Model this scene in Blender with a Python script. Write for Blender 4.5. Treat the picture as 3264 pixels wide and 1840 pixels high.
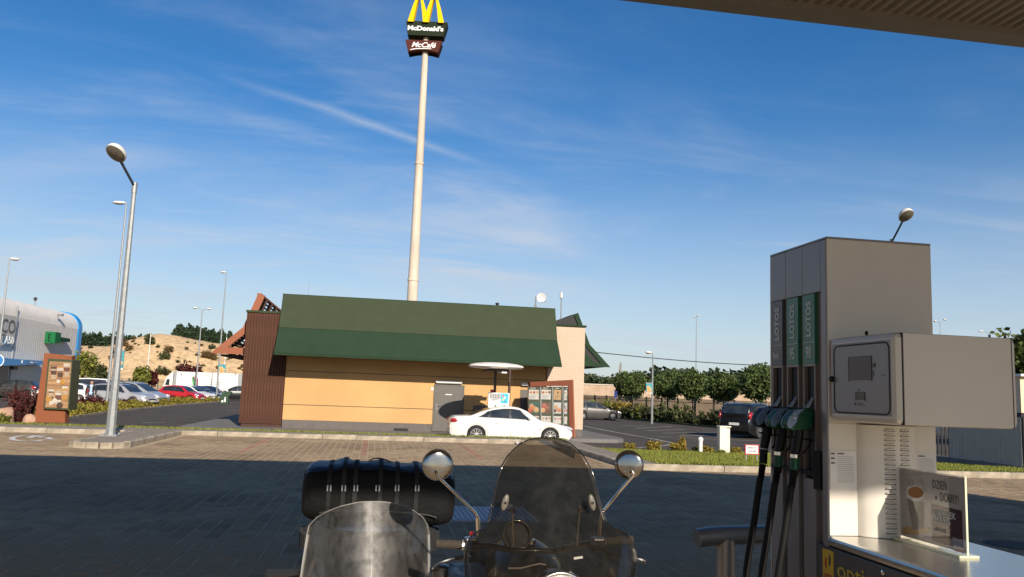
import bpy, bmesh, math, random
import numpy as np
from mathutils import Vector, Matrix, noise as mnoise
random.seed(11); RNG = np.random.default_rng(5)
for o in list(bpy.data.objects):
    bpy.data.objects.remove(o)
scene = bpy.context.scene
COL = scene.collection
R = math.radians

# ---------------------------------------------------------------- camera
FPX, PW, PH = 2600.0, 3264.0, 1840.0
YAW, PITCH, ROLL, CAMH = R(9.2), R(7.28), R(2.15), 1.5
fw = Vector((math.sin(YAW)*math.cos(PITCH), math.cos(YAW)*math.cos(PITCH), math.sin(PITCH)))
r0 = Vector((math.cos(YAW), -math.sin(YAW), 0)); u0 = r0.cross(fw)
rt = r0*math.cos(ROLL) + u0*math.sin(ROLL); up = -r0*math.sin(ROLL) + u0*math.cos(ROLL)
EYE = Vector((0, 0, CAMH))
cam = bpy.data.cameras.new('camera'); camo = bpy.data.objects.new('camera', cam); COL.objects.link(camo)
cam.sensor_width = 36.0; cam.lens = FPX/PW*36.0; cam.clip_start = 0.05; cam.clip_end = 3000
camo.matrix_world = Matrix(((rt.x, up.x, -fw.x, EYE.x), (rt.y, up.y, -fw.y, EYE.y), (rt.z, up.z, -fw.z, EYE.z), (0, 0, 0, 1)))
scene.camera = camo
def ray(px, py): return fw + rt*((px-PW/2)/FPX) - up*((py-PH/2)/FPX)
def A(px, py, Y):                       # the point seen at a pixel of the photograph at depth Y
    d = ray(px, py); return EYE + d*(Y/d.y)
def GZ(px, py, z=0.0):                  # ... on the level z
    d = ray(px, py); return EYE + d*((z-CAMH)/d.z)
def AX(px, py, X):                      # ... on the plane x = X
    d = ray(px, py); return EYE + d*(X/d.x)
def PROJ(p):
    d = Vector(p)-EYE; z = d.dot(fw); return PW/2+FPX*d.dot(rt)/z, PH/2-FPX*d.dot(up)/z

# ---------------------------------------------------------------- sun and sky
SUN_EL = R(26.5); HX, HY = -0.22, 0.975
hl = math.hypot(HX, HY); HX /= hl; HY /= hl
sdir = Vector((HX*math.cos(SUN_EL), HY*math.cos(SUN_EL), -math.sin(SUN_EL)))
sun = bpy.data.lights.new('sun', 'SUN'); sun.energy = 5.0; sun.angle = R(0.55); sun.color = (1.0, 0.905, 0.785)
suno = bpy.data.objects.new('sun', sun); COL.objects.link(suno)
suno.rotation_euler = sdir.to_track_quat('-Z', 'Y').to_euler(); suno.location = (20, -40, 40)
scene.view_settings.view_transform = 'Standard'; scene.view_settings.look = 'None'
scene.view_settings.exposure = 0.34; scene.view_settings.gamma = 1.0
scene.view_settings.use_curve_mapping = False

world = bpy.data.worlds.new('World'); scene.world = world; world.use_nodes = True
wn, wl = world.node_tree.nodes, world.node_tree.links
wn.clear()
def N(nodes, t, **kw):
    n = nodes.new(t)
    for k, v in kw.items(): setattr(n, k, v)
    return n
def wmath(op, a, b=None, c=None, clamp=False):
    n = wn.new('ShaderNodeMath'); n.operation = op; n.use_clamp = clamp
    for i, x in enumerate((a, b, c)):
        if x is None: continue
        if isinstance(x, (int, float)): n.inputs[i].default_value = x
        else: wl.new(x, n.inputs[i])
    return n.outputs[0]
wout = wn.new('ShaderNodeOutputWorld')
sky = N(wn, 'ShaderNodeTexSky', sky_type='NISHITA'); sky.sun_disc = False
sky.sun_elevation = SUN_EL; sky.sun_rotation = math.atan2(-HX, -HY)
sky.air_density = 1.0; sky.dust_density = 0.6; sky.ozone_density = 2.6; sky.altitude = 100
bg = wn.new('ShaderNodeBackground'); bg.inputs[1].default_value = 0.092
hsv = wn.new('ShaderNodeHueSaturation'); hsv.inputs['Saturation'].default_value = 1.36; hsv.inputs['Hue'].default_value = 0.5055
wl.new(sky.outputs[0], hsv.inputs['Color']); wl.new(hsv.outputs[0], bg.inputs[0])
tc = wn.new('ShaderNodeTexCoord'); sep = wn.new('ShaderNodeSeparateXYZ'); wl.new(tc.outputs['Generated'], sep.inputs[0])
zz = wmath('ADD', wmath('MAXIMUM', sep.outputs[2], 0.0), 0.12)
cu = wmath('DIVIDE', sep.outputs[0], zz); cv = wmath('DIVIDE', sep.outputs[1], zz)
comb = wn.new('ShaderNodeCombineXYZ'); wl.new(cu, comb.inputs[0]); wl.new(cv, comb.inputs[1])
def cirrus(rot, sc, nscale, lo, hi, detail=7, dist=0.6):
    mp = wn.new('ShaderNodeMapping'); mp.inputs['Rotation'].default_value = (0, 0, rot); mp.inputs['Scale'].default_value = sc
    wl.new(comb.outputs[0], mp.inputs[0])
    nz = wn.new('ShaderNodeTexNoise'); nz.inputs['Scale'].default_value = nscale; nz.inputs['Detail'].default_value = detail
    nz.inputs['Roughness'].default_value = 0.62; nz.inputs['Distortion'].default_value = dist
    wl.new(mp.outputs[0], nz.inputs['Vector'])
    mr = wn.new('ShaderNodeMapRange'); mr.inputs['From Min'].default_value = lo; mr.inputs['From Max'].default_value = hi
    mr.interpolation_type = 'SMOOTHSTEP'; wl.new(nz.outputs['Fac'], mr.inputs['Value'])
    return mr.outputs[0]
def cpt(px, py):
    d = ray(px, py).normalized(); return d.x/(max(d.z, 0)+0.12), d.y/(max(d.z, 0)+0.12)
c1 = cirrus(R(-24), (0.75, 1.7, 1), 1.8, 0.46, 0.84, 9, 1.6)
c2 = cirrus(R(16), (0.5, 1.3, 1), 0.8, 0.42, 0.80, 8, 1.2)
c3 = cirrus(R(60), (1, 1, 1), 0.45, 0.34, 0.64, 4, 0.4)
def streak(p0, p1, width, amp):         # a long thin cirrus streak lying in the cloud layer
    (ax, ay), (bx, by) = cpt(*p0), cpt(*p1)
    L = math.hypot(bx-ax, by-ay); ux, uy = (bx-ax)/L, (by-ay)/L
    dx = wmath('SUBTRACT', cu, ax); dy = wmath('SUBTRACT', cv, ay)
    t = wmath('DIVIDE', wmath('ADD', wmath('MULTIPLY', dx, ux), wmath('MULTIPLY', dy, uy)), L)
    q = wmath('SUBTRACT', wmath('MULTIPLY', dy, ux), wmath('MULTIPLY', dx, uy))
    nz = wn.new('ShaderNodeTexNoise'); nz.inputs['Scale'].default_value = 2.2; nz.inputs['Detail'].default_value = 6
    wl.new(comb.outputs[0], nz.inputs['Vector'])
    q = wmath('ADD', q, wmath('MULTIPLY', wmath('SUBTRACT', nz.outputs['Fac'], 0.5), width*1.6))
    g = wmath('SUBTRACT', 1.0, wmath('DIVIDE', wmath('ABSOLUTE', q), width), clamp=True)
    e = wmath('MULTIPLY', wmath('MULTIPLY', t, 2.2, clamp=True), wmath('MULTIPLY', wmath('SUBTRACT', 1.0, t), 3.0, clamp=True))
    return wmath('MULTIPLY', wmath('MULTIPLY', wmath('POWER', g, 1.5), e), amp)
s1 = streak((640, 215), (1580, 540), 0.042, 0.40)
low = N(wn, 'ShaderNodeMapRange', interpolation_type='SMOOTHSTEP')
low.inputs['From Min'].default_value = 0.62; low.inputs['From Max'].default_value = 0.02; wl.new(sep.outputs[2], low.inputs['Value'])
lowm = wmath('ADD', wmath('MULTIPLY', low.outputs[0], 0.85), 0.15)
cf = wmath('ADD', wmath('MULTIPLY', wmath('MULTIPLY', c1, c3), 0.26), wmath('MULTIPLY', wmath('MULTIPLY', c2, c3), 0.50))
cf = wmath('MULTIPLY', cf, wmath('ADD', wmath('MULTIPLY', lowm, 1.15), 0.12))
cf = wmath('ADD', cf, s1)
hz = N(wn, 'ShaderNodeMapRange', interpolation_type='SMOOTHSTEP')
hz.inputs['From Min'].default_value = 0.34; hz.inputs['From Max'].default_value = 0.0; hz.inputs['To Max'].default_value = 0.66
wl.new(sep.outputs[2], hz.inputs['Value'])
cf = wmath('ADD', cf, hz.outputs[0], clamp=True)
cbg = wn.new('ShaderNodeBackground'); cbg.inputs[0].default_value = (0.62, 0.69, 0.80, 1); cbg.inputs[1].default_value = 0.75
mx = wn.new('ShaderNodeMixShader'); wl.new(cf, mx.inputs[0]); wl.new(bg.outputs[0], mx.inputs[1]); wl.new(cbg.outputs[0], mx.inputs[2])
wl.new(mx.outputs[0], wout.inputs[0])

# ---------------------------------------------------------------- materials
MATS = {}
def M(name, col=(0.5, 0.5, 0.5), rough=0.6, metal=0.0, var=0.10, scale=6.0, bump=0.0, bscale=80.0, coat=0.0, spec=0.5, island=0.0, stretch=None, emit=0.0, streaks=0.0):
    if name in MATS: return MATS[name]
    m = bpy.data.materials.new(name); m.use_nodes = True; MATS[name] = m
    nt = m.node_tree; n, l = nt.nodes, nt.links
    b = n['Principled BSDF']; b.inputs['Roughness'].default_value = rough; b.inputs['Metallic'].default_value = metal
    b.inputs['Coat Weight'].default_value = coat; b.inputs['Coat Roughness'].default_value = 0.06; b.inputs['Specular IOR Level'].default_value = spec
    tcn = n.new('ShaderNodeTexCoord'); vec = tcn.outputs['Object']
    if stretch:
        mp = n.new('ShaderNodeMapping'); mp.inputs['Scale'].default_value = stretch; l.new(vec, mp.inputs[0]); vec = mp.outputs[0]
    nz = n.new('ShaderNodeTexNoise'); nz.inputs['Scale'].default_value = scale; nz.inputs['Detail'].default_value = 6; l.new(vec, nz.inputs['Vector'])
    cr = n.new('ShaderNodeValToRGB'); cr.color_ramp.elements[0].position = 0.3; cr.color_ramp.elements[1].position = 0.7
    cr.color_ramp.elements[0].color = tuple(c*(1-var) for c in col)+(1,); cr.color_ramp.elements[1].color = tuple(min(1, c*(1+var)) for c in col)+(1,)
    l.new(nz.outputs['Fac'], cr.inputs[0]); out = cr.outputs[0]
    if island:
        g = n.new('ShaderNodeNewGeometry'); mr = n.new('ShaderNodeMapRange'); mr.inputs['To Min'].default_value = 1-island; mr.inputs['To Max'].default_value = 1+island
        l.new(g.outputs['Random Per Island'], mr.inputs['Value'])
        mm = n.new('ShaderNodeVectorMath'); mm.operation = 'SCALE'; l.new(out, mm.inputs[0]); l.new(mr.outputs[0], mm.inputs['Scale']); out = mm.outputs[0]
    if streaks:                                  # irregular stains and wear patches
        ns = n.new('ShaderNodeTexNoise'); ns.inputs['Scale'].default_value = 0.55; ns.inputs['Detail'].default_value = 7; ns.inputs['Distortion'].default_value = 0.8; l.new(vec, ns.inputs['Vector'])
        ms = n.new('ShaderNodeMapRange'); ms.inputs['From Min'].default_value = 0.54; ms.inputs['From Max'].default_value = 0.70; ms.inputs['To Min'].default_value = 1.0; ms.inputs['To Max'].default_value = 1-streaks
        l.new(ns.outputs['Fac'], ms.inputs['Value']); mm2 = n.new('ShaderNodeVectorMath'); mm2.operation = 'SCALE'; l.new(out, mm2.inputs[0]); l.new(ms.outputs[0], mm2.inputs['Scale']); out = mm2.outputs[0]
    l.new(out, b.inputs['Base Color'])
    rr = n.new('ShaderNodeMapRange'); rr.inputs['To Min'].default_value = max(0.02, rough-0.08); rr.inputs['To Max'].default_value = min(1, rough+0.08)
    l.new(nz.outputs['Fac'], rr.inputs['Value']); l.new(rr.outputs[0], b.inputs['Roughness'])
    if bump:
        n2 = n.new('ShaderNodeTexNoise'); n2.inputs['Scale'].default_value = bscale; n2.inputs['Detail'].default_value = 5; l.new(vec, n2.inputs['Vector'])
        bp = n.new('ShaderNodeBump'); bp.inputs['Strength'].default_value = bump; bp.inputs['Distance'].default_value = 0.02
        l.new(n2.outputs['Fac'], bp.inputs['Height']); l.new(bp.outputs[0], b.inputs['Normal'])
    if emit:
        b.inputs['Emission Color'].default_value = col+(1,); b.inputs['Emission Strength'].default_value = emit
    return m
def leafmat(name, col, var=0.45, trans=0.25):
    if name in MATS: return MATS[name]
    m = bpy.data.materials.new(name); m.use_nodes = True; MATS[name] = m
    n, l = m.node_tree.nodes, m.node_tree.links
    b = n['Principled BSDF']; b.inputs['Roughness'].default_value = 0.65; b.inputs['Specular IOR Level'].default_value = 0.25
    g = n.new('ShaderNodeNewGeometry'); cr = n.new('ShaderNodeValToRGB')
    cr.color_ramp.elements[0].color = tuple(c*(1-var) for c in col)+(1,); cr.color_ramp.elements[1].color = tuple(min(1, c*(1+var)) for c in col)+(1,)
    l.new(g.outputs['Random Per Island'], cr.inputs[0]); l.new(cr.outputs[0], b.inputs['Base Color'])
    tr = n.new('ShaderNodeBsdfTranslucent'); l.new(cr.outputs[0], tr.inputs[0])
    mx = n.new('ShaderNodeMixShader'); mx.inputs[0].default_value = trans
    l.new(b.outputs[0], mx.inputs[1]); l.new(tr.outputs[0], mx.inputs[2]); l.new(mx.outputs[0], n['Material Output'].inputs[0])
    return m
def glassmat(name, tint, dirt, dirtcol=(0.5, 0.48, 0.45), rough=0.04, glossrough=0.25, gloss=0.06, scale=7.0):
    """sheet of tinted plastic or glass: clear transmission, a dusty scratched film and a reflection"""
    m = bpy.data.materials.new(name); m.use_nodes = True; MATS[name] = m
    n, l = m.node_tree.nodes, m.node_tree.links; n.remove(n['Principled BSDF'])
    tr = n.new('ShaderNodeBsdfTransparent'); tr.inputs[0].default_value = tint+(1,)
    df = n.new('ShaderNodeBsdfDiffuse'); df.inputs[0].default_value = dirtcol+(1,)
    gr = n.new('ShaderNodeBsdfGlossy'); gr.inputs['Roughness'].default_value = glossrough; gr.inputs[0].default_value = (0.9, 0.88, 0.85, 1)
    gs = n.new('ShaderNodeBsdfGlossy'); gs.inputs['Roughness'].default_value = rough
    tcn = n.new('ShaderNodeTexCoord'); nz = n.new('ShaderNodeTexNoise'); nz.inputs['Scale'].default_value = scale; nz.inputs['Detail'].default_value = 8; nz.inputs['Roughness'].default_value = 0.7
    l.new(tcn.outputs['Object'], nz.inputs['Vector'])
    mp = n.new('ShaderNodeMapping'); mp.inputs['Scale'].default_value = (38, 38, 22); l.new(tcn.outputs['Object'], mp.inputs[0])
    n2 = n.new('ShaderNodeTexNoise'); n2.inputs['Scale'].default_value = 1.0; n2.inputs['Detail'].default_value = 4; l.new(mp.outputs[0], n2.inputs['Vector'])
    ad = n.new('ShaderNodeMath'); ad.operation = 'MULTIPLY'; l.new(nz.outputs['Fac'], ad.inputs[0]); l.new(n2.outputs['Fac'], ad.inputs[1])
    mr = n.new('ShaderNodeMapRange'); mr.inputs['From Min'].default_value = 0.12; mr.inputs['From Max'].default_value = 0.42; mr.inputs['To Min'].default_value = dirt*0.45; mr.inputs['To Max'].default_value = dirt*1.7
    l.new(ad.outputs[0], mr.inputs['Value'])
    m1 = n.new('ShaderNodeMixShader'); l.new(mr.outputs[0], m1.inputs[0]); l.new(tr.outputs[0], m1.inputs[1])
    m0 = n.new('ShaderNodeMixShader'); m0.inputs[0].default_value = 0.5; l.new(df.outputs[0], m0.inputs[1]); l.new(gr.outputs[0], m0.inputs[2]); l.new(m0.outputs[0], m1.inputs[2])
    fr = n.new('ShaderNodeFresnel'); fr.inputs[0].default_value = 1.35
    fm = n.new('ShaderNodeMath'); fm.operation = 'MULTIPLY'; fm.inputs[1].default_value = gloss/0.06; fm.use_clamp = True; l.new(fr.outputs[0], fm.inputs[0])
    m2 = n.new('ShaderNodeMixShader'); l.new(fm.outputs[0], m2.inputs[0]); l.new(m1.outputs[0], m2.inputs[1]); l.new(gs.outputs[0], m2.inputs[2])
    l.new(m2.outputs[0], n['Material Output'].inputs[0])
    return m
def brickmat(name, c1, c2, cm, sx, sy, mortar=0.015, plane='xz', rough=0.8):
    m = bpy.data.materials.new(name); m.use_nodes = True; MATS[name] = m
    n, l = m.node_tree.nodes, m.node_tree.links; b = n['Principled BSDF']; b.inputs['Roughness'].default_value = rough
    tcn = n.new('ShaderNodeTexCoord'); sp = n.new('ShaderNodeSeparateXYZ'); l.new(tcn.outputs['Object'], sp.inputs[0]); cb = n.new('ShaderNodeCombineXYZ')
    l.new(sp.outputs['XYZ'.index(plane[0].upper())], cb.inputs[0]); l.new(sp.outputs['XYZ'.index(plane[1].upper())], cb.inputs[1])
    bt = n.new('ShaderNodeTexBrick'); bt.inputs['Color1'].default_value = c1+(1,); bt.inputs['Color2'].default_value = c2+(1,); bt.inputs['Mortar'].default_value = cm+(1,)
    bt.inputs['Scale'].default_value = 1.0; bt.inputs['Brick Width'].default_value = sx; bt.inputs['Row Height'].default_value = sy; bt.inputs['Mortar Size'].default_value = mortar
    l.new(cb.outputs[0], bt.inputs['Vector']); l.new(bt.outputs['Color'], b.inputs['Base Color'])
    bp = n.new('ShaderNodeBump'); bp.inputs['Strength'].default_value = 0.3; bp.inputs['Distance'].default_value = 0.01; bp.invert = True; l.new(bt.outputs['Fac'], bp.inputs['Height']); l.new(bp.outputs[0], b.inputs['Normal'])
    return m

# ---------------------------------------------------------------- mesh helpers
class MB:
    def __init__(s): s.v = []; s.f = []
    def add(s, vs, fs):
        n = len(s.v); s.v += [tuple(v) for v in vs]; s.f += [tuple(i+n for i in f) for f in fs]; return s
    BF = [(0, 3, 2, 1), (4, 5, 6, 7), (0, 1, 5, 4), (1, 2, 6, 5), (2, 3, 7, 6), (3, 0, 4, 7)]
    def box(s, x0, x1, y0, y1, z0, z1):
        return s.add([(x0, y0, z0), (x1, y0, z0), (x1, y1, z0), (x0, y1, z0), (x0, y0, z1), (x1, y0, z1), (x1, y1, z1), (x0, y1, z1)], MB.BF)
    def obox(s, c, size, rot=(0, 0, 0)):
        m = Matrix.Rotation(rot[2], 3, 'Z') @ Matrix.Rotation(rot[1], 3, 'Y') @ Matrix.Rotation(rot[0], 3, 'X'); c = Vector(c)
        a, b, d = [q/2 for q in size]
        return s.add([c+m@Vector(p) for p in ((-a, -b, -d), (a, -b, -d), (a, b, -d), (-a, b, -d), (-a, -b, d), (a, -b, d), (a, b, d), (-a, b, d))], MB.BF)
    def bar(s, p0, p1, w, h, upv=(0, 0, 1)):
        p0, p1 = Vector(p0), Vector(p1); d = (p1-p0).normalized(); sd = d.cross(Vector(upv))
        if sd.length < 1e-4: sd = Vector((1, 0, 0))
        sd.normalize(); u = sd.cross(d).normalized(); sd = sd*w/2; u = u*h/2
        return s.add([p0-sd-u, p0+sd-u, p1+sd-u, p1-sd-u, p0-sd+u, p0+sd+u, p1+sd+u, p1-sd+u], MB.BF)
    def tube(s, pts, r, n=8, caps=True):
        pts = [Vector(p) for p in pts]; k = len(pts); rs = r if isinstance(r, (list, tuple)) else [r]*k
        t0 = (pts[1]-pts[0]).normalized(); a = Vector((0, 0, 1)) if abs(t0.z) < 0.9 else Vector((1, 0, 0))
        nx = t0.cross(a).normalized(); vs, fs = [], []
        for i in range(k):
            t = (pts[min(i+1, k-1)]-pts[max(i-1, 0)]).normalized(); nx = (nx-t*nx.dot(t)).normalized(); ny = t.cross(nx)
            for j in range(n):
                q = 2*math.pi*j/n; vs.append(pts[i]+(nx*math.cos(q)+ny*math.sin(q))*rs[i])
        for i in range(k-1):
            for j in range(n): fs.append((i*n+j, i*n+(j+1) % n, (i+1)*n+(j+1) % n, (i+1)*n+j))
        if caps: fs += [tuple(range(n-1, -1, -1)), tuple((k-1)*n+j for j in range(n))]
        return s.add(vs, fs)
    def cyl(s, p0, p1, r0_, r1=None, n=14): return s.tube([p0, p1], [r0_, r0_ if r1 is None else r1], n)
    def lathe(s, prof, c, axis=(0, 0, 1), n=24):
        ax = Vector(axis).normalized(); a = Vector((0, 0, 1)) if abs(ax.z) < 0.9 else Vector((1, 0, 0)); ux = ax.cross(a).normalized(); uy = ax.cross(ux); c = Vector(c); vs, fs = [], []
        for (r, h) in prof:
            for j in range(n):
                q = 2*math.pi*j/n; vs.append(c+ax*h+(ux*math.cos(q)+uy*math.sin(q))*max(r, 1e-4))
        for i in range(len(prof)-1):
            for j in range(n): fs.append((i*n+j, i*n+(j+1) % n, (i+1)*n+(j+1) % n, (i+1)*n+j))
        fs += [tuple(range(n-1, -1, -1)), tuple((len(prof)-1)*n+j for j in range(n))]
        return s.add(vs, fs)
    def torus(s, c, axis, Rr, r, n=32, m=10):
        ax = Vector(axis).normalized(); a = Vector((0, 0, 1)) if abs(ax.z) < 0.9 else Vector((1, 0, 0)); ux = ax.cross(a).normalized(); uy = ax.cross(ux); c = Vector(c); vs, fs = [], []
        for i in range(n):
            q = 2*math.pi*i/n; d = ux*math.cos(q)+uy*math.sin(q)
            for j in range(m):
                w = 2*math.pi*j/m; vs.append(c+d*(Rr+r*math.cos(w))+ax*(r*math.sin(w)))
        for i in range(n):
            for j in range(m): fs.append((i*m+j, ((i+1) % n)*m+j, ((i+1) % n)*m+(j+1) % m, i*m+(j+1) % m))
        return s.add(vs, fs)
    def prism(s, poly, axis, a, b):
        k = len(poly); vs = []
        for t in (a, b):
            for (p, q) in poly: vs.append({'x': (t, p, q), 'y': (p, t, q), 'z': (p, q, t)}[axis])
        fs = [tuple(range(k-1, -1, -1)), tuple(range(k, 2*k))]+[(i, (i+1) % k, k+(i+1) % k, k+i) for i in range(k)]
        return s.add(vs, fs)
    def slab(s, pts, off):                    # planar outline in 3-D given thickness by an offset vector
        k = len(pts); off = Vector(off); vs = [Vector(p) for p in pts]; vs += [p+off for p in vs]
        return s.add(vs, [tuple(range(k-1, -1, -1)), tuple(range(k, 2*k))]+[(i, (i+1) % k, k+(i+1) % k, k+i) for i in range(k)])
    def ell(s, c, r, n=16, m=10, jit=0.0):
        c = Vector(c); vs = [c+Vector((0, 0, -r[2]))]; fs = []
        for i in range(1, m):
            w = -math.pi/2+math.pi*i/m
            for j in range(n):
                q = 2*math.pi*j/n; k = 1+jit*(random.random()-0.5); vs.append(c+Vector((r[0]*math.cos(w)*math.cos(q)*k, r[1]*math.cos(w)*math.sin(q)*k, r[2]*math.sin(w)*k)))
        vs.append(c+Vector((0, 0, r[2])))
        for j in range(n): fs.append((0, 1+(j+1) % n, 1+j))
        for i in range(m-2):
            for j in range(n): fs.append((1+i*n+j, 1+i*n+(j+1) % n, 1+(i+1)*n+(j+1) % n, 1+(i+1)*n+j))
        b = 1+(m-2)*n; t = len(vs)-1
        for j in range(n): fs.append((b+j, b+(j+1) % n, t))
        return s.add(vs, fs)
    def grid(s, fn, nu, nv):
        vs = [fn(i/nu, j/nv) for i in range(nu+1) for j in range(nv+1)]
        return s.add(vs, [(i*(nv+1)+j, (i+1)*(nv+1)+j, (i+1)*(nv+1)+j+1, i*(nv+1)+j+1) for i in range(nu) for j in range(nv)])
    def build(s, name, mat, parent=None, smooth=False, bevel=0.0, local=False, fix=True, solid=0.0):
        me = bpy.data.meshes.new(name); vs = s.v
        if parent is not None and not local:
            q = parent
            while q.parent: q = q.parent
            mi = q.matrix_basis.inverted(); vs = [mi @ Vector(v) for v in vs]
        me.from_pydata([tuple(v) for v in vs], [], s.f)
        if fix:
            b = bmesh.new(); b.from_mesh(me); bmesh.ops.recalc_face_normals(b, faces=b.faces); b.to_mesh(me); b.free()
        if smooth:
            me.polygons.foreach_set('use_smooth', [True]*len(me.polygons))
            me.set_sharp_from_angle(angle=R(smooth if smooth > 1 else 40))
        me.materials.append(mat); me.update()
        o = bpy.data.objects.new(name, me); COL.objects.link(o)
        if parent is not None: o.parent = parent
        if bevel:
            md = o.modifiers.new('bevel', 'BEVEL'); md.width = bevel; md.segments = 2; md.limit_method = 'ANGLE'; md.angle_limit = R(40)
        if solid:
            md = o.modifiers.new('solid', 'SOLIDIFY'); md.thickness = solid; md.offset = 0
        return o
def tag(o, label, cat, group=None):
    o['label'] = label; o['category'] = cat
    if group: o['group'] = group
    return o
def thing(name, label, cat, loc=(0, 0, 0), rz=0.0, group=None):
    o = bpy.data.objects.new(name, None); COL.objects.link(o); o.location = loc; o.rotation_euler = (0, 0, rz); o.empty_display_size = 0.2
    return tag(o, label, cat, group)
def struct(o, kind='structure'):
    o['kind'] = kind; return o
def copy_thing(root, loc, rz, label, scale=None):
    r = root.copy(); COL.objects.link(r); r.location = loc; r.rotation_euler = (0, 0, rz); r['label'] = label
    if scale: r.scale = scale
    for ch in root.children:
        c = ch.copy(); COL.objects.link(c); c.parent = r
        for g in ch.children:
            d = g.copy(); COL.objects.link(d); d.parent = c
    return r
def inst(src_mesh, name, parent, loc, mat=None):
    o = bpy.data.objects.new(name, src_mesh); COL.objects.link(o); o.parent = parent; o.location = loc; return o
def lettering(body, O, U, V, size, mat, parent, name='lettering', depth=0.002, bold=0.0, shear=0.0, xs=1.0, align='LEFT', space=1.0, lift=0.0015):
    cu_ = bpy.data.curves.new('txt', 'FONT'); cu_.body = body; cu_.size = 1.0; cu_.extrude = 0.0; cu_.offset = bold; cu_.shear = shear; cu_.align_x = align; cu_.space_character = space; cu_.resolution_u = 3
    to = bpy.data.objects.new('txt', cu_); COL.objects.link(to); bpy.context.view_layer.update()
    me = bpy.data.meshes.new_from_object(to.evaluated_get(bpy.context.evaluated_depsgraph_get())); bpy.data.objects.remove(to)
    U, V, O = Vector(U).normalized(), Vector(V).normalized(), Vector(O); Nn = U.cross(V)
    b = MB(); vs = [O+U*(v.co.x*size*xs)+V*(v.co.y*size)+Nn*lift for v in me.vertices]
    fs = [tuple(p.vertices) for p in me.polygons]; n = len(vs)
    ed = {}
    for f in fs:
        for i in range(len(f)):
            a, c = f[i], f[(i+1) % len(f)]; k = (min(a, c), max(a, c)); ed.setdefault(k, []).append((a, c))
    b.v = [tuple(v) for v in vs]+[tuple(v+Nn*depth) for v in vs]
    b.f = [tuple(i+n for i in f) for f in fs]+[(e[0][0], e[0][1], e[0][1]+n, e[0][0]+n) for e in ed.values() if len(e) == 1]
    bpy.data.meshes.remove(me)
    return b.build(name, mat, parent, fix=False)
def leaves(pts, size, aspect=1.6, flat=0.0, seed=0, jitter=0.5):
    """many leaf-sized faces, one bent quad pair per point"""
    g = np.random.default_rng(seed); n = len(pts); pts = np.asarray(pts, float)
    d = g.normal(size=(n, 3)); d[:, 2] *= (1-flat); d /= np.linalg.norm(d, axis=1)[:, None]+1e-9
    e = g.normal(size=(n, 3)); e -= d*(e*d).sum(1)[:, None]; e /= np.linalg.norm(e, axis=1)[:, None]+1e-9
    s = size*(1+jitter*(g.random(n)-0.5))[:, None]
    a = pts-d*s*aspect/2; b = pts+e*s/2; c = pts+d*s*aspect/2; f = pts-e*s/2
    v = np.stack([a, b, c, f], 1).reshape(-1, 3)
    mb = MB(); mb.v = [tuple(q) for q in v]; mb.f = [(4*i, 4*i+1, 4*i+2, 4*i+3) for i in range(n)]
    return mb
def clumped(n, rad, clumps, cr, seed, shell=0.6, center=(0, 0, 0)):
    """points in leaf clumps spread over an ellipsoid, more of them near its outside"""
    g = np.random.default_rng(seed); rad = np.array(rad)
    d = g.normal(size=(clumps, 3)); d /= np.linalg.norm(d, axis=1)[:, None]
    rr = shell+(1-shell)*g.random(clumps); cc = d*rr[:, None]*rad*(1-cr*0.5)
    k = g.integers(0, clumps, n); off = g.normal(size=(n, 3)); off /= np.linalg.norm(off, axis=1)[:, None]
    off *= (g.random(n)**0.45)[:, None]*cr*rad.mean()*(0.6+0.8*g.random(clumps))[k][:, None]
    return cc[k]+off+np.array(center)
# ================================================================ SETTING
G = -0.45                                # level of the restaurant's lanes and car parks
m_ground = M('dry_ground', (0.16, 0.13, 0.08), 0.95, var=0.35, scale=0.15, bump=0.5, bscale=6)
m_asph = M('asphalt', (0.080, 0.067, 0.055), 0.92, spec=0.2, streaks=0.22, var=0.16, scale=1.4, bump=0.35, bscale=90)
m_paint = M('road_paint', (0.42, 0.39, 0.34), 0.8, var=0.22, scale=9)
m_kerb = M('kerb_concrete', (0.33, 0.28, 0.21), 0.92, spec=0.15, var=0.34, scale=4.0, bump=0.4, bscale=60)
m_sand = M('joint_sand', (0.44, 0.33, 0.21), 0.95, spec=0.1, var=0.2, scale=3.0, bump=0.4, bscale=120)
m_pav = M('paver_concrete', (0.325, 0.235, 0.145), 0.92, spec=0.08, streaks=0.32, var=0.2, scale=0.4, bump=0.3, bscale=140, island=0.16)
m_pred = M('paver_red', (0.34, 0.12, 0.085), 0.88, var=0.2, scale=3, bump=0.3, bscale=140, island=0.12)
m_walk = brickmat('walk_pavers', (0.25, 0.207, 0.15), (0.20, 0.163, 0.12), (0.30, 0.25, 0.18), 0.2, 0.1, 0.006, 'xy', 0.9)
m_gravel = M('bed_gravel', (0.27, 0.21, 0.15), 0.95, var=0.5, scale=14, bump=0.8, bscale=25)
m_soil = M('verge_soil', (0.06, 0.068, 0.022), 0.95, var=0.4, scale=2, bump=0.6, bscale=20)

b = MB(); b.add([(-900, -300, -0.62), (900, -300, -0.62), (900, 1500, -0.62), (-900, 1500, -0.62)], [(0, 1, 2, 3)])
struct(b.build('ground', m_ground))
b = MB(); b.add([(-75, 24.9, G), (60, 24.9, G), (60, 108, G), (-75, 108, G)], [(0, 1, 2, 3)])
struct(b.build('parking_lot', m_asph))
# forecourt slab: the bedding sand the pavers lie in
b = MB(); b.box(-60, 60, -45, 16.75, -0.6, -0.004); b.box(-60, -6.45, 16.751, 23.5, -0.6, -0.004); b.box(-5.22, 5.32, 16.751, 24.2, -0.6, -0.004); b.box(-6.449, -5.221, 16.751, 19.3, -0.6, -0.0042)
forecourt = struct(b.build('forecourt', m_sand))
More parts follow.
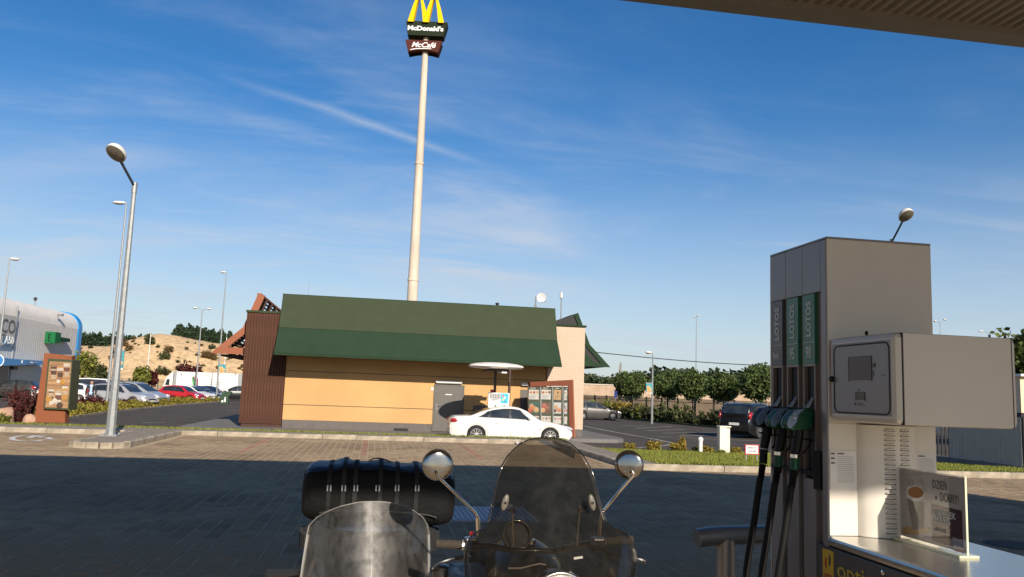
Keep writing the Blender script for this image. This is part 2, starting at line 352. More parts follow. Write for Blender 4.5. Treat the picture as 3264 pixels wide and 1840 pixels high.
# pavers: 0.165 x 0.2 m blocks in long rows, joints filled with pale sand
PX, PY = 0.165, 0.20
def paver_mesh(dx=PX-0.023, dy=PY-0.007, h=0.03):
    e = 0.004; x, y = dx/2, dy/2
    vs = [(-x, -y, -h), (x, -y, -h), (x, y, -h), (-x, y, -h), (-x, -y, -e), (x, -y, -e), (x, y, -e), (-x, y, -e), (-x+e, -y+e, 0), (x-e, -y+e, 0), (x-e, y-e, 0), (-x+e, y-e, 0)]
    fs = [(0, 1, 5, 4), (1, 2, 6, 5), (2, 3, 7, 6), (3, 0, 4, 7), (4, 5, 9, 8), (5, 6, 10, 9), (6, 7, 11, 10), (7, 4, 8, 11), (8, 9, 10, 11)]
    return vs, fs
pvs, pfs = paver_mesh()
near, grey, red = [], [], []
REDX = [-2.84, -0.20, 2.44, 5.05]
for i in range(-110, 190):
    cx = i*PX
    for j in range(17, 121):
        cy = j*PY+0.1+(0.1 if i % 2 else 0)
        if cy > 16.66 and not (cy < 18.8 and cx < 5.2 or cx < -6.6 and cy < 23.3 or -5.05 < cx < 5.2 and cy < 24.02): continue
        x, y = PROJ((cx, cy, 0))
        if not (-900 < x < PW+900): continue
        isr = any(abs(cx-q) < PX*0.5 for q in REDX) and cy > 19.0 and j % 2 == 0
        if isr: red.append((cx, cy))
        else:
            hidden = 930 < x < 2060 and y > 1590 or x > 2330 and y > 1560 or not (0 < x < PW and y < PH)
            (near if (not hidden and cy < 8.6) else grey).append((cx, cy))
near.sort(key=lambda p: p[0]**2+p[1]**2)
grey += near[300:]; near = near[:300]
def pavers(name, pts, mat):
    mb = MB(); n = len(pvs); g = np.random.default_rng(3)
    V = np.array(pvs)[None]+np.array([(a, c, d) for (a, c), d in zip(pts, g.normal(0, 0.0007, len(pts)))])[:, None]
    mb.v = [tuple(q) for q in V.reshape(-1, 3)]; mb.f = [tuple(q+k*n for q in f) for k in range(len(pts)) for f in pfs]
    o = mb.build(name, mat, forecourt, local=True, fix=False); o['kind'] = 'stuff'; return o
pavers('pavers', grey, m_pav); pavers('bay_line_pavers', red, m_pred)
pm = bpy.data.meshes.new('paver'); pm.from_pydata(pvs, [], pfs); pm.materials.append(m_pav)
for (a, c) in near: inst(pm, 'paver', forecourt, (a, c, random.gauss(0, 0.0012)))

# kerbs
def kerb_run(holder, p0, p1, w=0.15, h=0.26, ztop=0.12, L=1.0, jit=0.004):
    p0, p1 = Vector((p0[0], p0[1], 0)), Vector((p1[0], p1[1], 0)); D = (p1-p0).length; n = max(1, round(D/L)); l = D/n; a = math.atan2(p1.y-p0.y, p1.x-p0.x)
    mb = MB(); e = 0.012; x, y = (l-0.009)/2, w/2
    vs = [(-x, -y, -h), (x, -y, -h), (x, y, -h), (-x, y, -h), (-x, -y, -e*1.6), (x, -y, -e*1.6), (x, y, -e), (-x, y, -e), (-x+.004, -y+e*1.6, 0), (x-.004, -y+e*1.6, 0), (x-.004, y-e, 0), (-x+.004, y-e, 0)]
    fs = [(0, 1, 5, 4), (1, 2, 6, 5), (2, 3, 7, 6), (3, 0, 4, 7), (4, 5, 9, 8), (5, 6, 10, 9), (6, 7, 11, 10), (7, 4, 8, 11), (8, 9, 10, 11), (3, 2, 1, 0)]
    me = bpy.data.meshes.new('kerb_stone'); me.from_pydata(vs, [], fs); me.materials.append(m_kerb)
    for i in range(n):
        c = p0+(p1-p0)*((i+0.5)/n); o = inst(me, 'kerb_stone', holder, (c.x+random.gauss(0, jit), c.y+random.gauss(0, jit), ztop+random.gauss(0, jit)))
        o.rotation_euler = (0, 0, a+random.gauss(0, jit*0.6))
def kerb_holder(name, boxes):
    mb = MB()
    for q in boxes: mb.box(*q)
    return struct(mb.build(name, m_kerb))
k1 = kerb_holder('bay_kerb', [(-30, -6.5, 23.52, 23.62, -0.5, -0.05), (-5.2, 5.3, 24.22, 24.32, -0.5, -0.05)])
kerb_run(k1, (-30, 23.575), (-6.5, 23.575)); kerb_run(k1, (-5.23, 24.275), (5.33, 24.275))
k2 = kerb_holder('verge_kerb', [(5.42, 40, 16.9, 16.98, -0.5, -0.05), (5.36, 5.44, 17, 24.2, -0.5, -0.05)])
kerb_run(k2, (5.48, 16.83), (40, 16.83)); kerb_run(k2, (5.40, 24.2), (5.40, 16.92))
# lamp island with a rounded nose of short stones
k3 = kerb_holder('island_kerb', [(-6.3, -5.4, 19.3, 23.4, -0.5, -0.05)])
kerb_run(k3, (-5.30, 19.35), (-5.30, 24.2)); kerb_run(k3, (-6.40, 23.5), (-6.40, 19.35))
arc = [(-5.85+0.55*math.cos(t), 19.32-0.42*math.sin(t)) for t in [math.pi*i/7 for i in range(8)]]
for i in range(7): kerb_run(k3, arc[i], arc[i+1], L=0.4)
b = MB(); b.prism([(-6.32, 24.3), (-6.32, 19.3)]+[(-5.85-0.47*math.cos(math.pi*i/8), 19.3-0.33*math.sin(math.pi*i/8)) for i in range(1, 8)]+[(-5.38, 19.3), (-5.38, 24.3)], 'z', -0.4, 0.108)
struct(b.build('island', m_walk))
b = MB(); b.box(-30, -6.33, 23.655, 25.2, -0.6, 0.108); b.box(-6.328, -5.37, 24.302, 25.2, -0.6, 0.106); b.box(-5.368, 5.48, 24.352, 25.2, -0.6, 0.108); b.box(5.482, 6.1, 16.91, 25.2, -0.6, 0.106)
struct(b.build('pavement', m_walk))

# grass verge on the right, falling from the kerb to the lane
def verge_z(x, y): return 0.085-0.0425*(y-17)+0.03*mnoise.noise((x*0.6, y*0.6, 0))
b = MB(); b.grid(lambda u, v: (6.1+u*34, 16.91+v*12.5, verge_z(6.1+u*34, 16.91+v*12.5)), 60, 24)
struct(b.build('grass_verge', m_soil, smooth=True))
b = MB(); b.grid(lambda u, v: (-30+u*36.1, 25.2+v*1.5, 0.10-0.57*v**1.5+0.02*mnoise.noise((u*60, v*3, 1))), 120, 4)
struct(b.build('embankment', m_soil, smooth=True))
m_grass = leafmat('grass_blade', (0.25, 0.265, 0.05), 0.5, 0.35)
def grass(name, pts, h, label):
    g = np.random.default_rng(9); n = len(pts); P = np.array(pts); a = g.random(n)*6.283; hh = h*(0.5+g.random(n)); w = 0.012+0.010*g.random(n)
    dx, dy = np.cos(a)*w, np.sin(a)*w; lean = g.normal(0, 0.35, (n, 2))*hh[:, None]
    V = np.stack([P+np.c_[dx, dy, 0*dx], P-np.c_[dx, dy, 0*dx], P+np.c_[lean, hh]], 1).reshape(-1, 3)
    mb = MB(); mb.v = [tuple(q) for q in V]; mb.f = [(3*i, 3*i+1, 3*i+2) for i in range(n)]
    o = mb.build(name, m_grass, fix=False); o['kind'] = 'stuff'; tag(o, label, 'grass'); return o
g = np.random.default_rng(2); pts = []
for _ in range(110000):
    x = 6.1+g.random()*16; y = 16.95+g.random()**1.3*12.2; px, py = PROJ((x, y, 0))
    if px < PW+30: pts.append((x, y, verge_z(x, y)))
grass('verge_grass', pts, 0.075, 'mown green grass on the verge behind the right-hand kerb')
pts = [(-14+g.random()*20.0, 25.16+g.random()**2*0.55, 0.095) for _ in range(9000)]
grass('edge_grass', pts, 0.05, 'thin fringe of grass along the back edge of the pavement')

# planting bed on the left
def bed_z(x, y): return -0.02+0.05*mnoise.noise((x*0.7, y*0.7, 4))-0.5*max(0, (y-30)/2.0)
b = MB(); b.grid(lambda u, v: (-24+u*14.6, 25.9+v*3.7, bed_z(-24+u*14.6, 25.9+v*3.7)-(0.5*max(0, (u-0.96)/0.04))-0.6*max(0, (v-0.8)/0.2)), 50, 20)
struct(b.build('planting_bed', m_gravel, smooth=True))

# painted markings
def ribbon(mb, pts, w, z):
    pts = [Vector((p[0], p[1], z)) for p in pts]
    for i in range(len(pts)-1):
        d = (pts[i+1]-pts[i]).normalized(); s = Vector((-d.y, d.x, 0))*w/2; a, c = pts[i], pts[i+1]
        mb.add([a-s, c-s, c+s, a+s], [(0, 1, 2, 3)])
ZP = G+0.004
mb = MB()
for pp in [[(452, 1347), (526, 1348)], [(720, 1309), (762, 1310)], [(1884, 1354), (1922, 1355)], [(1985, 1358), (2050, 1358)], [(2025, 1365.5), (2141, 1359.5)], [(2064, 1373.5), (2181, 1369)], [(2113, 1380.5), (2290, 1378)], [(2164, 1390), (2290, 1387)], [(2095, 1392), (2148, 1394.5)], [(2178, 1395), (2246, 1399), (2425, 1406)], [(2370, 1417), (2440, 1417)], [(1861, 1358), (1978, 1381), (2083, 1399), (2148, 1413)], [(1862, 1369), (1935, 1372)], [(2148, 1415), (2100, 1423), (2030, 1427)]]:
    ribbon(mb, [GZ(*q, ZP) for q in pp], 0.13, ZP)
struct(mb.build('lane_markings', m_paint, fix=False))
mb = MB()
ring = [GZ(90+52*math.cos(t), 1398+8.5*math.sin(t), 0.006) for t in np.linspace(0.5, 5.9, 26)]
ribbon(mb, ring, 0.13, 0.006); ribbon(mb, [GZ(92, 1396, 0.007), GZ(112, 1389, 0.007), GZ(148, 1387.5, 0.007)], 0.15, 0.007)
ribbon(mb, [GZ(120, 1394.5, 0.008), GZ(150, 1394, 0.008), GZ(160, 1400, 0.008), GZ(178, 1401, 0.008)], 0.15, 0.008)
struct(mb.build('wheelchair_marking', M('white_paint', (0.62, 0.58, 0.52), 0.8, var=0.2, scale=12), fix=False))

# manhole cover, gully and the steel plate by the island
m_iron = M('cast_iron', (0.035, 0.034, 0.036), 0.65, 0.3, bump=0.5, bscale=40)
def cover(px, py, label, r=0.33):
    c = GZ(px, py); t = thing('manhole_cover', label, 'manhole', (c.x, c.y, 0)); q = MB(); q.lathe([(r, -0.02), (r, 0.004), (r-0.03, 0.004), (r-0.03, 0.002), (0.0, 0.002)], (0, 0, 0)); q.build('rim', m_iron, t, local=True)
    q = MB()
    for i in range(-4, 5):
        w = math.sqrt(max(0, (r-0.05)**2-(i*0.06)**2)); q.box(-w, w, i*0.06-0.018, i*0.06+0.018, 0.0025, 0.008)
    q.build('cover_ribs', m_iron, t, local=True)
cover(2282, 1494, 'round iron manhole cover just before the grass verge'); cover(3235, 1738, 'dark manhole cover on the shaded paving beside the dispenser counter')
c = GZ(1500, 1640); t = thing('steel_floor_plate', 'ribbed blue-grey steel plate on the shaded paving behind the motorcycle', 'plate', (c.x, c.y, 0))
m_plate = M('galvanised_plate', (0.24, 0.27, 0.31), 0.42, 0.6, var=0.12)
MB().box(-0.75, 0.75, -0.62, 0.55, -0.01, 0.02).build('plate', m_plate, t, local=True, bevel=0.004)
q = MB()
for i in range(24): q.box(-0.70+i*0.06, -0.67+i*0.06, -0.58, 0.50, 0.0201, 0.029)
q.build('ribs', m_plate, t, local=True)

# ---------------------------------------------------------------- petrol station canopy
m_soff = M('canopy_sheet', (0.26, 0.235, 0.185), 0.55, 0.1, var=0.07, scale=1.2)
m_fasc = M('canopy_fascia', (0.20, 0.185, 0.165), 0.5, 0.1, var=0.05)
CZ, CX0, CX1, CY0, CY1, CRAD = 4.68, -24.0, 13.1, -3.0, 6.04, 4.6
def canopy_edge(x):                        # front edge, rounded towards its right-hand corner
    if x <= CX1-CRAD*1.25: return CY1
    t = (x-(CX1-CRAD*1.25))/(CRAD*1.25); return CY1-1.5*t-1.6*(1-math.sqrt(max(0, 1-t**6)))
can = thing('station_canopy', 'broad petrol station canopy with a ribbed sheet soffit overhead', 'canopy', (0, 2, 0))
mb = MB(); xs = []; x = CX0+0.1
while x < CX1-0.12:
    xs += [(x, 0.055), (x+0.035, 0.055), (x+0.05, 0.085), (x+0.085, 0.085)]; x += 0.10
vs = []
for (x, dz) in xs: vs += [(x, CY0+0.2, CZ+dz), (x, max(CY0+0.25, canopy_edge(x)-0.2), CZ+dz)]
mb.add(vs, [(2*i, 2*i+1, 2*i+3, 2*i+2) for i in range(len(xs)-1)]); mb.build('ceiling_sheet', m_soff, can, fix=False)
out = [(CX0, CY0), (CX1, CY0)]+[(x, canopy_edge(x)) for x in np.linspace(CX1, CX1-CRAD*1.25, 22)]+[(CX0, CY1)]
mb = MB(); mb.prism([(float(a), float(c)) for a, c in out], 'z', CZ+0.10, CZ+0.85); mb.build('roof_deck', m_fasc, can)
mb = MB(); cxm, cym = 0.0, 2.3
def inset(p, d): return (p[0]+(d if p[0] < CX0+1 else -d if p[0] > CX1-CRAD*1.25-0.1 else 0), p[1]+(d if p[1] < CY0+1 else -d))
inn = [inset(p, 0.2) for p in out]; k = len(out); vs = []
for (zz_, L_) in ((CZ, out), (CZ, inn), (CZ+0.12, inn), (CZ+0.86, out)): vs += [(float(a), float(c), zz_) for a, c in L_]
fs = []
for i in range(k):
    j = (i+1) % k; fs += [(i, j, k+j, k+i), (k+i, k+j, 2*k+j, 2*k+i), (i, 3*k+i, 3*k+j, j)]
mb.add(vs, fs); mb.build('fascia', m_fasc, can, fix=False)
for cx_ in (-9.0, 10.6):
    MB().box(cx_-0.2, cx_+0.2, 0.8, 1.2, 0, CZ+0.1).build('column', m_fasc, can, bevel=0.02)
# ================================================================ RESTAURANT
m_yel = M('ochre_render', (0.535, 0.318, 0.135), 0.92, spec=0.2, var=0.075, scale=0.7, bump=0.25, bscale=160)
m_plin = M('plinth_grey', (0.12, 0.105, 0.095), 0.85, var=0.12, bump=0.3)
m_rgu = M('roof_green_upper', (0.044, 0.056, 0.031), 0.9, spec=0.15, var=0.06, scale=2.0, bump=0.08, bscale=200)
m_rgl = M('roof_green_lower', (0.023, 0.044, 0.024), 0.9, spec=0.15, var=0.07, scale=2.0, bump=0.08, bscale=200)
m_dgr = M('trim_dark_green', (0.022, 0.040, 0.020), 0.9, spec=0.15, var=0.1)
m_sof = M('soffit', (0.14, 0.12, 0.08), 0.8)
m_wood = M('stained_timber', (0.080, 0.034, 0.020), 0.85, spec=0.2, var=0.35, scale=3, stretch=(9, 9, 0.5), bump=0.3, bscale=9, island=0.22)
m_wdk = M('dark_timber', (0.06, 0.025, 0.015), 0.8, var=0.2)
m_terra = M('terracotta_steel', (0.28, 0.10, 0.052), 0.75, spec=0.2, var=0.06, scale=2)
m_black = M('matt_black', (0.012, 0.012, 0.012), 0.7)
m_cream = brickmat('cream_brick', (0.53, 0.405, 0.295), (0.50, 0.38, 0.275), (0.475, 0.36, 0.26), 0.6, 0.11, 0.012, 'xz', 0.85)
m_door = M('door_grey', (0.105, 0.095, 0.082), 0.45, var=0.05)
m_white = M('white_plastic', (0.74, 0.72, 0.68), 0.4, var=0.04)
m_gal = M('galvanised_steel', (0.30, 0.31, 0.305), 0.55, 0.5, var=0.14, scale=10)
m_chrome = M('chrome', (0.82, 0.80, 0.76), 0.13, 1.0, var=0.05, scale=14)
m_glassd = M('dark_glass', (0.012, 0.015, 0.018), 0.05, 0.0, var=0.2, spec=0.8)
WY = 35.7
rest = thing('restaurant', 'low drive-through restaurant with ochre wall and dark green flared roof', 'building', (2, 38, G))
bx = lambda x0, x1, y0, y1, z0, z1: MB().box(x0, x1, y0, y1, z0, z1)
bx(-3.6, 8.9, 35.92, 47, G, 4.3).build('main_block', m_yel, rest)
for z0, z1 in ((0.03, 0.648), (0.676, 2.068), (2.096, 2.80)): bx(-3.76, 7.48, WY, 35.90, z0, z1).build('wall_panel', m_yel, rest, bevel=0.006)
for z0 in (0.648, 2.068): bx(-3.76, 7.48, WY+0.03, 35.89, z0+0.001, z0+0.027).build('groove_strip', m_sof, rest)
bx(-3.76, 7.48, WY+0.015, 35.9, G, 0.028).build('plinth', m_plin, rest)
RX0, RX1 = -4.09, 7.78
prof = [(34.03, 2.74), (35.06, 3.83), (35.70, 5.28), (36.3, 5.28), (36.3, 2.74)]
MB().prism(prof, 'x', RX0+0.01, RX1-0.01).build('roof_core', m_dgr, rest)
def rpanel(p, q, name, mat, t=0.02):
    p, q = Vector((0, *p)), Vector((0, *q)); n = Vector((0, -(q-p).z, (q-p).y)).normalized(); n = n if n.y < 0 else -n
    mb = MB(); a = [(RX0, p.y, p.z), (RX1, p.y, p.z), (RX1, q.y, q.z), (RX0, q.y, q.z)]; mb.slab(a, n*t); mb.build(name, mat, rest)
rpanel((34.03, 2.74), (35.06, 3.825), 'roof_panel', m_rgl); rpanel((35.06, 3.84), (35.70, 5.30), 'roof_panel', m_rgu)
bx(RX0, RX1, 33.985, 34.06, 2.66, 2.745).build('eave_trim', m_dgr, rest)
bx(RX0+0.02, RX1-0.02, 34.06, 35.699, 2.70, 2.735).build('soffit', m_sof, rest)
bx(RX0-0.01, RX1+0.01, 35.68, 36.3, 5.285, 5.33).build('roof_cap', m_dgr, rest)
for x in (-1.0, 1.9, 4.9, 7.0): bx(x-0.09, x+0.09, 34.65, 34.75, 2.68, 2.699).build('soffit_light', m_white, rest)
# slatted timber tower
bx(-5.40, -3.79, 35.67, 38.5, G, 4.46).build('tower_core', m_wdk, rest)
me = bpy.data.meshes.new('slat'); q = MB().box(-0.042, 0.042, -0.05, 0, -0.16, 4.44)
me.from_pydata(q.v, [], q.f); me.materials.append(m_wood)
for i in range(14): inst(me, 'slat', rest, (-5.365+0.1185*i-2, 35.665-38+random.gauss(0, 0.003), -G+random.gauss(0, 0.006)))
for i in range(26): inst(me, 'slat', rest, (-5.455-2, 35.72+0.1085*i-38, -G+random.gauss(0, 0.006)))
bx(-5.53, -3.77, 35.59, 38.5, 4.462, 4.55).build('tower_cap', m_rgu, rest)
# left roof wing: an open timber pergola in a terracotta frame, following the roof's flare
PY0, PY1 = 36.4, 46.0
T, Fo, To = Vector((-6.98, 0, 2.70)), Vector((-5.74, 0, 3.86)), Vector((-5.21, 0, 5.36))
def at_y(p, y): return Vector((p.x, y, p.z))
mb = MB()
def frame_band(mb, pts, inn, y, th):
    for i in range(len(pts)-1): mb.slab([at_y(pts[i], y), at_y(pts[i+1], y), at_y(inn[i+1], y), at_y(inn[i], y)], (0, th, 0))
inT, inF, inTo = Vector((-6.30, 0, 2.98)), Vector((-5.47, 0, 3.74)), Vector((-4.92, 0, 5.28))
frame_band(mb, [T, Fo, To], [inT, inF, inTo], PY0, 0.14); mb.build('pergola_frame', m_terra, rest)
MB().slab([at_y(T, PY0+0.004), at_y(inT, PY0+0.004), Vector((-5.36, PY0+0.004, 2.98)), Vector((-5.36, PY0+0.004, 2.70))], (0, 0.13, 0)).build('pergola_beam', m_terra, rest)
for y in (38.3, 40.2, 42.1, 44.0, 45.9):
    q = MB(); frame_band(q, [T+Vector((0.1, 0, 0.05)), Fo, To], [inT+Vector((-.35, 0, -.12)), inF+Vector((-.12, 0, 0)), inTo+Vector((-.12, 0, 0))], y, 0.12); q.build('rafter', m_wdk, rest)
def along(t):
    L1, L2 = (Fo-T).length, (To-Fo).length; s = t*(L1+L2)
    return T+(Fo-T)*(s/L1) if s < L1 else Fo+(To-Fo)*((s-L1)/L2)
q0 = MB().box(-0.045, 0.045, 0, PY1-PY0-0.16, -0.012, 0.012); mes = bpy.data.meshes.new('louvre'); mes.from_pydata(q0.v, [], q0.f); mes.materials.append(m_wdk)
for i in range(1, 20):
    p = along(i/19.5); o = inst(mes, 'louvre', rest, (p.x+0.09-2, PY0+0.15-38, p.z-G)); o.rotation_euler = (0, R(-20), 0)
MB().box(-5.28, -5.10, PY0+0.15, PY1, 5.30, 5.38).build('pergola_ridge', m_terra, rest)
bx(-6.6, -5.36, PY0+0.2, PY1, 2.60, 2.68).build('pergola_soffit', m_wdk, rest)
# right roof wing: green frame round a black sheet standing for its unlit interior
gT, gF, gTo = Vector((10.62, 0, 2.83)), Vector((9.62, 0, 3.82)), Vector((9.02, 0, 5.27))
giT, giF, giTo = Vector((10.16, 0, 2.98)), Vector((9.46, 0, 3.72)), Vector((8.84, 0, 5.15))
mb = MB(); frame_band(mb, [gT, gF, gTo], [giT, giF, giTo], 36.4, 0.12); mb.slab([at_y(gT, 36.402), at_y(giT, 36.402), Vector((8.95, 36.402, 2.98)), Vector((8.95, 36.402, 2.83))], (0, 0.11, 0)); mb.build('wing_frame', m_rgl, rest)
MB().slab([at_y(giT, 36.46), at_y(giF, 36.46), at_y(giTo, 36.46), Vector((7.7, 36.46, 4.75)), Vector((7.7, 36.46, 2.98))], (0, 0.03, 0)).build('wing_shade_sheet', m_black, rest)
MB().slab([Vector((10.1, 36.43, 2.97)), Vector((9.85, 36.43, 3.02)), Vector((9.03, 36.43, 3.72)), Vector((9.03, 36.43, 2.97))], (0, 0.02, 0)).build('wing_panel', m_rgl, rest)
MB().prism([(10.58, 2.85), (9.60, 3.82), (9.0, 5.25), (8.7, 5.15), (8.92, 2.85)], 'y', 36.55, 46).build('wing_roof', m_rgl, rest)
# cream brick tower
bx(7.50, 9.17, 35.60, 39, 0.0, 4.54).build('brick_tower', m_cream, rest)
bx(7.52, 9.15, 35.63, 39, G, -0.002).build('tower_plinth', m_plin, rest)
bx(7.48, 9.22, 35.54, 39.05, 4.541, 4.62).build('tower_coping', m_dgr, rest)
# doors, lights and boxes on the wall
d0, d1 = A(1384, 1300, WY).x, A(1474, 1300, WY).x
dr = bx(d0, d1, WY-0.035, WY+0.03, -0.27, 1.69).build('door', m_door, rest, bevel=0.008)
mb = MB(); mb.box(d0-0.05, d0, WY-0.045, WY+0.03, -0.27, 1.74); mb.box(d1, d1+0.05, WY-0.045, WY+0.03, -0.27, 1.74); mb.box(d0, d1, WY-0.045, WY+0.03, 1.691, 1.74); mb.build('door_frame', m_door, dr)
mb = MB(); mb.box(d0+0.07, d0+0.13, WY-0.05, WY-0.034, 0.66, 0.90); mb.tube([(d0+0.10, WY-0.05, 0.82), (d0+0.10, WY-0.10, 0.82), (d0+0.24, WY-0.10, 0.82)], 0.013); mb.build('handle', m_chrome, dr)
bx(A(1420, 1255, WY).x, A(1440, 1255, WY).x, WY-0.045, WY-0.036, 1.30, 1.34).build('door_plate', m_white, dr)
e0, e1 = A(1659, 1250, WY).x, A(1740, 1250, WY).x
bx(e0, e1, WY-0.03, WY+0.03, -0.27, 1.66).build('side_door', m_door, rest, bevel=0.008)
for (pa, pb, py) in ((1388, 1473, 1216), (1660, 1702, 1224)):
    x0, x1, z = A(pa, py, WY).x, A(pb, py, WY).x, A(pa, py, WY).z
    l_ = bx(x0, x1, WY-0.16, WY, z-0.06, z+0.05).build('wall_light', m_white, rest, bevel=0.03); bx(x0+0.03, x1-0.03, WY-0.15, WY-0.01, z-0.075, z-0.061).build('diffuser', m_gal, l_)
c0, c1 = A(1508, 1300, WY), A(1580, 1300, WY)
cb_ = bx(c0.x, c1.x, WY-0.06, WY, -0.27, 0.90).build('meter_cabinet', m_door, rest, bevel=0.01); bx(c0.x+0.12, c0.x+0.42, WY-0.066, WY-0.0605, 0.55, 0.68).build('warning_plate', M('plate_orange', (0.75, 0.42, 0.14), 0.5), cb_)
p = A(1378, 1240, WY); bx(p.x-0.05, p.x+0.05, WY-0.03, WY, p.z-0.06, p.z+0.06).build('wall_socket', m_white, rest)
bx(e0-0.28, e0-0.01, WY-0.2, WY, -0.27, 1.0).build('side_cabinet', m_yel, rest)
p = A(1325, 1369, WY); bx(0.9, 1.5, WY-0.02, WY+0.02, -0.28, -0.18).build('vent', m_black, rest)
# paved apron round the building with its kerb
m_apr = M('apron_slabs', (0.15, 0.14, 0.128), 0.88, var=0.1, scale=1.2, bump=0.2)
ap = [(-7.0, 33.75), (9.6, 33.75), (10.3, 34.0), (10.75, 34.6), (10.95, 35.5), (10.95, 48), (-7.6, 48), (-7.6, 34.6), (-7.4, 34.0)]
struct(MB().prism(ap, 'z', -0.6, -0.30).build('apron', m_apr, bevel=0.02))

# things on the restaurant roof
p = A(1724, 950, 37.5)
t = thing('satellite_dish', 'round white satellite dish on the restaurant roof ridge', 'satellite dish', (p.x, p.y, 5.28))
mb = MB(); mb.tube([(A(1707, 980, 37.5).x, 37.5, 5.2), (A(1708, 950, 37.5).x, 37.5, p.z+0.05)], 0.03); mb.tube([(A(1708, 950, 37.5).x, 37.5, p.z), (p.x, 37.45, p.z)], 0.025)
for s in (-1, 1): mb.tube([(A(1707, 980, 37.5).x+s*0.2, 37.5, 5.2), (A(1707, 960, 37.5).x, 37.5, p.z-0.25)], 0.015)
mb.build('mast', m_gal, t)
mb = MB(); mb.lathe([(0.001, 0.10), (0.1, 0.085), (0.17, 0.05), (0.215, 0.0), (0.20, 0.0), (0.10, 0.06), (0.001, 0.075)], (p.x, p.y-0.12, p.z), (0.25, 1, 0.15)); mb.build('dish', m_white, t, smooth=True)
MB().tube([(p.x, p.y-0.1, p.z-0.2), (p.x+0.2, p.y-0.45, p.z-0.22), (p.x+0.08, p.y-0.4, p.z-0.02)], 0.012).build('feed_arm', m_gal, t)
p = A(1790, 937, 36.6); t = thing('roof_antenna', 'white mast antenna beside the cream brick tower', 'antenna', (p.x, 36.6, 4.5))
MB().tube([(p.x, 36.6, 4.4), (p.x, 36.6, p.z-0.05)], 0.028).build('mast', m_gal, t); MB().box(p.x-0.07, p.x+0.03, 36.5, 36.66, p.z-0.2, p.z+0.05).build('antenna_box', m_white, t, bevel=0.02)
p = A(985, 900, 40); t = thing('whip_antenna', 'thin whip antenna above the left part of the green roof', 'antenna', (p.x, 40, 4.3)); MB().tube([(p.x, 40, 4.2), (p.x, 40, p.z)], [0.014, 0.006], 6).build('whip', m_gal, t)
MB().lathe([(0.06, 0), (0.06, 0.12)], (p.x, 40, 4.25)).build('base', m_gal, t)
p = A(1585, 972, 36.2); o = MB().lathe([(0.05, -0.3), (0.05, 0.0), (0.09, 0.02), (0.09, 0.08), (0.0, 0.10)], (p.x, 36.2, p.z)).build('vent_cowl', m_black); tag(o, 'small black vent cowl on the green roof ridge', 'vent')

# ---------------------------------------------------------------- drive-through order point
OY = 33.5
pL, pR = A(1577, 1250, OY), A(1623, 1250, OY); dc = A(1582, 1167, 32.05)
t = thing('order_point', 'drive-through order point under a white lens-shaped canopy behind the white sedan', 'order point', (pL.x, OY, -0.30))
m_disc = M('disc_white', (0.78, 0.70, 0.62), 0.4, var=0.05)
hw = (A(1669, 1167, 32.05).x-A(1494, 1167, 32.05).x)/2
q = MB(); q.lathe([(0.02, -0.13), (hw*0.55, -0.12), (hw*0.93, -0.09), (hw, -0.03), (hw*0.97, 0.03), (hw*0.75, 0.09), (hw*0.4, 0.13), (0.02, 0.14)], (0, 0, 0), n=48)
q.v = [(v[0]+dc.x, v[1]*0.75+32.05, v[2]+dc.z) for v in q.v]; q.build('disc_canopy', m_disc, t, smooth=True)
for x in (pL.x, pR.x): MB().tube([(x, OY, -0.30), (x, OY, dc.z-0.08)], 0.055, 12).build('post', M('post_brown', (0.06, 0.035, 0.025), 0.5), t, smooth=True)
bx(dc.x-0.35, dc.x+0.45, 31.75, OY+0.1, dc.z-0.18, dc.z-0.125).build('canopy_bracket', m_black, t)
bx(A(1585, 1179, OY).x, A(1615, 1179, OY).x, OY-0.1, OY+0.1, dc.z-0.24, dc.z-0.18).build('lamp', m_white, t)
q0, q1 = A(1557, 1251, OY-0.2), A(1623, 1300, OY-0.2)
brd = bx(q0.x, q1.x, OY-0.22, OY-0.08, -0.30, q0.z).build('order_board', m_white, t, bevel=0.02)
fy = OY-0.2205
def patch(px0, py0, px1, py1, y, mat, parent, name='print', th=0.003):
    a, c = A(px0, py0, y), A(px1, py1, y); return MB().box(min(a.x, c.x), max(a.x, c.x), y-th, y, min(a.z, c.z), max(a.z, c.z)).build(name, mat, parent)
m_pgrey = M('print_grey', (0.33, 0.32, 0.31), 0.5); m_pteal = M('print_teal', (0.03, 0.42, 0.52), 0.5, var=0.5, scale=40); m_pdark = M('print_dark', (0.06, 0.055, 0.05), 0.6)
patch(1561, 1254, 1596, 1272, fy, m_pgrey, brd); patch(1597, 1254, 1619, 1287, fy, m_pteal, brd)
MB().slab([A(1561, 1272, fy), A(1596, 1271, fy), A(1573, 1279, fy)], (0, -0.003, 0)).build('print', m_pgrey, brd)
for k_ in range(4): patch(1564+8*k_, 1256, 1564.8+8*k_, 1270, fy-0.003, m_pdark, brd)
for k_, c in enumerate(((0.6, 0.08, 0.12), (0.75, 0.7, 0.6), (0.7, 0.45, 0.1), (0.02, 0.2, 0.4))):
    a = A(1601+5*(k_ % 2)+3, 1262+6*k_, fy); MB().lathe([(0.045, 0), (0.045, 0.003)], (a.x, fy-0.003, a.z), (0, -1, 0), 10).build('print', M('print_dot%d' % k_, c, 0.5), brd)
for pxx in (1579, 1608): patch(pxx-3, 1292, pxx+3, 1298, fy, m_black, brd)
a = A(1567, 1244, OY); bx(a.x-0.06, a.x+0.07, OY-0.2, OY-0.06, q0.z, q0.z+0.12).build('red_box', M('red_plastic', (0.35, 0.02, 0.03), 0.4), t)

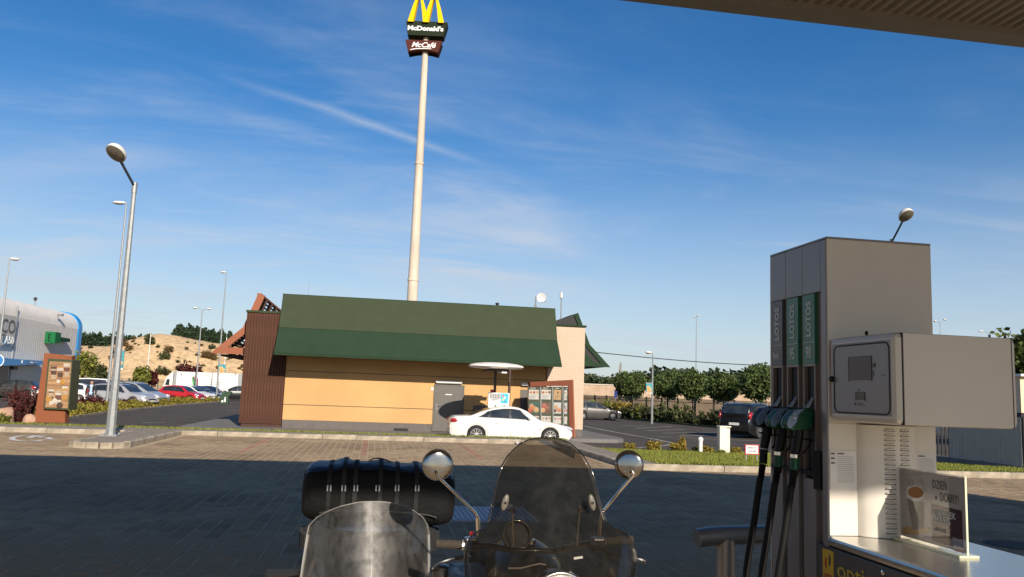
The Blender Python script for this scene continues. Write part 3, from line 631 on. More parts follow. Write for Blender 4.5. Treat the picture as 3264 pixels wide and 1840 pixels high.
# ---------------------------------------------------------------- menu board
MY = 33.85
t = thing('menu_board', 'drive-through menu board with dark panels in a slanted terracotta frame', 'menu board', (A(1750, 1300, MY).x, MY, -0.3))
m_terd = M('terracotta_dark', (0.16, 0.05, 0.026), 0.8, spec=0.2, var=0.06)
def px_slab(pts, y, th, mat, name, parent, **k): return MB().slab([A(a, c, y) for a, c in pts], (0, th, 0)).build(name, mat, parent, **k)
px_slab([(1689, 1218), (1824, 1211), (1829, 1395), (1816, 1395), (1811, 1232), (1690, 1233)], MY, 0.45, m_terd, 'frame', t, bevel=0.01)
px_slab([(1824.2, 1211), (1828, 1211), (1834, 1395), (1829.2, 1395)], MY+0.01, 0.45, m_terra, 'frame_edge', t)
m_ppan = M('menu_panel_green', (0.035, 0.04, 0.02), 0.35)
pans = [(1684, 1719, 1232), (1724, 1757, 1232), (1763, 1790, 1233), (1797, 1809, 1234)]
m_food = [M('food_%d' % i, c, 0.5, var=0.5, scale=25) for i, c in enumerate(((0.32, 0.13, 0.04), (0.26, 0.055, 0.02), (0.33, 0.20, 0.08), (0.09, 0.04, 0.018)))]
m_paper = M('menu_white', (0.40, 0.38, 0.34), 0.7); m_tealp = M('menu_teal', (0.02, 0.07, 0.05), 0.7)
for i, (x0, x1, y0) in enumerate(pans):
    pn = px_slab([(x0, y0), (x1+3, y0), (x1+6, 1392), (x0+1, 1392)], MY+0.05, 0.18, m_ppan, 'menu_panel', t)
    px_slab([(x1+3.4, y0+1), (x1+5.2, y0+1), (x1+8, 1392), (x1+6.2, 1392)], MY+0.03, 0.1, m_gal, 'panel_post', t)
    fy = MY+0.0495
    w = x1-x0
    patch(x0+2, y0+10, x1-2, y0+42, fy, m_paper if i != 2 else m_food[2], pn)
    for k_ in range(3):
        a = A(x0+2+w*(0.17+0.3*k_), y0+19, fy-0.003); MB().lathe([(0.06*w/35, 0), (0.06*w/35, 0.004)], a, (0, -1, 0), 9).build('print', m_food[(i+k_) % 4], pn)
    for k_ in range(3): patch(x0+4, y0+28+4*k_, x0+4+w*(0.75-0.15*k_), y0+29.6+4*k_, fy-0.004, m_pdark, pn)
    patch(x0+7, y0+4, x0+7+w*0.45, y0+6.5, fy, m_paper, pn)
    patch(x0+2, y0+50, x1-2, y0+86, fy, (m_tealp, m_food[3], m_pgrey, m_pgrey)[i], pn)
    for (fx, fyy, rr, c) in ((0.3, 0.35, 0.10, 0), (0.2, 0.72, 0.11, 1), (0.72, 0.68, 0.12, 2), (0.5, 0.5, 0.08, 0)):
        a = A(x0+w*fx, y0+50+36*fyy, fy-0.003); MB().lathe([(rr*w/35, 0), (rr*w/35*0.6, 0.005)], a, (0, -1, 0), 10).build('print', m_food[(c+i) % 4], pn)
    patch(x0+2, y0+94, x1-2, y0+118, fy, m_paper, pn)
    for k_ in range(3):
        a = A(x0+2+w*(0.17+0.3*k_), y0+102, fy-0.003); MB().lathe([(0.05*w/35, 0), (0.05*w/35, 0.004)], a, (0, -1, 0), 9).build('print', m_food[(i+k_+1) % 4], pn)
for (x0, x1) in ((1742, 1752), (1755, 1791), (1795, 1810)): px_slab([(x0, 1231), (x1, 1231), (x1, 1234), (x0, 1234)], MY-0.02, 0.05, m_paper, 'light_strip', t)

# ---------------------------------------------------------------- pylon sign
SY = 70.0; SPH = R(-8.5)
pb, pt_ = A(1314, 950, SY), A(1353, 130, SY)
pyl = thing('pylon_sign', 'tall concrete pylon carrying yellow arches and a dark green name board', 'sign', (pb.x, SY, G), SPH)
m_conc = M('pylon_concrete', (0.56, 0.47, 0.37), 0.9, spec=0.2, var=0.16, scale=1.0, bump=0.3, bscale=10, stretch=(1, 1, 0.3))
zt = pt_.z-G; zk1, zk2 = A(1317, 893, SY).z-G, A(1336, 522, SY).z-G
q = MB(); q.lathe([(0.50, 0), (0.44, zk1), (0.35, zk2), (0.24, zt+2.2)], (0, 0, 0), n=28); q.build('mast', m_conc, pyl, smooth=True, local=True)
for z, r_ in ((zk1, 0.49), (zk2, 0.40)): MB().lathe([(r_-0.05, -0.12), (r_, -0.1), (r_, 0.1), (r_-0.05, 0.12)], (0, 0, z), n=28).build('joint_ring', m_conc, pyl, smooth=True, local=True)
m_sgr = M('sign_green', (0.020, 0.028, 0.016), 0.85, spec=0.12, var=0.05); m_sbr = M('sign_brown', (0.085, 0.026, 0.020), 0.85, spec=0.12, var=0.05); m_syel = M('sign_yellow', (0.82, 0.50, 0.003), 0.8, spec=0.15, var=0.03); m_swh = M('sign_white', (0.85, 0.84, 0.78), 0.6, var=0.02)
def PL(px, py):                              # sign face: offsets from the mast axis along the board, heights above the ground
    p_ = A(px, 90, SY-0.6); c_ = A(1355, 90, SY-0.6); return (p_.x-c_.x)/math.cos(SPH), A(1355, py, SY-0.6).z-G
def psl(pts, y0, th, mat, name, par, **k): return MB().slab([(x_, y0, z_) for x_, z_ in (PL(*p_) for p_ in pts)], (0, th, 0)).build(name, mat, par, local=True, **k)
FY = -0.62
b1 = psl([(1291, 68), (1423, 68), (1411, 114), (1298, 114)], FY, 1.24, m_sgr, 'name_board', pyl, bevel=0.03)
def plet(txt, px, py, px1, h, mat, par, name, **k):
    x_, z_ = PL(px, py); o = lettering(txt, (0, 0, 0), (1, 0, 0), (0, 0, 1), h, mat, None, name, depth=0.04, **k); w_ = max(v.co.x for v in o.data.vertices); f_ = (PL(px1, py)[0]-x_)/w_
    for v in o.data.vertices: v.co = (v.co.x*f_+x_, v.co.y+FY, v.co.z+z_)
    o.parent = par; return o
plet("McDonald's", 1297, 98, 1411, 0.56, m_swh, b1, 'name_lettering', bold=0.04)
cp = [(1292, 129), (1408, 129), (1397, 166)]+[(1397-90*i/8, 166-7*math.sin(math.pi*i/8)) for i in range(1, 8)]+[(1302, 167)]
b2 = psl(cp, FY, 0.55, m_sbr, 'cafe_board', pyl)
psl(cp, 0.35, 0.3, M('sign_back', (0.012, 0.008, 0.008), 0.9, spec=0.1), 'rear_board', pyl)
plet("McCafé", 1312, 152, 1391, 0.66, m_swh, b2, 'cafe_lettering', shear=0.35, bold=0.014)
psl([(1310, 159.5), (1330, 155.5), (1372, 154.5), (1380, 156), (1330, 157.8), (1309, 162)], FY-0.02, 0.019, m_swh, 'swash', b2)
LX = [PL(a, 74)[0] for a in (1297, 1315, 1345.5, 1363.5, 1394, 1412)]; z0 = PL(1305, 74)[1]; Ha = 2.75; n_ = 26
for k_ in range(2):
    a0, a1, i0, i1 = LX[2*k_:2*k_+4]; op, ip_ = [], []
    for i in range(n_+1):
        q_ = 2*i/n_-1; sg_ = math.copysign(1, q_); h_ = math.sin(math.pi/2*(1-abs(q_))); w_ = (1-h_)**0.70   # 0 at the feet, 1 at the crown
        op.append(((a0+i1)/2+sg_*(i1-a0)/2*w_, z0+Ha*h_)); ip_.append(((a1+i0)/2+sg_*(i0-a1)/2*w_, z0+(Ha-0.30)*h_))
    q = MB(); yf = FY-0.22-0.004*k_; th = 0.75
    for i in range(n_):
        vs = []
        for y in (yf, yf+th): vs += [(op[i][0], y, op[i][1]), (op[i+1][0], y, op[i+1][1]), (ip_[i+1][0], y, ip_[i+1][1]), (ip_[i][0], y, ip_[i][1])]
        q.add(vs, [(0, 1, 2, 3), (7, 6, 5, 4), (0, 4, 5, 1), (2, 6, 7, 3)])
    q.build('arch', m_syel, pyl, local=True)

# ---------------------------------------------------------------- poster stand on the left
PYY = 27.6
bl = A(110, 1345, PYY); t = thing('poster_stand', 'terracotta stand holding a green framed lightbox with a drinks poster', 'poster stand', (bl.x+0.7, PYY, 0.0))
m_pst = M('stand_terracotta', (0.23, 0.078, 0.035), 0.85, spec=0.2, var=0.1, scale=3, stretch=(1, 1, 6))
px_slab([(141, 1125), (229, 1135), (228, 1150), (156, 1147), (138, 1303), (203, 1308), (208, 1314), (207, 1349), (107, 1347)], PYY, 0.35, m_pst, 'stand', t, bevel=0.01)
lb = px_slab([(153, 1143), (231, 1147), (219, 1308), (138, 1304)], PYY-0.10, 0.72, M('lightbox_green', (0.045, 0.055, 0.022), 0.4), 'lightbox', t, bevel=0.01)
fy = PYY-0.101
post = px_slab([(158, 1152), (228, 1155), (216, 1302), (144, 1298)], fy, -0.004, M('poster_wood', (0.30, 0.165, 0.07), 0.7, var=0.4, scale=2.0, stretch=(1, 1, 9)), 'poster', lb)
fy -= 0.0045
def ppatch(pts, mat, d=0.0): return px_slab(pts, fy-d, -0.003, mat, 'print', post)
m_pc = [M('drink_%d' % i, c, 0.5, var=0.25, scale=20) for i, c in enumerate(((0.06, 0.03, 0.018), (0.34, 0.25, 0.16), (0.44, 0.39, 0.32), (0.38, 0.18, 0.03), (0.11, 0.045, 0.025), (0.20, 0.10, 0.045)))]
ppatch([(150, 1226), (221, 1227), (221, 1229), (150, 1228.5)], m_pc[4])
def cup(cx, cy, w, h, body, lid, band):
    ppatch([(cx-w/2, cy-h*.5), (cx+w/2, cy-h*.5), (cx+w*.38, cy+h*.5), (cx-w*.38, cy+h*.5)], body)
    ppatch([(cx-w*.56, cy-h*.68), (cx+w*.56, cy-h*.68), (cx+w*.5, cy-h*.47), (cx-w*.5, cy-h*.47)], lid, 0.0035)
    ppatch([(cx-w*.5, cy-h*.3), (cx+w*.5, cy-h*.3), (cx+w*.44, cy+h*.08), (cx-w*.44, cy+h*.08)], band, 0.0035)
cup(171, 1192, 19, 34, m_pc[1], m_pc[0], m_pc[0]); cup(192, 1199, 18, 36, m_pc[5], m_pc[2], m_pc[0]); cup(213, 1182, 19, 34, m_pc[1], m_pc[2], m_pc[4])
cup(163, 1262, 17, 30, m_pc[4], m_pc[2], m_pc[1]); cup(186, 1272, 20, 40, m_pc[2], m_pc[1], m_pc[4]); cup(207, 1256, 17, 36, m_pc[3], m_pc[2], m_pc[1])
for (cx_, cy_, r_, mi) in ((200, 1217, 0.08, 3), (186, 1216, 0.06, 2), (155, 1272, 0.09, 3), (163, 1285, 0.07, 2), (174, 1278, 0.08, 2), (190, 1292, 0.10, 0)):
    a = A(cx_, cy_, fy-0.006); MB().lathe([(r_, 0), (r_*0.7, 0.004)], a, (0, -1, 0), 10).build('print', m_pc[mi], post)

# ---------------------------------------------------------------- store on the left, its facade running away from the viewer
SX = -31.0
def S(px, py): return AX(px, py, SX)
yN, yF = 55.0, S(243, 1100).y
ztop = S(120, 966).z
m_clad = M('store_cladding', (0.60, 0.56, 0.51), 0.6, var=0.05, scale=1); m_clad2 = M('store_cladding_pale', (0.78, 0.71, 0.62), 0.55, var=0.05, scale=1)
m_blue = M('store_blue', (0.01, 0.22, 0.52), 0.4, var=0.06)
st = thing('retail_store', 'grey metal clad retail store with a rounded roof edge and blue corner trim', 'building', (SX-5, 75, G))
rad = 1.6
prof = [(SX-25, G), (SX, G), (SX, ztop-rad)]+[(SX-rad+rad*math.cos(math.pi/2*i/8), ztop-rad+rad*math.sin(math.pi/2*i/8)) for i in range(1, 9)]+[(SX-25, ztop+0.4)]
MB().prism(prof, 'y', yN, yF).build('shell', m_clad2, st, smooth=30)
me = bpy.data.meshes.new('cladding_panel'); q = MB().box(-0.04, 0, -0.225, 0.225, 0, ztop-rad-G-0.05); 
q.box(0, 0.008, -0.05, 0.05, 0, ztop-rad-G-0.05); me.from_pydata(q.v, [], q.f); me.materials.append(m_clad)
y = yN+0.25
while y < yF-0.3:
    inst(me, 'cladding_panel', st, (SX+0.05-(SX-5), y-75, 0)); y += 0.46
tr = [(SX+0.12, G), (SX+0.12, ztop-rad)]+[(SX-rad+(rad+0.12)*math.cos(math.pi/2*i/8), ztop-rad+(rad+0.12)*math.sin(math.pi/2*i/8)) for i in range(1, 9)]+[(SX-6, ztop+0.2), (SX-6, ztop-0.6), (SX-rad-0.4, ztop-0.6), (SX-0.5, ztop-rad-0.5), (SX-0.5, G)]
MB().prism(tr, 'y', yF+0.002, yF+1.0).build('corner_trim', m_blue, st, smooth=30)
xf = SX+0.08
def sp(pts, mat, name, parent=st, th=0.12, x=None):
    x = xf if x is None else x; return MB().slab([AX(a, c, x) for a, c in pts], (th, 0, 0)).build(name, mat, parent)
m_sgn = M('store_sign_white', (0.52, 0.49, 0.44), 0.5); m_ltr = M('store_letter_grey', (0.10, 0.095, 0.09), 0.5)
bd = sp([(-60, 990), (51, 1010), (34, 1103), (-60, 1095)], m_sgn, 'store_sign', th=0.18)
sp([(13, 1074), (36, 1077), (33, 1101), (10, 1098)], M('sign_steel_blue', (0.05, 0.20, 0.36), 0.5), 'sign_panel', bd, x=xf+0.185, th=0.02)
UU, VV = (0, 1, 0), (0, 0, 1)
p0 = AX(1, 1057, xf+0.185); lettering('CO', p0, UU, VV, 1.62, m_ltr, bd, depth=0.04, xs=1.1)
p0 = AX(14.5, 1094, xf+0.21); lettering('A50', p0, UU, VV, 0.86, m_swh, bd, depth=0.03, bold=0.02, xs=1.2)
p0 = AX(2, 1088, xf+0.185); lettering('T', p0, UU, VV, 0.9, m_ltr, bd, depth=0.03, xs=1.4)
m_gsn = M('store_green', (0.006, 0.12, 0.035), 0.7, spec=0.2); m_gdk = M('store_green_dark', (0.004, 0.05, 0.018), 0.7, spec=0.2)
gb = sp([(146, 1057), (163, 1060), (160, 1092), (141, 1094)], m_gsn, 'green_emblem', th=0.9)
p0 = AX(150, 1088, xf+0.905); lettering('E', p0, UU, VV, 1.0, m_gdk, gb, 'emblem_mark', depth=0.05, xs=1.3)
sp([(164, 1072), (207, 1079), (207, 1090), (164, 1087)], m_gdk, 'green_letters', th=0.5)
cn = sp([(-60, 1138), (60, 1147), (118, 1150), (117, 1162), (60, 1161), (-60, 1165)], m_blue, 'entrance_canopy', th=1.2)
p0 = AX(68, 1159, xf+1.205); lettering('0', p0, UU, VV, 0.42, m_swh, cn, depth=0.03)
for (q0, q1) in ((95, 100), (101, 108), (109, 115)): sp([(q0, 1154), (q1, 1154.4), (q1, 1157.4), (q0, 1157)], m_swh, 'small_print', cn, x=xf+1.205, th=0.02)
sp([(-60, 1164), (22, 1164), (16, 1250), (-60, 1250)], M('store_entrance_navy', (0.012, 0.02, 0.045), 0.4), 'entrance', th=0.15)
for (a, c) in (((57, 975), (50, 1250)), ((186, 1000), (184, 1012))):
    q = MB(); p0, p1 = AX(*a, xf), AX(*c, xf); q.tube([p0, (p0.x, p0.y, p1.z)], 0.07, 6); q.build('downpipe', m_gal, st)
sp([(184, 1000), (190, 1001), (189, 1008), (184, 1007)], m_gal, 'camera_box', th=0.4)
sp([(32, 1168), (46, 1168), (44, 1178), (32, 1178)], m_pdark, 'wall_lamp', th=0.3)
p = A(113, 953, 95); t = thing('roof_fan', 'dark roof fan standing on top of the retail store', 'vent', (p.x, 95, ztop)); MB().tube([(p.x, 95, ztop-0.5), (p.x, 95, p.z)], 0.07).build('stem', m_gal, t); MB().lathe([(0.06, -0.25), (0.2, 0.0), (0.2, 0.05), (0.12, 0.16), (0.0, 0.2)], (p.x, 95, p.z)).build('cowl', m_pdark, t)
# ================================================================ STREET LAMPS AND POLES
m_lens = M('lamp_lens', (0.15, 0.13, 0.095), 0.3, var=0.25, scale=12); m_lcap = M('lamp_cap', (0.66, 0.62, 0.55), 0.45, var=0.08); m_navy = M('arm_dark', (0.05, 0.055, 0.07), 0.45, 0.4)
def dome_lamp(label, base, zt, head, grp):
    """galvanised octagonal post, angled arm, dome luminaire with a clear bowl; arm goes towards +x of its own axes"""
    t = thing('street_lamp', label, 'street lamp', base, 0, grp); bz = base[2]; h = zt-bz
    q = MB(); q.lathe([(0.115, 0.0), (0.105, h*0.12), (0.085, h*0.35), (0.055, h)], (0, 0, 0), n=8); q.build('post', m_gal, t, local=True)
    MB().box(-0.2, 0.2, -0.2, 0.2, 0, 0.025).build('base_plate', m_gal, t, local=True, bevel=0.004)
    q = MB()
    for sx in (-1, 1):
        for sy in (-1, 1): q.lathe([(0.022, 0.02), (0.022, 0.06)], (sx*0.15, sy*0.15, 0), n=6)
    q.build('anchor_bolts', m_gal, t, local=True)
    hd = Vector(head)-Vector(base); d = Vector((hd.x, hd.y, 0)).normalized()
    MB().tube([(0, 0, h-0.25), (0, 0, h+0.02)], 0.066, 10).build('collar', m_gal, t, local=True)
    e = hd-Vector((d.x*0.16, d.y*0.16, 0.10))
    MB().tube([(0, 0, h-0.08), e], 0.032, 8).build('arm', m_navy, t, local=True)
    ax = (Vector((0, 0, 1))+d*(-0.62)).normalized(); sd = ax.cross(d).normalized(); fd = sd.cross(ax)
    def egg(prof, name, mat, par):
        q = MB(); nn = 20; vs, fs = [], []
        for (r_, hh) in prof:
            for j in range(nn):
                w = 2*math.pi*j/nn; vs.append(hd+sd*(r_*0.78*math.sin(w))-fd*(r_*math.cos(w)*(1.0 if math.cos(w) < 0 else 0.95))+ax*hh)
        for i in range(len(prof)-1):
            for j in range(nn): fs.append((i*nn+j, i*nn+(j+1) % nn, (i+1)*nn+(j+1) % nn, (i+1)*nn+j))
        fs += [tuple(range(nn)), tuple((len(prof)-1)*nn+j for j in range(nn))]
        return q.add(vs, fs).build(name, mat, par, local=True, smooth=50)
    hh = egg([(0.285, -0.02), (0.285, 0.02), (0.26, 0.09), (0.20, 0.15), (0.10, 0.19), (0.01, 0.20)], 'housing', m_lcap, t)
    egg([(0.01, -0.07), (0.12, -0.065), (0.20, -0.045), (0.262, -0.0195)], 'bowl', m_lens, hh)
    return t
b0 = (-6.02, 21.3, 0.108); zt = A(425, 585, 21.3).z; hp = A(370, 490, 20.5)
b0 = (A(350, 1398, 21.3).x, 21.3, 0.108)
dome_lamp('grey lamp post with a tilted dome lamp standing on the paved island', b0, zt, hp, 'dome lamps of the petrol station')
p = A(2842, 765, 24.5); dome_lamp('dome street lamp rising behind the top of the fuel dispenser', (p.x, 24.5, verge_z(p.x, 24.5)), p.z, A(2888, 688, 23.6), 'dome lamps of the petrol station')
def tall_lamp(label, px, base_py, top_px, top_py, Y, heads, grp='tall car park lamps', r_=0.09, hl=0.75, dome=False):
    b_ = A(px, base_py, Y); tp = A(top_px, top_py, Y); bz = G; x = tp.x
    t = thing('car_park_lamp', label, 'street lamp', (x, Y, bz), 0, grp); h = tp.z-bz
    q = MB(); q.lathe([(r_, 0), (r_*0.85, h*0.5), (r_*0.5, h)], (0, 0, 0), n=8); q.build('post', m_gal, t, local=True)
    for (s, L_, rise) in heads:
        MB().tube([(0, 0, h-0.1), (s*L_*0.4, 0, h+rise*0.6), (s*L_, 0, h+rise)], 0.03, 6).build('arm', m_gal, t, local=True)
        q = MB(); q.ell((s*(L_+hl*0.42), -0.02, h+rise+0.02), (hl*0.5, 0.17, 0.10), 14, 8); hh = q.build('lamp_head', m_lcap, t, local=True, smooth=60)
        q = MB(); q.ell((s*(L_+hl*0.46), -0.02, h+rise-0.05), (hl*0.36, 0.13, 0.06), 12, 6); q.build('lens', m_lens, hh, local=True, smooth=60)
    return t
tall_lamp('tall lamp with one long white head just behind the dome lamp on the left', 352, 1280, 403, 650, 53, [(-1, 0.05, 0.02)], hl=0.85)
tall_lamp('thin lamp with a small white head in front of the grey store', 0, 1260, 30, 828, 64, [(1, 0.05, 0.05)], hl=0.72)
tall_lamp('tall single-headed lamp left of the restaurant, beyond the hedge', 685, 1275, 722, 870, 86, [(-1, 0.05, 0.03)], hl=0.6)
tall_lamp('double-headed lamp behind the white truck', 632, 1180, 645, 990, 95, [(-1, 0.55, 0.25), (1, 0.45, 0.2)], hl=0.55)
tall_lamp('single-headed lamp among the round trees', 2078, 1345, 2081, 1130, 60, [(-1, 0.12, 0.12)], hl=0.55)
tall_lamp('very tall slim mast with two small floodlights behind the round trees', 2220, 1300, 2220, 1012, 110, [(-1, 0.1, 0.0), (1, 0.12, 0.25)], hl=0.3, r_=0.08)
tall_lamp('slim twin-armed lamp seen right of the fuel dispenser', 2997, 1200, 2996, 1030, 90, [(-1, 0.5, 0.2), (1, 0.45, 0.45)], hl=0.4, r_=0.07)
tall_lamp('distant lamp head over the dispenser display box', 3160, 1200, 3150, 1060, 100, [(-1, 0.8, 0.1)], hl=0.8, r_=0.06)
def pole(px, p0, p1, Y, label, name='flagpole', cat='pole', r_=0.06):
    a = A(px, p1, Y); o = MB().lathe([(r_*1.2, 0), (r_, 1.5), (r_*0.6, a.z-G)], (a.x, Y, G), n=8).build(name, M('pole_white', (0.72, 0.68, 0.60), 0.5)); return tag(o, label, cat, 'bare poles by the sand heap')
pole(252, 1200, 1062, 100, 'white flagpole right beside the grey store corner'); pole(481, 1200, 1062, 100, 'white flagpole in front of the sand heap')
pole(723, 1200, 1075, 92, 'white pole beside the banner left of the restaurant'); pole(2391, 1240, 1152, 120, 'thin pole above the round tree next to the dispenser')
p = A(1978, 1155, 130); t = thing('flag', 'furled flag on a pole beyond the concrete wall', 'flag', (p.x, 130, G)); MB().tube([(p.x, 130, G), (p.x, 130, p.z)], 0.08, 6).build('pole', m_gal, t)
MB().slab([(p.x, 130, p.z), (p.x+0.25, 130, p.z-0.3), (p.x+0.3, 130, p.z-2.0), (p.x-0.3, 130, p.z-2.0), (p.x-0.2, 130, p.z-0.8)], (0, 0.1, 0)).build('cloth', M('flag_grey', (0.25, 0.25, 0.22), 0.8), t)
# banners fixed to poles
m_bteal = M('banner_teal', (0.04, 0.26, 0.28), 0.6, var=0.3, scale=6); m_bfood = M('banner_food', (0.60, 0.30, 0.10), 0.6, var=0.4, scale=6); m_bwht = M('banner_white', (0.62, 0.56, 0.48), 0.6)
def banner(px0, py0, px1, py1, Y, label):
    a, c = A(px0, py0, Y), A(px1, py1, Y); x0, x1, z0_, z1 = min(a.x, c.x), max(a.x, c.x), min(a.z, c.z), max(a.z, c.z); w, h = x1-x0, z1-z0_
    t = thing('pole_banner', label, 'banner', ((x0+x1)/2, Y, z0_), 0, 'restaurant pole banners')
    bx(x0, x1, Y, Y+0.06, z0_, z1).build('sheet', m_bteal, t)
    q = MB()
    for (u, v, r_) in ((0.35, 0.55, 0.30), (0.6, 0.35, 0.32), (0.4, 0.2, 0.28)): q.lathe([(r_*w, 0), (r_*w*0.6, 0.02)], (x0+u*w, Y-0.001, z0_+v*h), (0, -1, 0), 12)
    q.build('print', m_bfood, t); bx(x0, x1, Y-0.005, Y, z0_, z0_+0.1*h).build('print', m_bwht, t); bx(x0-0.03, x1+0.03, Y-0.02, Y+0.08, z1, z1+0.05).build('bracket', m_gal, t)
banner(366, 1118, 391, 1180, 52.8, 'teal poster banner behind the dome lamp post'); banner(697, 1162, 718, 1191, 85.7, 'small teal burger banner left of the timber tower'); banner(2060, 1222, 2079, 1255, 59.8, 'small teal burger banner on the lamp among the round trees')
# overhead wire and its pole
q = MB(); w0, w1 = A(1780, 1110, 62), A(2720, 1172, 66); pts = []
for i in range(17):
    u = i/16; pq = w0.lerp(w1, u); pts.append((pq.x, pq.y, pq.z-0.75*math.sin(math.pi*u)*0.5)) 
tag(q.tube(pts, 0.035, 5).build('overhead_wire', m_black), 'black overhead wire sagging across the sky right of the restaurant', 'wire')
o = MB().lathe([(0.16, G), (0.10, w1.z+0.6)], (w1.x, w1.y, 0), n=10).build('utility_pole', m_conc); tag(o, 'concrete utility pole carrying the overhead wire', 'pole')
o = MB().lathe([(0.14, G), (0.09, w0.z+0.5)], (w0.x, w0.y, 0), n=10).build('utility_pole', m_conc); tag(o, 'concrete pole behind the restaurant where the overhead wire starts', 'pole')

# ================================================================ SAND HEAP, PINES, SHRUBS
m_sandh = M('sand_heap', (0.56, 0.39, 0.215), 0.95, spec=0.1, var=0.26, scale=1.6, bump=1.0, bscale=1.0)
def hill(u, v):
    x = -95+u*100; y = 112+v*75
    ridge = 6.1+1.5/(1+math.exp(-(x+40)/1.6))+1.15*math.exp(-((x+34)/4.5)**2)+0.35*mnoise.noise((x*0.12, 0, 3))
    t_ = min(1, max(0, (y-112)/26)); s = t_*t_*(3-2*t_); s = 0.35*t_+0.65*s
    z = G+(ridge-G)*s+(0.9*mnoise.noise((x*0.16, y*0.16, 0))+0.45*mnoise.noise((x*0.5, y*0.4, 7))+0.25*abs(mnoise.noise((x*0.9, y*0.25, 2))))*min(1, t_*3)*(1 if t_ < 0.7 else 0.35)
    return x, y, max(-0.6, z)
b = MB(); b.grid(hill, 150, 90); struct(b.build('sand_hill', m_sandh, smooth=60))
def hill_z(x, y): return hill((x+95)/100, (y-112)/75)[2]
m_pine = leafmat('pine_needles', (0.030, 0.050, 0.022), 0.5, 0.1); m_bark = M('bark', (0.09, 0.06, 0.04), 0.9, var=0.3, bump=0.6, bscale=20)
def pine_proto(seed, h, w):
    g = np.random.default_rng(seed); P = []
    for k_ in range(13):
        u = k_/12; z = h*(0.22+0.76*u); r_ = w*(1-u*0.8)*(0.75+0.5*g.random())
        n = int(70*(1.15-u)); a = g.random(n)*6.28; rr = r_*np.sqrt(g.random(n)); P.append(np.c_[rr*np.cos(a)+g.normal(0, 0.15), rr*np.sin(a)+g.normal(0, 0.15), z+g.normal(0, h*0.025, n)-rr*0.12])
    return leaves(np.concatenate(P), 0.55, 1.5, 0.3, seed)
pines = []
for s_ in range(4):
    q = pine_proto(s_, 5.5+s_*0.5, 1.7+0.25*s_).build('crown', m_pine, None, fix=False); tr_ = MB().lathe([(0.16, -0.5), (0.12, 2), (0.03, 5)], (0, 0, 0), n=6).build('trunk', m_bark, None)
    pines.append((q.data, tr_.data)); bpy.data.objects.remove(q); bpy.data.objects.remove(tr_)
npine = 0
def pine(px, Y, pytop, label):
    global npine
    a = A(px, pytop, Y); base = hill_z(a.x, Y) if Y < 187 and -95 < a.x < 5 else 0.0; cm, tm = pines[npine % 4]; h0 = 5.5+(npine % 4)*0.5
    t = thing('pine_tree', label, 'tree', (a.x, Y, base), npine*1.3, 'pines behind the sand heap'); sc = max(0.45, (a.z-base)/h0); t.scale = (sc*1.05, sc*1.05, sc)
    inst(cm, 'crown', t, (0, 0, 0)); inst(tm, 'trunk', t, (0, 0, 0)); npine += 1
for i in range(40): pine(215+i*6.6+random.uniform(-4, 4), 160+random.uniform(-8, 16), 1066+random.uniform(-8, 12)+(12 if i > 30 else 0), 'dark pine in the dense row between the store corner and the sand peak')
for i in range(32): pine(556+i*6.4+random.uniform(-5, 5), 158+random.uniform(-6, 14), 1091+random.uniform(-16, 10)+0.15*i, 'dark pine on the ridge between the sand peak and the restaurant')
m_sh = [leafmat('shrub_green', (0.075, 0.085, 0.028), 0.5), leafmat('shrub_brown', (0.15, 0.095, 0.04), 0.5), leafmat('shrub_yellow', (0.26, 0.19, 0.03), 0.5), leafmat('shrub_red', (0.085, 0.020, 0.018), 0.5), leafmat('shrub_lime', (0.16, 0.17, 0.03), 0.5), leafmat('shrub_dark', (0.045, 0.05, 0.02), 0.5)]
shm = []
for k_ in range(6):
    pts = clumped(420, (0.9, 0.9, 0.65), 16, 0.42, 40+k_, 0.45, (0, 0, 0.55)); q = leaves(pts, 0.16, 1.7, 0, k_).build('foliage', m_sh[k_], None, fix=False); shm.append(q.data); bpy.data.objects.remove(q)
stem_m = MB()
for k_ in range(5):
    a = 6.28*k_/5; stem_m.tube([(0, 0, -0.1), (0.3*math.cos(a), 0.3*math.sin(a), 0.55)], [0.03, 0.01], 5)
stem_o = stem_m.build('stem', m_bark); STEM = stem_o.data; bpy.data.objects.remove(stem_o)
def shrub(loc, s, kind, label, grp, sz=None, name='shrub'):
    t = thing(name, label, 'shrub', loc, random.random()*6, grp); t.scale = (s, s, sz or s); inst(shm[kind], 'foliage', t, (0, 0, 0)); inst(STEM, 'stem', t, (0, 0, 0)); return t
g = np.random.default_rng(21)
for i in range(120):
    px = 215+g.random()*600; Y = 115+g.random()*20; d = ray(px, 1150); x = d.x/d.y*Y
    if not -94 < x < 4: continue
    sz_ = 0.22+g.random()**3*0.95; kd = int(g.choice([0, 0, 1, 1, 1, 5]))
    shrub((x, Y, hill_z(x, Y)-0.05), sz_, kd, ('large ' if sz_ > 0.6 else 'small ')+('olive green' if kd == 0 else 'dry brown' if kd == 1 else 'dark green')+' bush on the '+('upper' if Y > 125 else 'lower')+' slope of the sand heap '+('left' if px < 480 else 'right')+' of the peak', 'bushes on the sand heap')
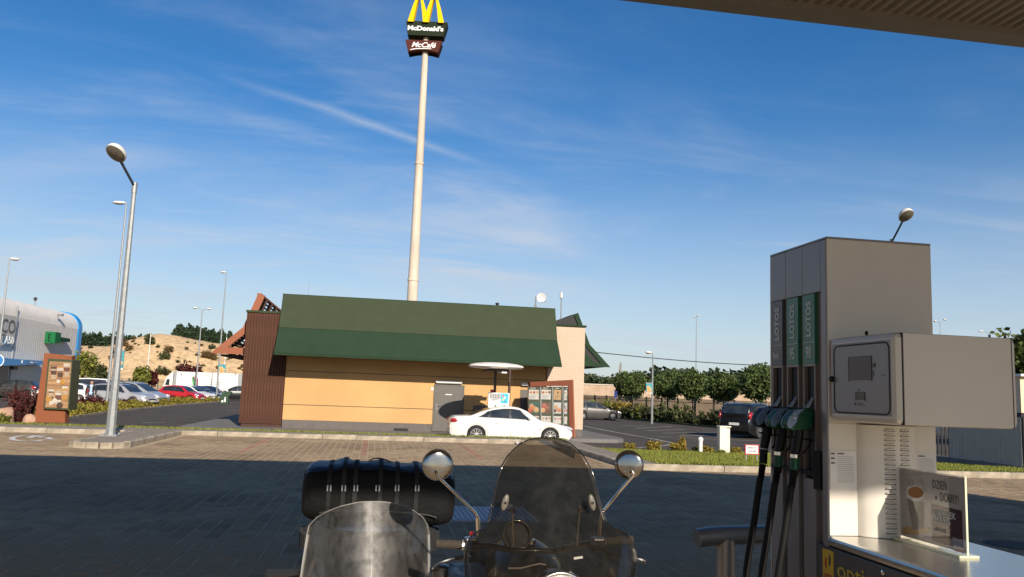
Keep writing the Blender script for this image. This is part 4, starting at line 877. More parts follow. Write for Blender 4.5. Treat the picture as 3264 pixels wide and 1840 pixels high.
def young_tree(px, pb_, pt__, w, Y, mk, label):
    c = A(px, pb_, Y); h = A(px, pt__, Y).z-G; t = thing('young_tree', label, 'tree', (c.x, Y, G), 0, 'young trees by the palisade fence')
    leaves(clumped(900, (w/2, w/2, h*0.36), 26, 0.38, int(px), 0.35, (0, 0, h*0.62)), 0.22, 1.6, 0, int(px)).build('crown', m_sh[mk], t, local=True, fix=False)
    q = MB(); q.tube([(0, 0, 0), (0.05, 0, h*0.4), (0.0, 0, h*0.85)], [0.06, 0.05, 0.02], 6)
    for k_ in range(5): q.tube([(0.04, 0, h*(0.35+0.08*k_)), (0.4*w*math.cos(k_*2.2), 0.4*w*math.sin(k_*2.2), h*(0.5+0.08*k_))], [0.03, 0.01], 5)
    q.build('trunk', m_bark, t, local=True)
young_tree(262, 1215, 1108, 2.3, 88, 4, 'bright green young tree beside the poster stand'); young_tree(312, 1215, 1150, 2.2, 96, 0, 'green bushy young tree in front of the sand heap'); young_tree(445, 1220, 1160, 2.2, 96, 4, 'slender young tree behind the silver cars')
young_tree(590, 1200, 1145, 2.2, 106, 3, 'dark red young tree above the white truck'); young_tree(628, 1200, 1158, 1.9, 106, 3, 'low reddish tree right of the dark red one above the truck'); young_tree(484, 1215, 1178, 1.6, 98, 3, 'small dark red tree by the palisade fence')

# palisade fence on the left
m_fence = M('fence_grey', (0.12, 0.11, 0.09), 0.6, 0.3); m_fgr = M('fence_green', (0.012, 0.045, 0.018), 0.5, 0.2)
def fence(p0, p1, h, sp_, label, mat, postgap=2.5, rail=(0.2, 0.85), name='palisade_fence', pk=0.022, cap=300):
    p0, p1 = Vector(p0), Vector(p1); D = (p1-p0).length; a = math.atan2(p1.y-p0.y, p1.x-p0.x)
    t = thing(name, label, 'fence', p0, a)
    q = MB().box(-pk, pk, -0.015, 0.015, 0.06, h); me = bpy.data.meshes.new('picket'); me.from_pydata(q.v, [], q.f); me.materials.append(mat)
    n = int(D/sp_)
    for i in range(min(n, cap)): inst(me, 'picket', t, ((i+0.5)*sp_, 0, 0))
    q = MB().box(-0.05, 0.05, -0.05, 0.05, 0, h+0.06); me = bpy.data.meshes.new('post'); me.from_pydata(q.v, [], q.f); me.materials.append(mat)
    for i in range(int(D/postgap)+1): inst(me, 'post', t, (i*postgap, 0.03, 0))
    for r_ in rail: MB().box(0, D, 0.016, 0.06, h*r_-0.025, h*r_+0.025).build('rail', mat, t, local=True)
    return t
pl, pr = A(225, 1235, 107.5), A(800, 1235, 107.5)
fence((pl.x, 107.5, G), (pr.x, 107.5, G), 2.0, 0.145, 'grey palisade fence below the sand heap', m_fence, 2.5)
# right: green fence, concrete wall, round trees, hedge of shrubs
F0, F1 = Vector((21.0, 86, G)), Vector((28.6, 47, G))
fence(F0, F1, 2.0, 0.135, 'green bar fence behind the round trees', m_fgr, 2.6, name='bar_fence')
m_cwall = M('concrete_wall', (0.42, 0.30, 0.20), 0.9, var=0.16, scale=1.2, bump=0.3)
za, zb_ = A(1900, 1224, 98).z, A(1900, 1330, 98).z
t = thing('boundary_wall', 'long brown concrete wall with a pale coping behind the fence', 'wall', (40, 98, G))
x = 22.0
while x < 62: bx(x, x+2.98, 98, 98.25, -0.6, za-0.12).build('wall_panel', m_cwall, t); x += 3.0
bx(21.9, 62, 97.92, 98.33, za-0.119, za).build('coping', M('coping_pale', (0.55, 0.47, 0.38), 0.85), t)
m_leaf = leafmat('robinia_leaves', (0.085, 0.118, 0.034), 0.6, 0.25)
def round_tree(px, pyc, pw, ph, Y, label, seed):
    c = A(px, pyc, Y); s = Y/FPX*1.02; rx, rz = pw*s/2, ph*s/2; zc = c.z-G
    t = thing('round_crown_tree', label, 'tree', (c.x, Y, G), 0, 'round clipped trees along the fence')
    pts = clumped(9000, (rx*1.14, rx*1.14, rz*1.06), 95, 0.27, seed, 0.66, (0, 0, zc)); pts = np.concatenate([pts, clumped(900, (rx*.8, rx*.8, rz*.8), 40, 0.4, seed+50, 0.1, (0, 0, zc))])
    leaves(pts, 0.135, 1.8, 0.15, seed).build('crown', m_leaf, t, local=True, fix=False)
    q = MB(); q.tube([(0, 0, 0), (0.04, 0, zc*0.3), (0, 0.02, zc-rz*0.7)], [0.09, 0.075, 0.06], 7)
    for k_ in range(6): q.tube([(0, 0.02, zc-rz*0.8), (rx*0.6*math.cos(k_*1.05), rx*0.6*math.sin(k_*1.05), zc+rz*0.3*math.sin(k_))], [0.05, 0.015], 5)
    q.build('trunk', m_bark, t, local=True)
round_tree(2010, 1229, 100, 84, 76, 'leftmost round-crowned tree, nearest the concrete wall', 61); round_tree(2128, 1231, 100, 82, 71, 'second round-crowned tree, right of the slim lamp', 62); round_tree(2208, 1229, 110, 92, 66, 'middle round-crowned tree of the row', 63)
round_tree(2305, 1235, 104, 88, 61, 'fourth round-crowned tree, above the black people carrier', 64); round_tree(2424, 1222, 134, 108, 56, 'largest round-crowned tree, partly behind the dispenser', 65)
g = np.random.default_rng(31)
for i in range(34):
    u = 0.04+0.93*i/33; pp = F0.lerp(F1, u)+Vector((-1.6+g.normal(0, 0.35), g.normal(0, 0.3), 0)); kd = int(g.choice([0, 5, 5, 0, 4, 2, 5])); 
    shrub(pp, 0.75+g.random()*0.45, kd, ('low green bush', 'brown bush', 'yellow leaved bush', 'red bush', 'lime green bush', 'dark green bush')[kd]+' in the row at the foot of the bar fence', 'bushes along the bar fence', sz=0.9+0.5*g.random())
struct(MB().prism([(19.0, 86), (25.4, 47), (29.6, 47), (22.2, 88)], 'z', -0.6, G+0.12).build('fence_strip', m_soil))
# far wood
m_wood1 = leafmat('far_leaves', (0.05, 0.066, 0.026), 0.45, 0.1)
fw_m = []
for s_ in range(3):
    q = leaves(clumped(520, (2.6, 2.6, 3.4), 26, 0.4, 80+s_, 0.5, (0, 0, 4.6)), 0.55, 1.5, 0, s_).build('crown', m_wood1, None, fix=False); fw_m.append(q.data); bpy.data.objects.remove(q)
tr_ = MB().lathe([(0.2, -0.3), (0.15, 3), (0.05, 6)], (0, 0, 0), n=6).build('trunk', m_bark); FT = tr_.data; bpy.data.objects.remove(tr_)
g = np.random.default_rng(77)
for i in range(62):
    px = 1850+i*11.0+g.normal(0, 4); Y = 150+g.random()*40; d = ray(px, 1200); x = d.x/d.y*Y; top = A(px, 1190+g.normal(0, 8)+(12 if px < 2000 else 0), Y).z; s_ = max(0.4, (top-G)/7.7)
    t = thing('woodland_tree', 'dark tree in the wood beyond the concrete wall', 'tree', (x, Y, G), g.random()*6, 'trees of the far wood'); t.scale = (s_*1.5, s_*1.5, s_); inst(fw_m[i % 3], 'crown', t, (0, 0, 0)); inst(FT, 'trunk', t, (0, 0, 0))
o = leaves([(x_, 196+g.random()*10, G+g.random()**0.8*(4.5+0.8*math.sin(x_*0.11))) for x_ in np.linspace(-10, 260, 9000)], 0.9, 1.5, 0, 4).build('wood_edge', m_wood1, None, fix=False); o['kind'] = 'stuff'; tag(o, 'dark edge of the distant wood on the right', 'wood')
# tree and cream garage at the right edge
p = A(3262, 1150, 46); t = thing('broadleaf_tree', 'tall yellow-green tree behind the dispenser display box', 'tree', (p.x, 46, G))
zc = p.z-G; leaves(clumped(5200, (2.3, 2.3, 2.0), 60, 0.36, 99, 0.5, (0, 0, zc)), 0.24, 1.7, 0, 9).build('crown', leafmat('broadleaf', (0.10, 0.125, 0.03), 0.55), t, local=True, fix=False)
MB().tube([(0, 0, 0), (0.1, 0, zc*0.5), (0, 0, zc)], [0.2, 0.14, 0.05], 8).build('trunk', m_bark, t, local=True)
a, c = A(3251, 1200, 37), A(3251, 1316, 37)
t = thing('garage', 'cream garage with a white eave at the right edge', 'building', (a.x+3, 40, G)); bx(a.x, a.x+7, 37, 42, c.z, a.z).build('wall', M('garage_cream', (0.72, 0.56, 0.36), 0.85), t); bx(a.x-0.2, a.x+7.2, 36.7, 42.2, a.z+0.001, a.z+0.12).build('eave', m_white, t); bx(a.x+0.02, a.x+6.9, 37.05, 41.9, G, c.z-0.002).build('plinth', M('garage_dark', (0.02, 0.018, 0.02), 0.8), t)
# corrugated enclosure wall on the right
t = thing('corrugated_screen', 'grey corrugated metal screen wall on a low plinth beyond the grass', 'wall', (16.6, 20.3, 0.0)); m_corr = M('corrugated_grey', (0.33, 0.33, 0.32), 0.5, 0.2, var=0.08)
ys = np.linspace(19.0, 21.72, 70); q = MB(); vs = []
for i, y in enumerate(ys): vs += [(16.6+(0.02 if (i//2) % 2 else 0), float(y), 0.12), (16.6+(0.02 if (i//2) % 2 else 0), float(y), 1.35)]
q.add(vs, [(2*i, 2*i+1, 2*i+3, 2*i+2) for i in range(69)]); q.build('sheet', m_corr, t, fix=False, solid=0.004)
bx(16.5, 16.72, 18.5, 23.2, -0.3, 0.115).build('plinth', M('plinth_blue_grey', (0.12, 0.125, 0.14), 0.7), t)
for y in (19.0, 20.35, 21.7): bx(16.64, 16.70, y-0.03, y+0.03, 0.1, 1.35).build('post', m_black, t)
fence((17.2, 24.8, verge_z(17.2, 24.8)), (25, 24.8, verge_z(25, 24.8)), 1.6, 0.14, 'dark bar fence behind the corrugated screen', m_black, 2.0, name='bar_fence')

# hedge and red shrubs on the left
m_hedge = leafmat('hedge_leaves', (0.23, 0.19, 0.03), 0.55, 0.3)
HP = [GZ(150, 1343, G), GZ(215, 1333, G), GZ(330, 1317, G), GZ(430, 1305, G), GZ(570, 1291, G), GZ(700, 1281, G)]
hd = thing('hedge', 'low clipped yellow-green hedge along the lane', 'hedge', (HP[0].x, HP[0].y, G)); g = np.random.default_rng(8); pts = []; stems = MB()
for i in range(len(HP)-1):
    a, c = HP[i], HP[i+1]; L_ = (c-a).length; n = int(L_*420)
    for _ in range(n):
        u = g.random(); pp = a.lerp(c, u); w = g.random()*1.7; hh = (0.40+0.10*math.sin(pp.y*2.1)+0.1*math.sin(pp.y*5.3))*(0.35+0.65*math.sqrt(max(0, 1-(w/0.85-1)**2)))
        pts.append((pp.x-w+0.1*g.normal(), pp.y+0.25*g.normal(), G+hh*(0.1+0.9*g.random()**0.5)))
    for k_ in range(int(L_/0.8)): pp = a.lerp(c, k_*0.8/L_); stems.tube([(pp.x-0.8, pp.y, G-0.1), (pp.x-0.7, pp.y+0.05, G+0.4)], 0.02, 5)
leaves(pts, 0.11, 1.6, 0.1, 3).build('foliage', m_hedge, hd, fix=False); stems.build('stems', m_bark, hd)
q = MB()
for i in range(len(HP)-1): q.bar((HP[i].x+0.12, HP[i].y, G+0.03), (HP[i+1].x+0.12, HP[i+1].y, G+0.03), 0.14, 0.12)
struct(q.build('hedge_kerb', m_kerb))
RS = [(255, 1300, 50, 1.0, 'red barberry shrub right of the poster stand'), (300, 1298, 51, 1.05, 'red barberry shrub in front of the standing man'), (345, 1292, 54, 0.9, 'red barberry shrub at the foot of the dome lamp post'), (395, 1290, 57, 0.8, 'red barberry shrub in front of the silver estate car'), (545, 1262, 75, 0.9, 'dark red shrub at the tail of the red hatchback'), (585, 1270, 77, 0.75, 'dark red shrub in front of the red hatchback'), (500, 1272, 71, 0.65, 'small dark red shrub between silver and red cars')]
for (px, py, Y, s_, lab) in RS:
    p = A(px, py, Y); shrub((p.x, Y, G), s_*0.85, 3, lab, 'red barberry shrubs', sz=s_*0.72)
def spiky(loc, s_, label):
    t = thing('barberry_shrub', label, 'shrub', loc, 0, 'upright red shrubs left of the poster'); g = np.random.default_rng(int(abs(loc[0])*100)); P = []; q = MB()
    for k_ in range(34):
        a = g.random()*6.28; l_ = s_*(0.7+0.5*g.random()); sp_ = 0.45*g.random(); e = Vector((math.cos(a)*sp_*l_, math.sin(a)*sp_*l_, l_)); q.tube([(0, 0, 0), e*0.6, e], [0.012, 0.008, 0.003], 4)
        for u in np.linspace(0.15, 1, 22): P.append(tuple(e*float(u)+Vector(g.normal(0, 0.025, 3))))
    leaves(P, 0.06, 1.8, 0, 5).build('foliage', m_sh[3], t, local=True, fix=False); q.build('stems', m_bark, t, local=True)
for i, (px, Y, s_, lab) in enumerate(((40, 29.0, 0.95, 'tall red shrub behind the big pale rock'), (72, 28.7, 0.8, 'red shrub between the two left rocks'), (95, 29.2, 0.85, 'red shrub left of the poster stand, nearest to it'), (58, 28.0, 0.55, 'short red shrub at the foot of the big pale rock'))):
    d = ray(px, 1330); spiky((d.x/d.y*Y, Y, bed_z(d.x/d.y*Y, Y)-0.02), s_, lab)
m_rock = M('pink_rock', (0.40, 0.24, 0.16), 0.9, var=0.25, scale=3, bump=0.7, bscale=7)
def rock(px0, py0, px1, py1, Y, label, seed):
    a, c = A(px0, py0, Y), A(px1, py1, Y); x0, x1 = a.x, c.x; w = (x1-x0)/2; h = a.z-c.z; q = MB(); q.ell((0, 0, 0), (1, 1, 1), 18, 12); vs = []
    for v in q.v:
        v = Vector(v); k_ = 1+0.28*mnoise.noise(v*1.3+Vector((seed, 0, 0)))+0.12*mnoise.noise(v*3.1+Vector((0, seed, 0))); v = Vector([math.copysign(abs(e)**0.75, e) for e in v])*k_; vs.append((v.x*w+(x0+x1)/2, v.y*w*0.7+Y, v.z*h*0.62+c.z+h*0.35))
    q.v = vs; o = q.build('boulder', m_rock, None, smooth=25); tag(o, label, 'rock', 'boulders in the planting bed')
rock(-12, 1297, 44, 1342, 27.2, 'big pale flat-topped rock at the left edge', 3.1); rock(76, 1320, 112, 1346, 27.0, 'small pinkish rock at the foot of the poster stand', 8.4)
p = A(5, 1335, 26.6); shrub((p.x, 26.6, -0.05), 0.32, 4, 'small lime green plant before the big rock', 'plants left of the poster')
# plants and fittings on the verge
for (px, py, Y, s_, kd, lab) in ((2010, 1425, 29.0, 0.42, 2, 'leftmost low orange-yellow shrub on the verge'), (2080, 1430, 28.6, 0.55, 2, 'rounded yellow shrub second from the left on the verge'), (2163, 1434, 28.2, 0.5, 2, 'yellow shrub with a taller sprig, left of the white bollard'), (2222, 1432, 28.0, 0.34, 4, 'green sprig just left of the white bollard'), (2255, 1435, 27.8, 0.42, 2, 'yellow shrub between bollard and cabinet'), (2345, 1440, 27.4, 0.38, 2, 'yellow shrub right of the white cabinet'), (2300, 1441, 27.0, 0.25, 4, 'green tuft at the foot of the white cabinet')):
    p = A(px, py, Y); shrub((p.x, Y, verge_z(p.x, Y)), s_*0.72, kd, lab, 'shrubs along the verge', sz=s_*0.6)
p = A(2172, 1405, 28.3); shrub((p.x, 28.3, verge_z(p.x, 28.3)), 0.2, 2, 'tall thin yellow sprig on the verge', 'shrubs along the verge', sz=0.5)
Y = 27.6; a, c = A(2225, 1392, Y), A(2241, 1437, Y); zb2 = verge_z(a.x, Y); t = thing('bollard_light', 'short white bollard light on the verge', 'bollard', ((a.x+c.x)/2, Y, zb2)); w = (c.x-a.x)/2
MB().lathe([(w*0.75, -0.05), (w*0.75, a.z-zb2-w*1.6)], ((a.x+c.x)/2, Y, zb2), n=16).build('post', m_white, t, smooth=True); MB().lathe([(w*0.95, 0), (w*0.95, w*0.5), (w*1.0, w*0.6), (w*0.85, w*1.1), (w*0.4, w*1.5), (0.001, w*1.6)], ((a.x+c.x)/2, Y, a.z-w*1.6), n=18).build('cap', m_white, t, smooth=True)
a, c = A(2290, 1362, Y), A(2323, 1440, Y); t = thing('meter_cabinet', 'tall white plastic meter cabinet standing on the verge', 'cabinet', ((a.x+c.x)/2, Y, zb2-0.1)); w = c.x-a.x
bx(a.x, c.x-w*0.32, Y-0.13, Y+0.13, zb2-0.15, a.z).build('body', M('cabinet_cream', (0.72, 0.66, 0.53), 0.5, var=0.05), t, bevel=0.012); bx(c.x-w*0.3, c.x, Y-0.10, Y+0.13, zb2-0.15, a.z-0.03).build('body', M('cabinet_cream'), t, bevel=0.012); bx(a.x-0.02, c.x+0.02, Y-0.15, Y+0.15, a.z+0.001, a.z+0.05).build('lid', M('cabinet_cream'), t, bevel=0.01)
Y = 19.6; a, c = A(2375, 1417, Y), A(2419, 1450, Y); zb3 = verge_z(a.x, Y); t = thing('separator_sign', 'small white notice board with a red border on the verge', 'sign', ((a.x+c.x)/2, Y, zb3)); bd = bx(a.x, c.x, Y, Y+0.02, c.z, a.z).build('board', M('sign_red', (0.45, 0.03, 0.04), 0.5), t); e = 0.025
bx(a.x+e, c.x-e, Y-0.003, Y-0.0005, c.z+e, a.z-e).build('face', m_swh, bd); xm = (a.x+c.x)/2
lettering('SEPARATOR', (xm, Y-0.003, c.z+0.145), (1, 0, 0), (0, 0, 1), 0.068, m_pdark, bd, align='CENTER', xs=0.62, bold=0.02); lettering('DE OIL-4000', (xm, Y-0.003, c.z+0.065), (1, 0, 0), (0, 0, 1), 0.068, m_pdark, bd, align='CENTER', xs=0.55, bold=0.02)
for x in (a.x+0.04, c.x-0.04): bx(x-0.012, x+0.012, Y+0.0201, Y+0.04, zb3-0.1, a.z-0.05).build('leg', m_gal, t)
Y = 60; a = A(1962, 1257, 75); t = thing('blue_road_sign', 'small blue road sign left of the first round tree', 'road sign', (a.x, 75, G)); bx(a.x-0.14, a.x+0.14, 74.95, 74.98, a.z-0.3, a.z+0.3).build('plate', M('sign_blue', (0.012, 0.03, 0.16), 0.8), t); MB().tube([(a.x, 75.02, G), (a.x, 75.02, a.z)], 0.035, 6).build('post', m_gal, t)
Y = 66; a = A(-2, 1150, 60); t = thing('round_blue_sign', 'round blue road sign at the left edge before the store entrance', 'road sign', (a.x, 60, G)); MB().lathe([(0.42, 0), (0.42, 0.02)], (a.x-0.12, 60, a.z), (0, -1, 0), 24).build('rim', m_swh, t); MB().lathe([(0.37, 0.0205), (0.37, 0.03)], (a.x-0.12, 60, a.z), (0, -1, 0), 24).build('face', M('sign_blue_light', (0.02, 0.17, 0.42), 0.5), t); MB().slab([(a.x-0.2, 59.965, a.z+0.1), (a.x+0.04, 59.965, a.z+0.1), (a.x-0.08, 59.965, a.z-0.15)], (0, -0.006, 0)).build('arrow', m_swh, t); MB().tube([(a.x-0.12, 60.05, G), (a.x-0.12, 60.05, a.z+0.3)], 0.035, 6).build('post', m_gal, t)
# green bin
Y = 76; a, c = A(705, 1246, Y), A(735, 1292, Y); h = a.z-G; w = (c.x-a.x)*0.8
t = thing('litter_bin', 'dark green litter bin with a hooded top beside the lane', 'litter bin', (a.x, Y, G)); m_bin = M('bin_green', (0.014, 0.045, 0.016), 0.5)
q = MB(); prof = [(0, 0), (w, 0), (w, h*0.6), (w*1.25, h*0.72), (w*1.3, h*0.95), (w*0.8, h), (w*0.3, h*0.92), (0, h*0.65)]; q.prism([(a.x+p_, G+z_) for p_, z_ in prof], 'y', Y-0.25, Y+0.25); q.build('body', m_bin, t, bevel=0.03)
q = MB(); q.lathe([(0.06, 0), (0.06, 0.01)], (a.x+w*0.6, Y-0.252, G+h*0.5), (0, -1, 0), 10); q.box(a.x+w*0.5, a.x+w*0.68, Y-0.262, Y-0.252, G+h*0.18, G+h*0.42); q.box(a.x+w*0.2, a.x+w*0.4, Y-0.262, Y-0.252, G+h*0.15, G+h*0.3); q.build('litter_symbol', m_swh, t)
p = GZ(1618, 1402, 0); t = tag(leaves([(p.x+0.12*random.gauss(0, 1), 24.1+0.05*random.gauss(0, 1), 0.03+0.05*random.random()) for _ in range(14)], 0.09, 1.3, 0, 3).build('crumpled_paper', m_paper, None, fix=False), 'scrap of crumpled white paper at the foot of the bay kerb', 'litter')
# ================================================================ VEHICLES
m_tyre = M('tyre_rubber', (0.018, 0.018, 0.018), 0.85, var=0.2); m_rim = M('alloy', (0.55, 0.53, 0.50), 0.3, 0.85); m_under = M('underbody', (0.01, 0.01, 0.01), 0.9)
m_hl = M('headlamp', (0.55, 0.56, 0.58), 0.08, 0.2, var=0.3, scale=20, coat=1.0); m_tl = M('tail_lamp', (0.34, 0.012, 0.015), 0.15, var=0.3, scale=25, coat=1.0); m_plt = M('number_plate', (0.62, 0.62, 0.58), 0.5); m_trim = M('black_trim', (0.016, 0.016, 0.017), 0.4)
m_carglass = M('car_glass', (0.022, 0.028, 0.030), 0.04, 0.0, var=0.5, scale=1.6, spec=0.9)
def paint(name, c=(0.5, 0.5, 0.5), metal=0.0): return M('paint_'+name, c, 0.3, metal, var=0.03, scale=2, coat=0.6)
def ip(x, pts):
    xs_ = [p_[0] for p_ in pts]; return float(np.interp(x, xs_, [p_[1] for p_ in pts]))
def sm(x, pts, w=0.06): return (ip(x-w, pts)+2*ip(x, pts)+ip(x+w, pts))/4
SPEC = dict(
 sedan=dict(L=4.9, W=1.86, r=0.335, ax=(-1.42, 1.52), sh=[(-2.45, 0.72), (-2.40, 0.94), (-2.25, 1.01), (-1.75, 1.035), (-1.0, 1.0), (0, 0.965), (0.95, 0.95), (1.5, 0.89), (2.05, 0.78), (2.3, 0.68), (2.45, 0.52)],
   rf=[(-1.85, 1.0), (-1.70, 1.04), (-1.2, 1.25), (-0.75, 1.39), (-0.35, 1.455), (0.0, 1.465), (0.3, 1.43), (0.62, 1.31), (1.12, 0.95)], win=[(-1.38, -0.98, -0.95, -0.88), (-0.92, -0.12, -0.82, -0.16), (-0.04, 0.72, -0.06, 0.28)], ws=(0.30, 1.08), rw=(-1.62, -0.85), tl=(0.93, 0.10), hl=(0.68, 0.08)),
 hatch=dict(L=4.1, W=1.74, r=0.31, ax=(-1.28, 1.27), sh=[(-2.05, 0.6), (-2.0, 0.88), (-1.85, 0.98), (-1.0, 0.98), (0, 0.94), (0.9, 0.92), (1.4, 0.86), (1.8, 0.74), (2.05, 0.5)],
   rf=[(-1.98, 0.95), (-1.9, 1.05), (-1.6, 1.36), (-1.2, 1.46), (-0.4, 1.5), (0.1, 1.46), (0.5, 1.28), (1.05, 0.93)], win=[(-1.5, -1.05, -1.42, -1.02), (-0.98, -0.12, -0.96, -0.14), (-0.04, 0.68, -0.06, 0.28)], ws=(0.2, 1.0), rw=(-1.93, -1.45), tl=(0.98, 0.16), hl=(0.68, 0.09)),
 estate=dict(L=4.75, W=1.84, r=0.34, ax=(-1.4, 1.42), sh=[(-2.37, 0.6), (-2.32, 0.92), (-2.15, 1.02), (-1.0, 1.03), (0, 0.99), (0.95, 0.98), (1.5, 0.93), (2.1, 0.82), (2.37, 0.55)],
   rf=[(-2.3, 1.0), (-2.2, 1.12), (-1.9, 1.45), (-1.4, 1.53), (-0.4, 1.57), (0.1, 1.54), (0.5, 1.38), (1.15, 0.98)], win=[(-1.95, -1.2, -1.75, -1.18), (-1.1, -0.16, -1.08, -0.18), (-0.08, 0.72, -0.1, 0.28)], ws=(0.2, 1.1), rw=(-2.25, -1.8), tl=(1.0, 0.15), hl=(0.74, 0.09)),
 mpv=dict(L=4.55, W=1.84, r=0.34, ax=(-1.36, 1.38), sh=[(-2.27, 0.75), (-2.26, 0.98), (-2.1, 1.06), (-1.0, 1.05), (0, 1.02), (0.95, 1.0), (1.5, 0.95), (2.0, 0.80), (2.27, 0.55)],
   wr=0.77, rf=[(-2.27, 1.02), (-2.22, 1.25), (-2.10, 1.57), (-1.85, 1.66), (-0.5, 1.70), (0.1, 1.64), (0.6, 1.40), (1.4, 0.98)], win=[(-1.85, -1.15, -1.75, -1.13), (-1.05, -0.1, -1.04, -0.12), (0.0, 0.85, -0.02, 0.38)], ws=(0.22, 1.32), rw=(-2.235, -2.08), tl=(1.14, 0.21), hl=(0.74, 0.09)),
 van=dict(L=4.8, W=1.9, r=0.33, ax=(-1.45, 1.5), sh=[(-2.4, 0.7), (-2.37, 1.05), (-2.2, 1.12), (-1.0, 1.10), (0, 1.08), (1.1, 1.05), (1.7, 0.98), (2.2, 0.82), (2.4, 0.55)],
   rf=[(-2.38, 1.1), (-2.32, 1.4), (-2.2, 1.78), (-1.8, 1.84), (-0.2, 1.87), (0.5, 1.80), (0.9, 1.55), (1.6, 1.02)], win=[(-2.1, -1.15, -2.05, -1.15), (-1.05, 0.0, -1.05, 0.0), (0.1, 1.1, 0.1, 0.6)], ws=(0.6, 1.5), rw=(-2.36, -2.2), tl=(1.1, 0.22), hl=(0.78, 0.1)))
def car(name, label, cat, kind, col, loc, rz, grp, detail=False, scale=1.0, spokes=5):
    sp_ = SPEC[kind]; L, W, r = sp_['L'], sp_['W'], sp_['r']; sh, rf = sp_['sh'], sp_['rf']; t = thing(name, label, cat, loc, rz, grp); t.scale = (scale,)*3
    xs_ = sorted(set([round(v, 3) for v in np.linspace(-L/2, L/2, 56)]+[round(a+d, 3) for a in sp_['ax'] for d in np.linspace(-r*1.16, r*1.16, 19)]))
    def hw(x):
        u = abs(x)/(L/2); return W/2*(1-0.045*u**2-0.14*max(0, (u-0.80)/0.20)**2.2)
    def zb(x):
        z = 0.19+0.16*max(0, (abs(x)/(L/2)-0.9)/0.1)**1.5
        for a in sp_['ax']:
            ra = r*1.13; d = abs(x-a)
            if d < ra: z = max(z, r*0.98+math.sqrt(ra*ra-d*d)*0.98)
        return z
    zs = lambda x: sm(x, sh); zr = lambda x: sm(x, rf, 0.05)
    q = MB(); K = 8; vs = []
    for x in xs_:
        h, b_, s = hw(x), zb(x), zs(x); s = max(s, b_+0.06)
        half = [(h*0.965, b_), (h*0.995, b_+(s-b_)*0.25), (h, b_+(s-b_)*0.55), (h*0.985, b_+(s-b_)*0.80), (h*0.955, s-0.035), (h*0.90, s), (h*0.5, s+0.018), (0, s+0.025)]
        vs += [(x, -y, z) for y, z in half]+[(x, y, z) for y, z in reversed(half[:-1])]
    KK = 2*K-1; n = len(xs_); fs = [(i*KK+j, (i+1)*KK+j, (i+1)*KK+j+1, i*KK+j+1) for i in range(n-1) for j in range(KK-1)]
    fs += [tuple(range(KK)), tuple((n-1)*KK+j for j in range(KK-1, -1, -1))]
    q.add(vs, fs); body = q.build('body', col, t, local=True, smooth=38)
    # greenhouse
    x0, x1 = rf[0][0]+0.02, rf[-1][0]-0.01; hmax = max(p_[1] for p_ in rf)-zs(0)
    def sec(x):
        bl, top = zs(x)-0.01, max(zr(x), zs(x)); hgt = top-bl; wb = hw(x)*0.90; wr = wb-(wb-W/2*sp_.get('wr', 0.66))*min(1, hgt/hmax)
        return bl, top, wb, wr
    q = MB(); vs = []; gx = list(np.linspace(x0, x1, 46))
    for x in gx:
        bl, top, wb, wr = sec(x); e = min(0.07, (top-bl)*0.3)
        half = [(wb, bl), ((wb*2+wr)/3+0.012, bl+(top-e-bl)*0.33), ((wb+2*wr)/3+0.014, bl+(top-e-bl)*0.67), (wr, top-e), (wr*0.93, top-e*0.35), (wr*0.75, top-e*0.1), (0, top)]
        vs += [(x, -y, z) for y, z in half]+[(x, y, z) for y, z in reversed(half[:-1])]
    K2 = 13; fs = [(i*K2+j, (i+1)*K2+j, (i+1)*K2+j+1, i*K2+j+1) for i in range(45) for j in range(K2-1)]; fs += [tuple(range(K2)), tuple(45*K2+j for j in range(K2-1, -1, -1))]
    q.add(vs, fs); roof = q.build('cabin', col, t, local=True, smooth=40)
    def side(x, u, s):
        bl, top, wb, wr = sec(x); e = min(0.07, (top-bl)*0.3); bow = 0.014*math.sin(math.pi*min(1, u)); return Vector((x, s*(wb+(wr-wb)*u+bow+0.006), bl+(top-e-bl)*u))
    for s in (-1, 1):
        q = MB(); xa = min(w_[0] for w_ in sp_['win'])-0.05; xb = max(w_[1] for w_ in sp_['win'])+0.06; xc = min(w_[2] for w_ in sp_['win'])-0.04; xd = max(w_[3] for w_ in sp_['win'])+0.05
        q.grid(lambda u, v: side((xa*(1-v)+xc*v)*(1-u)+(xb*(1-v)+xd*v)*u, 0.05+0.90*v, s)-Vector((0, s*0.003, 0)), 14, 3); tr_ = q.build('window_surround', m_trim, t, local=True, fix=False)
        for w_ in sp_['win']:
            q = MB(); q.grid(lambda u, v: side((w_[0]*(1-v)+w_[2]*v)*(1-u)+(w_[1]*(1-v)+w_[3]*v)*u, 0.09+0.80*v, s), 8, 3); q.build('side_window', m_carglass, t, local=True, smooth=True, fix=False)
    for nm, (xa, xb) in (('windscreen', sp_['ws']), ('rear_window', sp_['rw'])):
        q = MB(); q.grid(lambda u, v: Vector((xa+(xb-xa)*u+(0.004 if nm == 'windscreen' else -0.004), (2*v-1)*sec(xa+(xb-xa)*u)[3]*0.90, sec(xa+(xb-xa)*u)[1]+0.006-0.010*(2*v-1)**2)), 8, 8); q.build(nm, m_carglass, t, local=True, smooth=True, fix=False)
    MB().box(-L/2+0.25, L/2-0.25, -W/2+0.16, W/2-0.16, 0.16, 0.62).build('underbody', m_under, t, local=True)
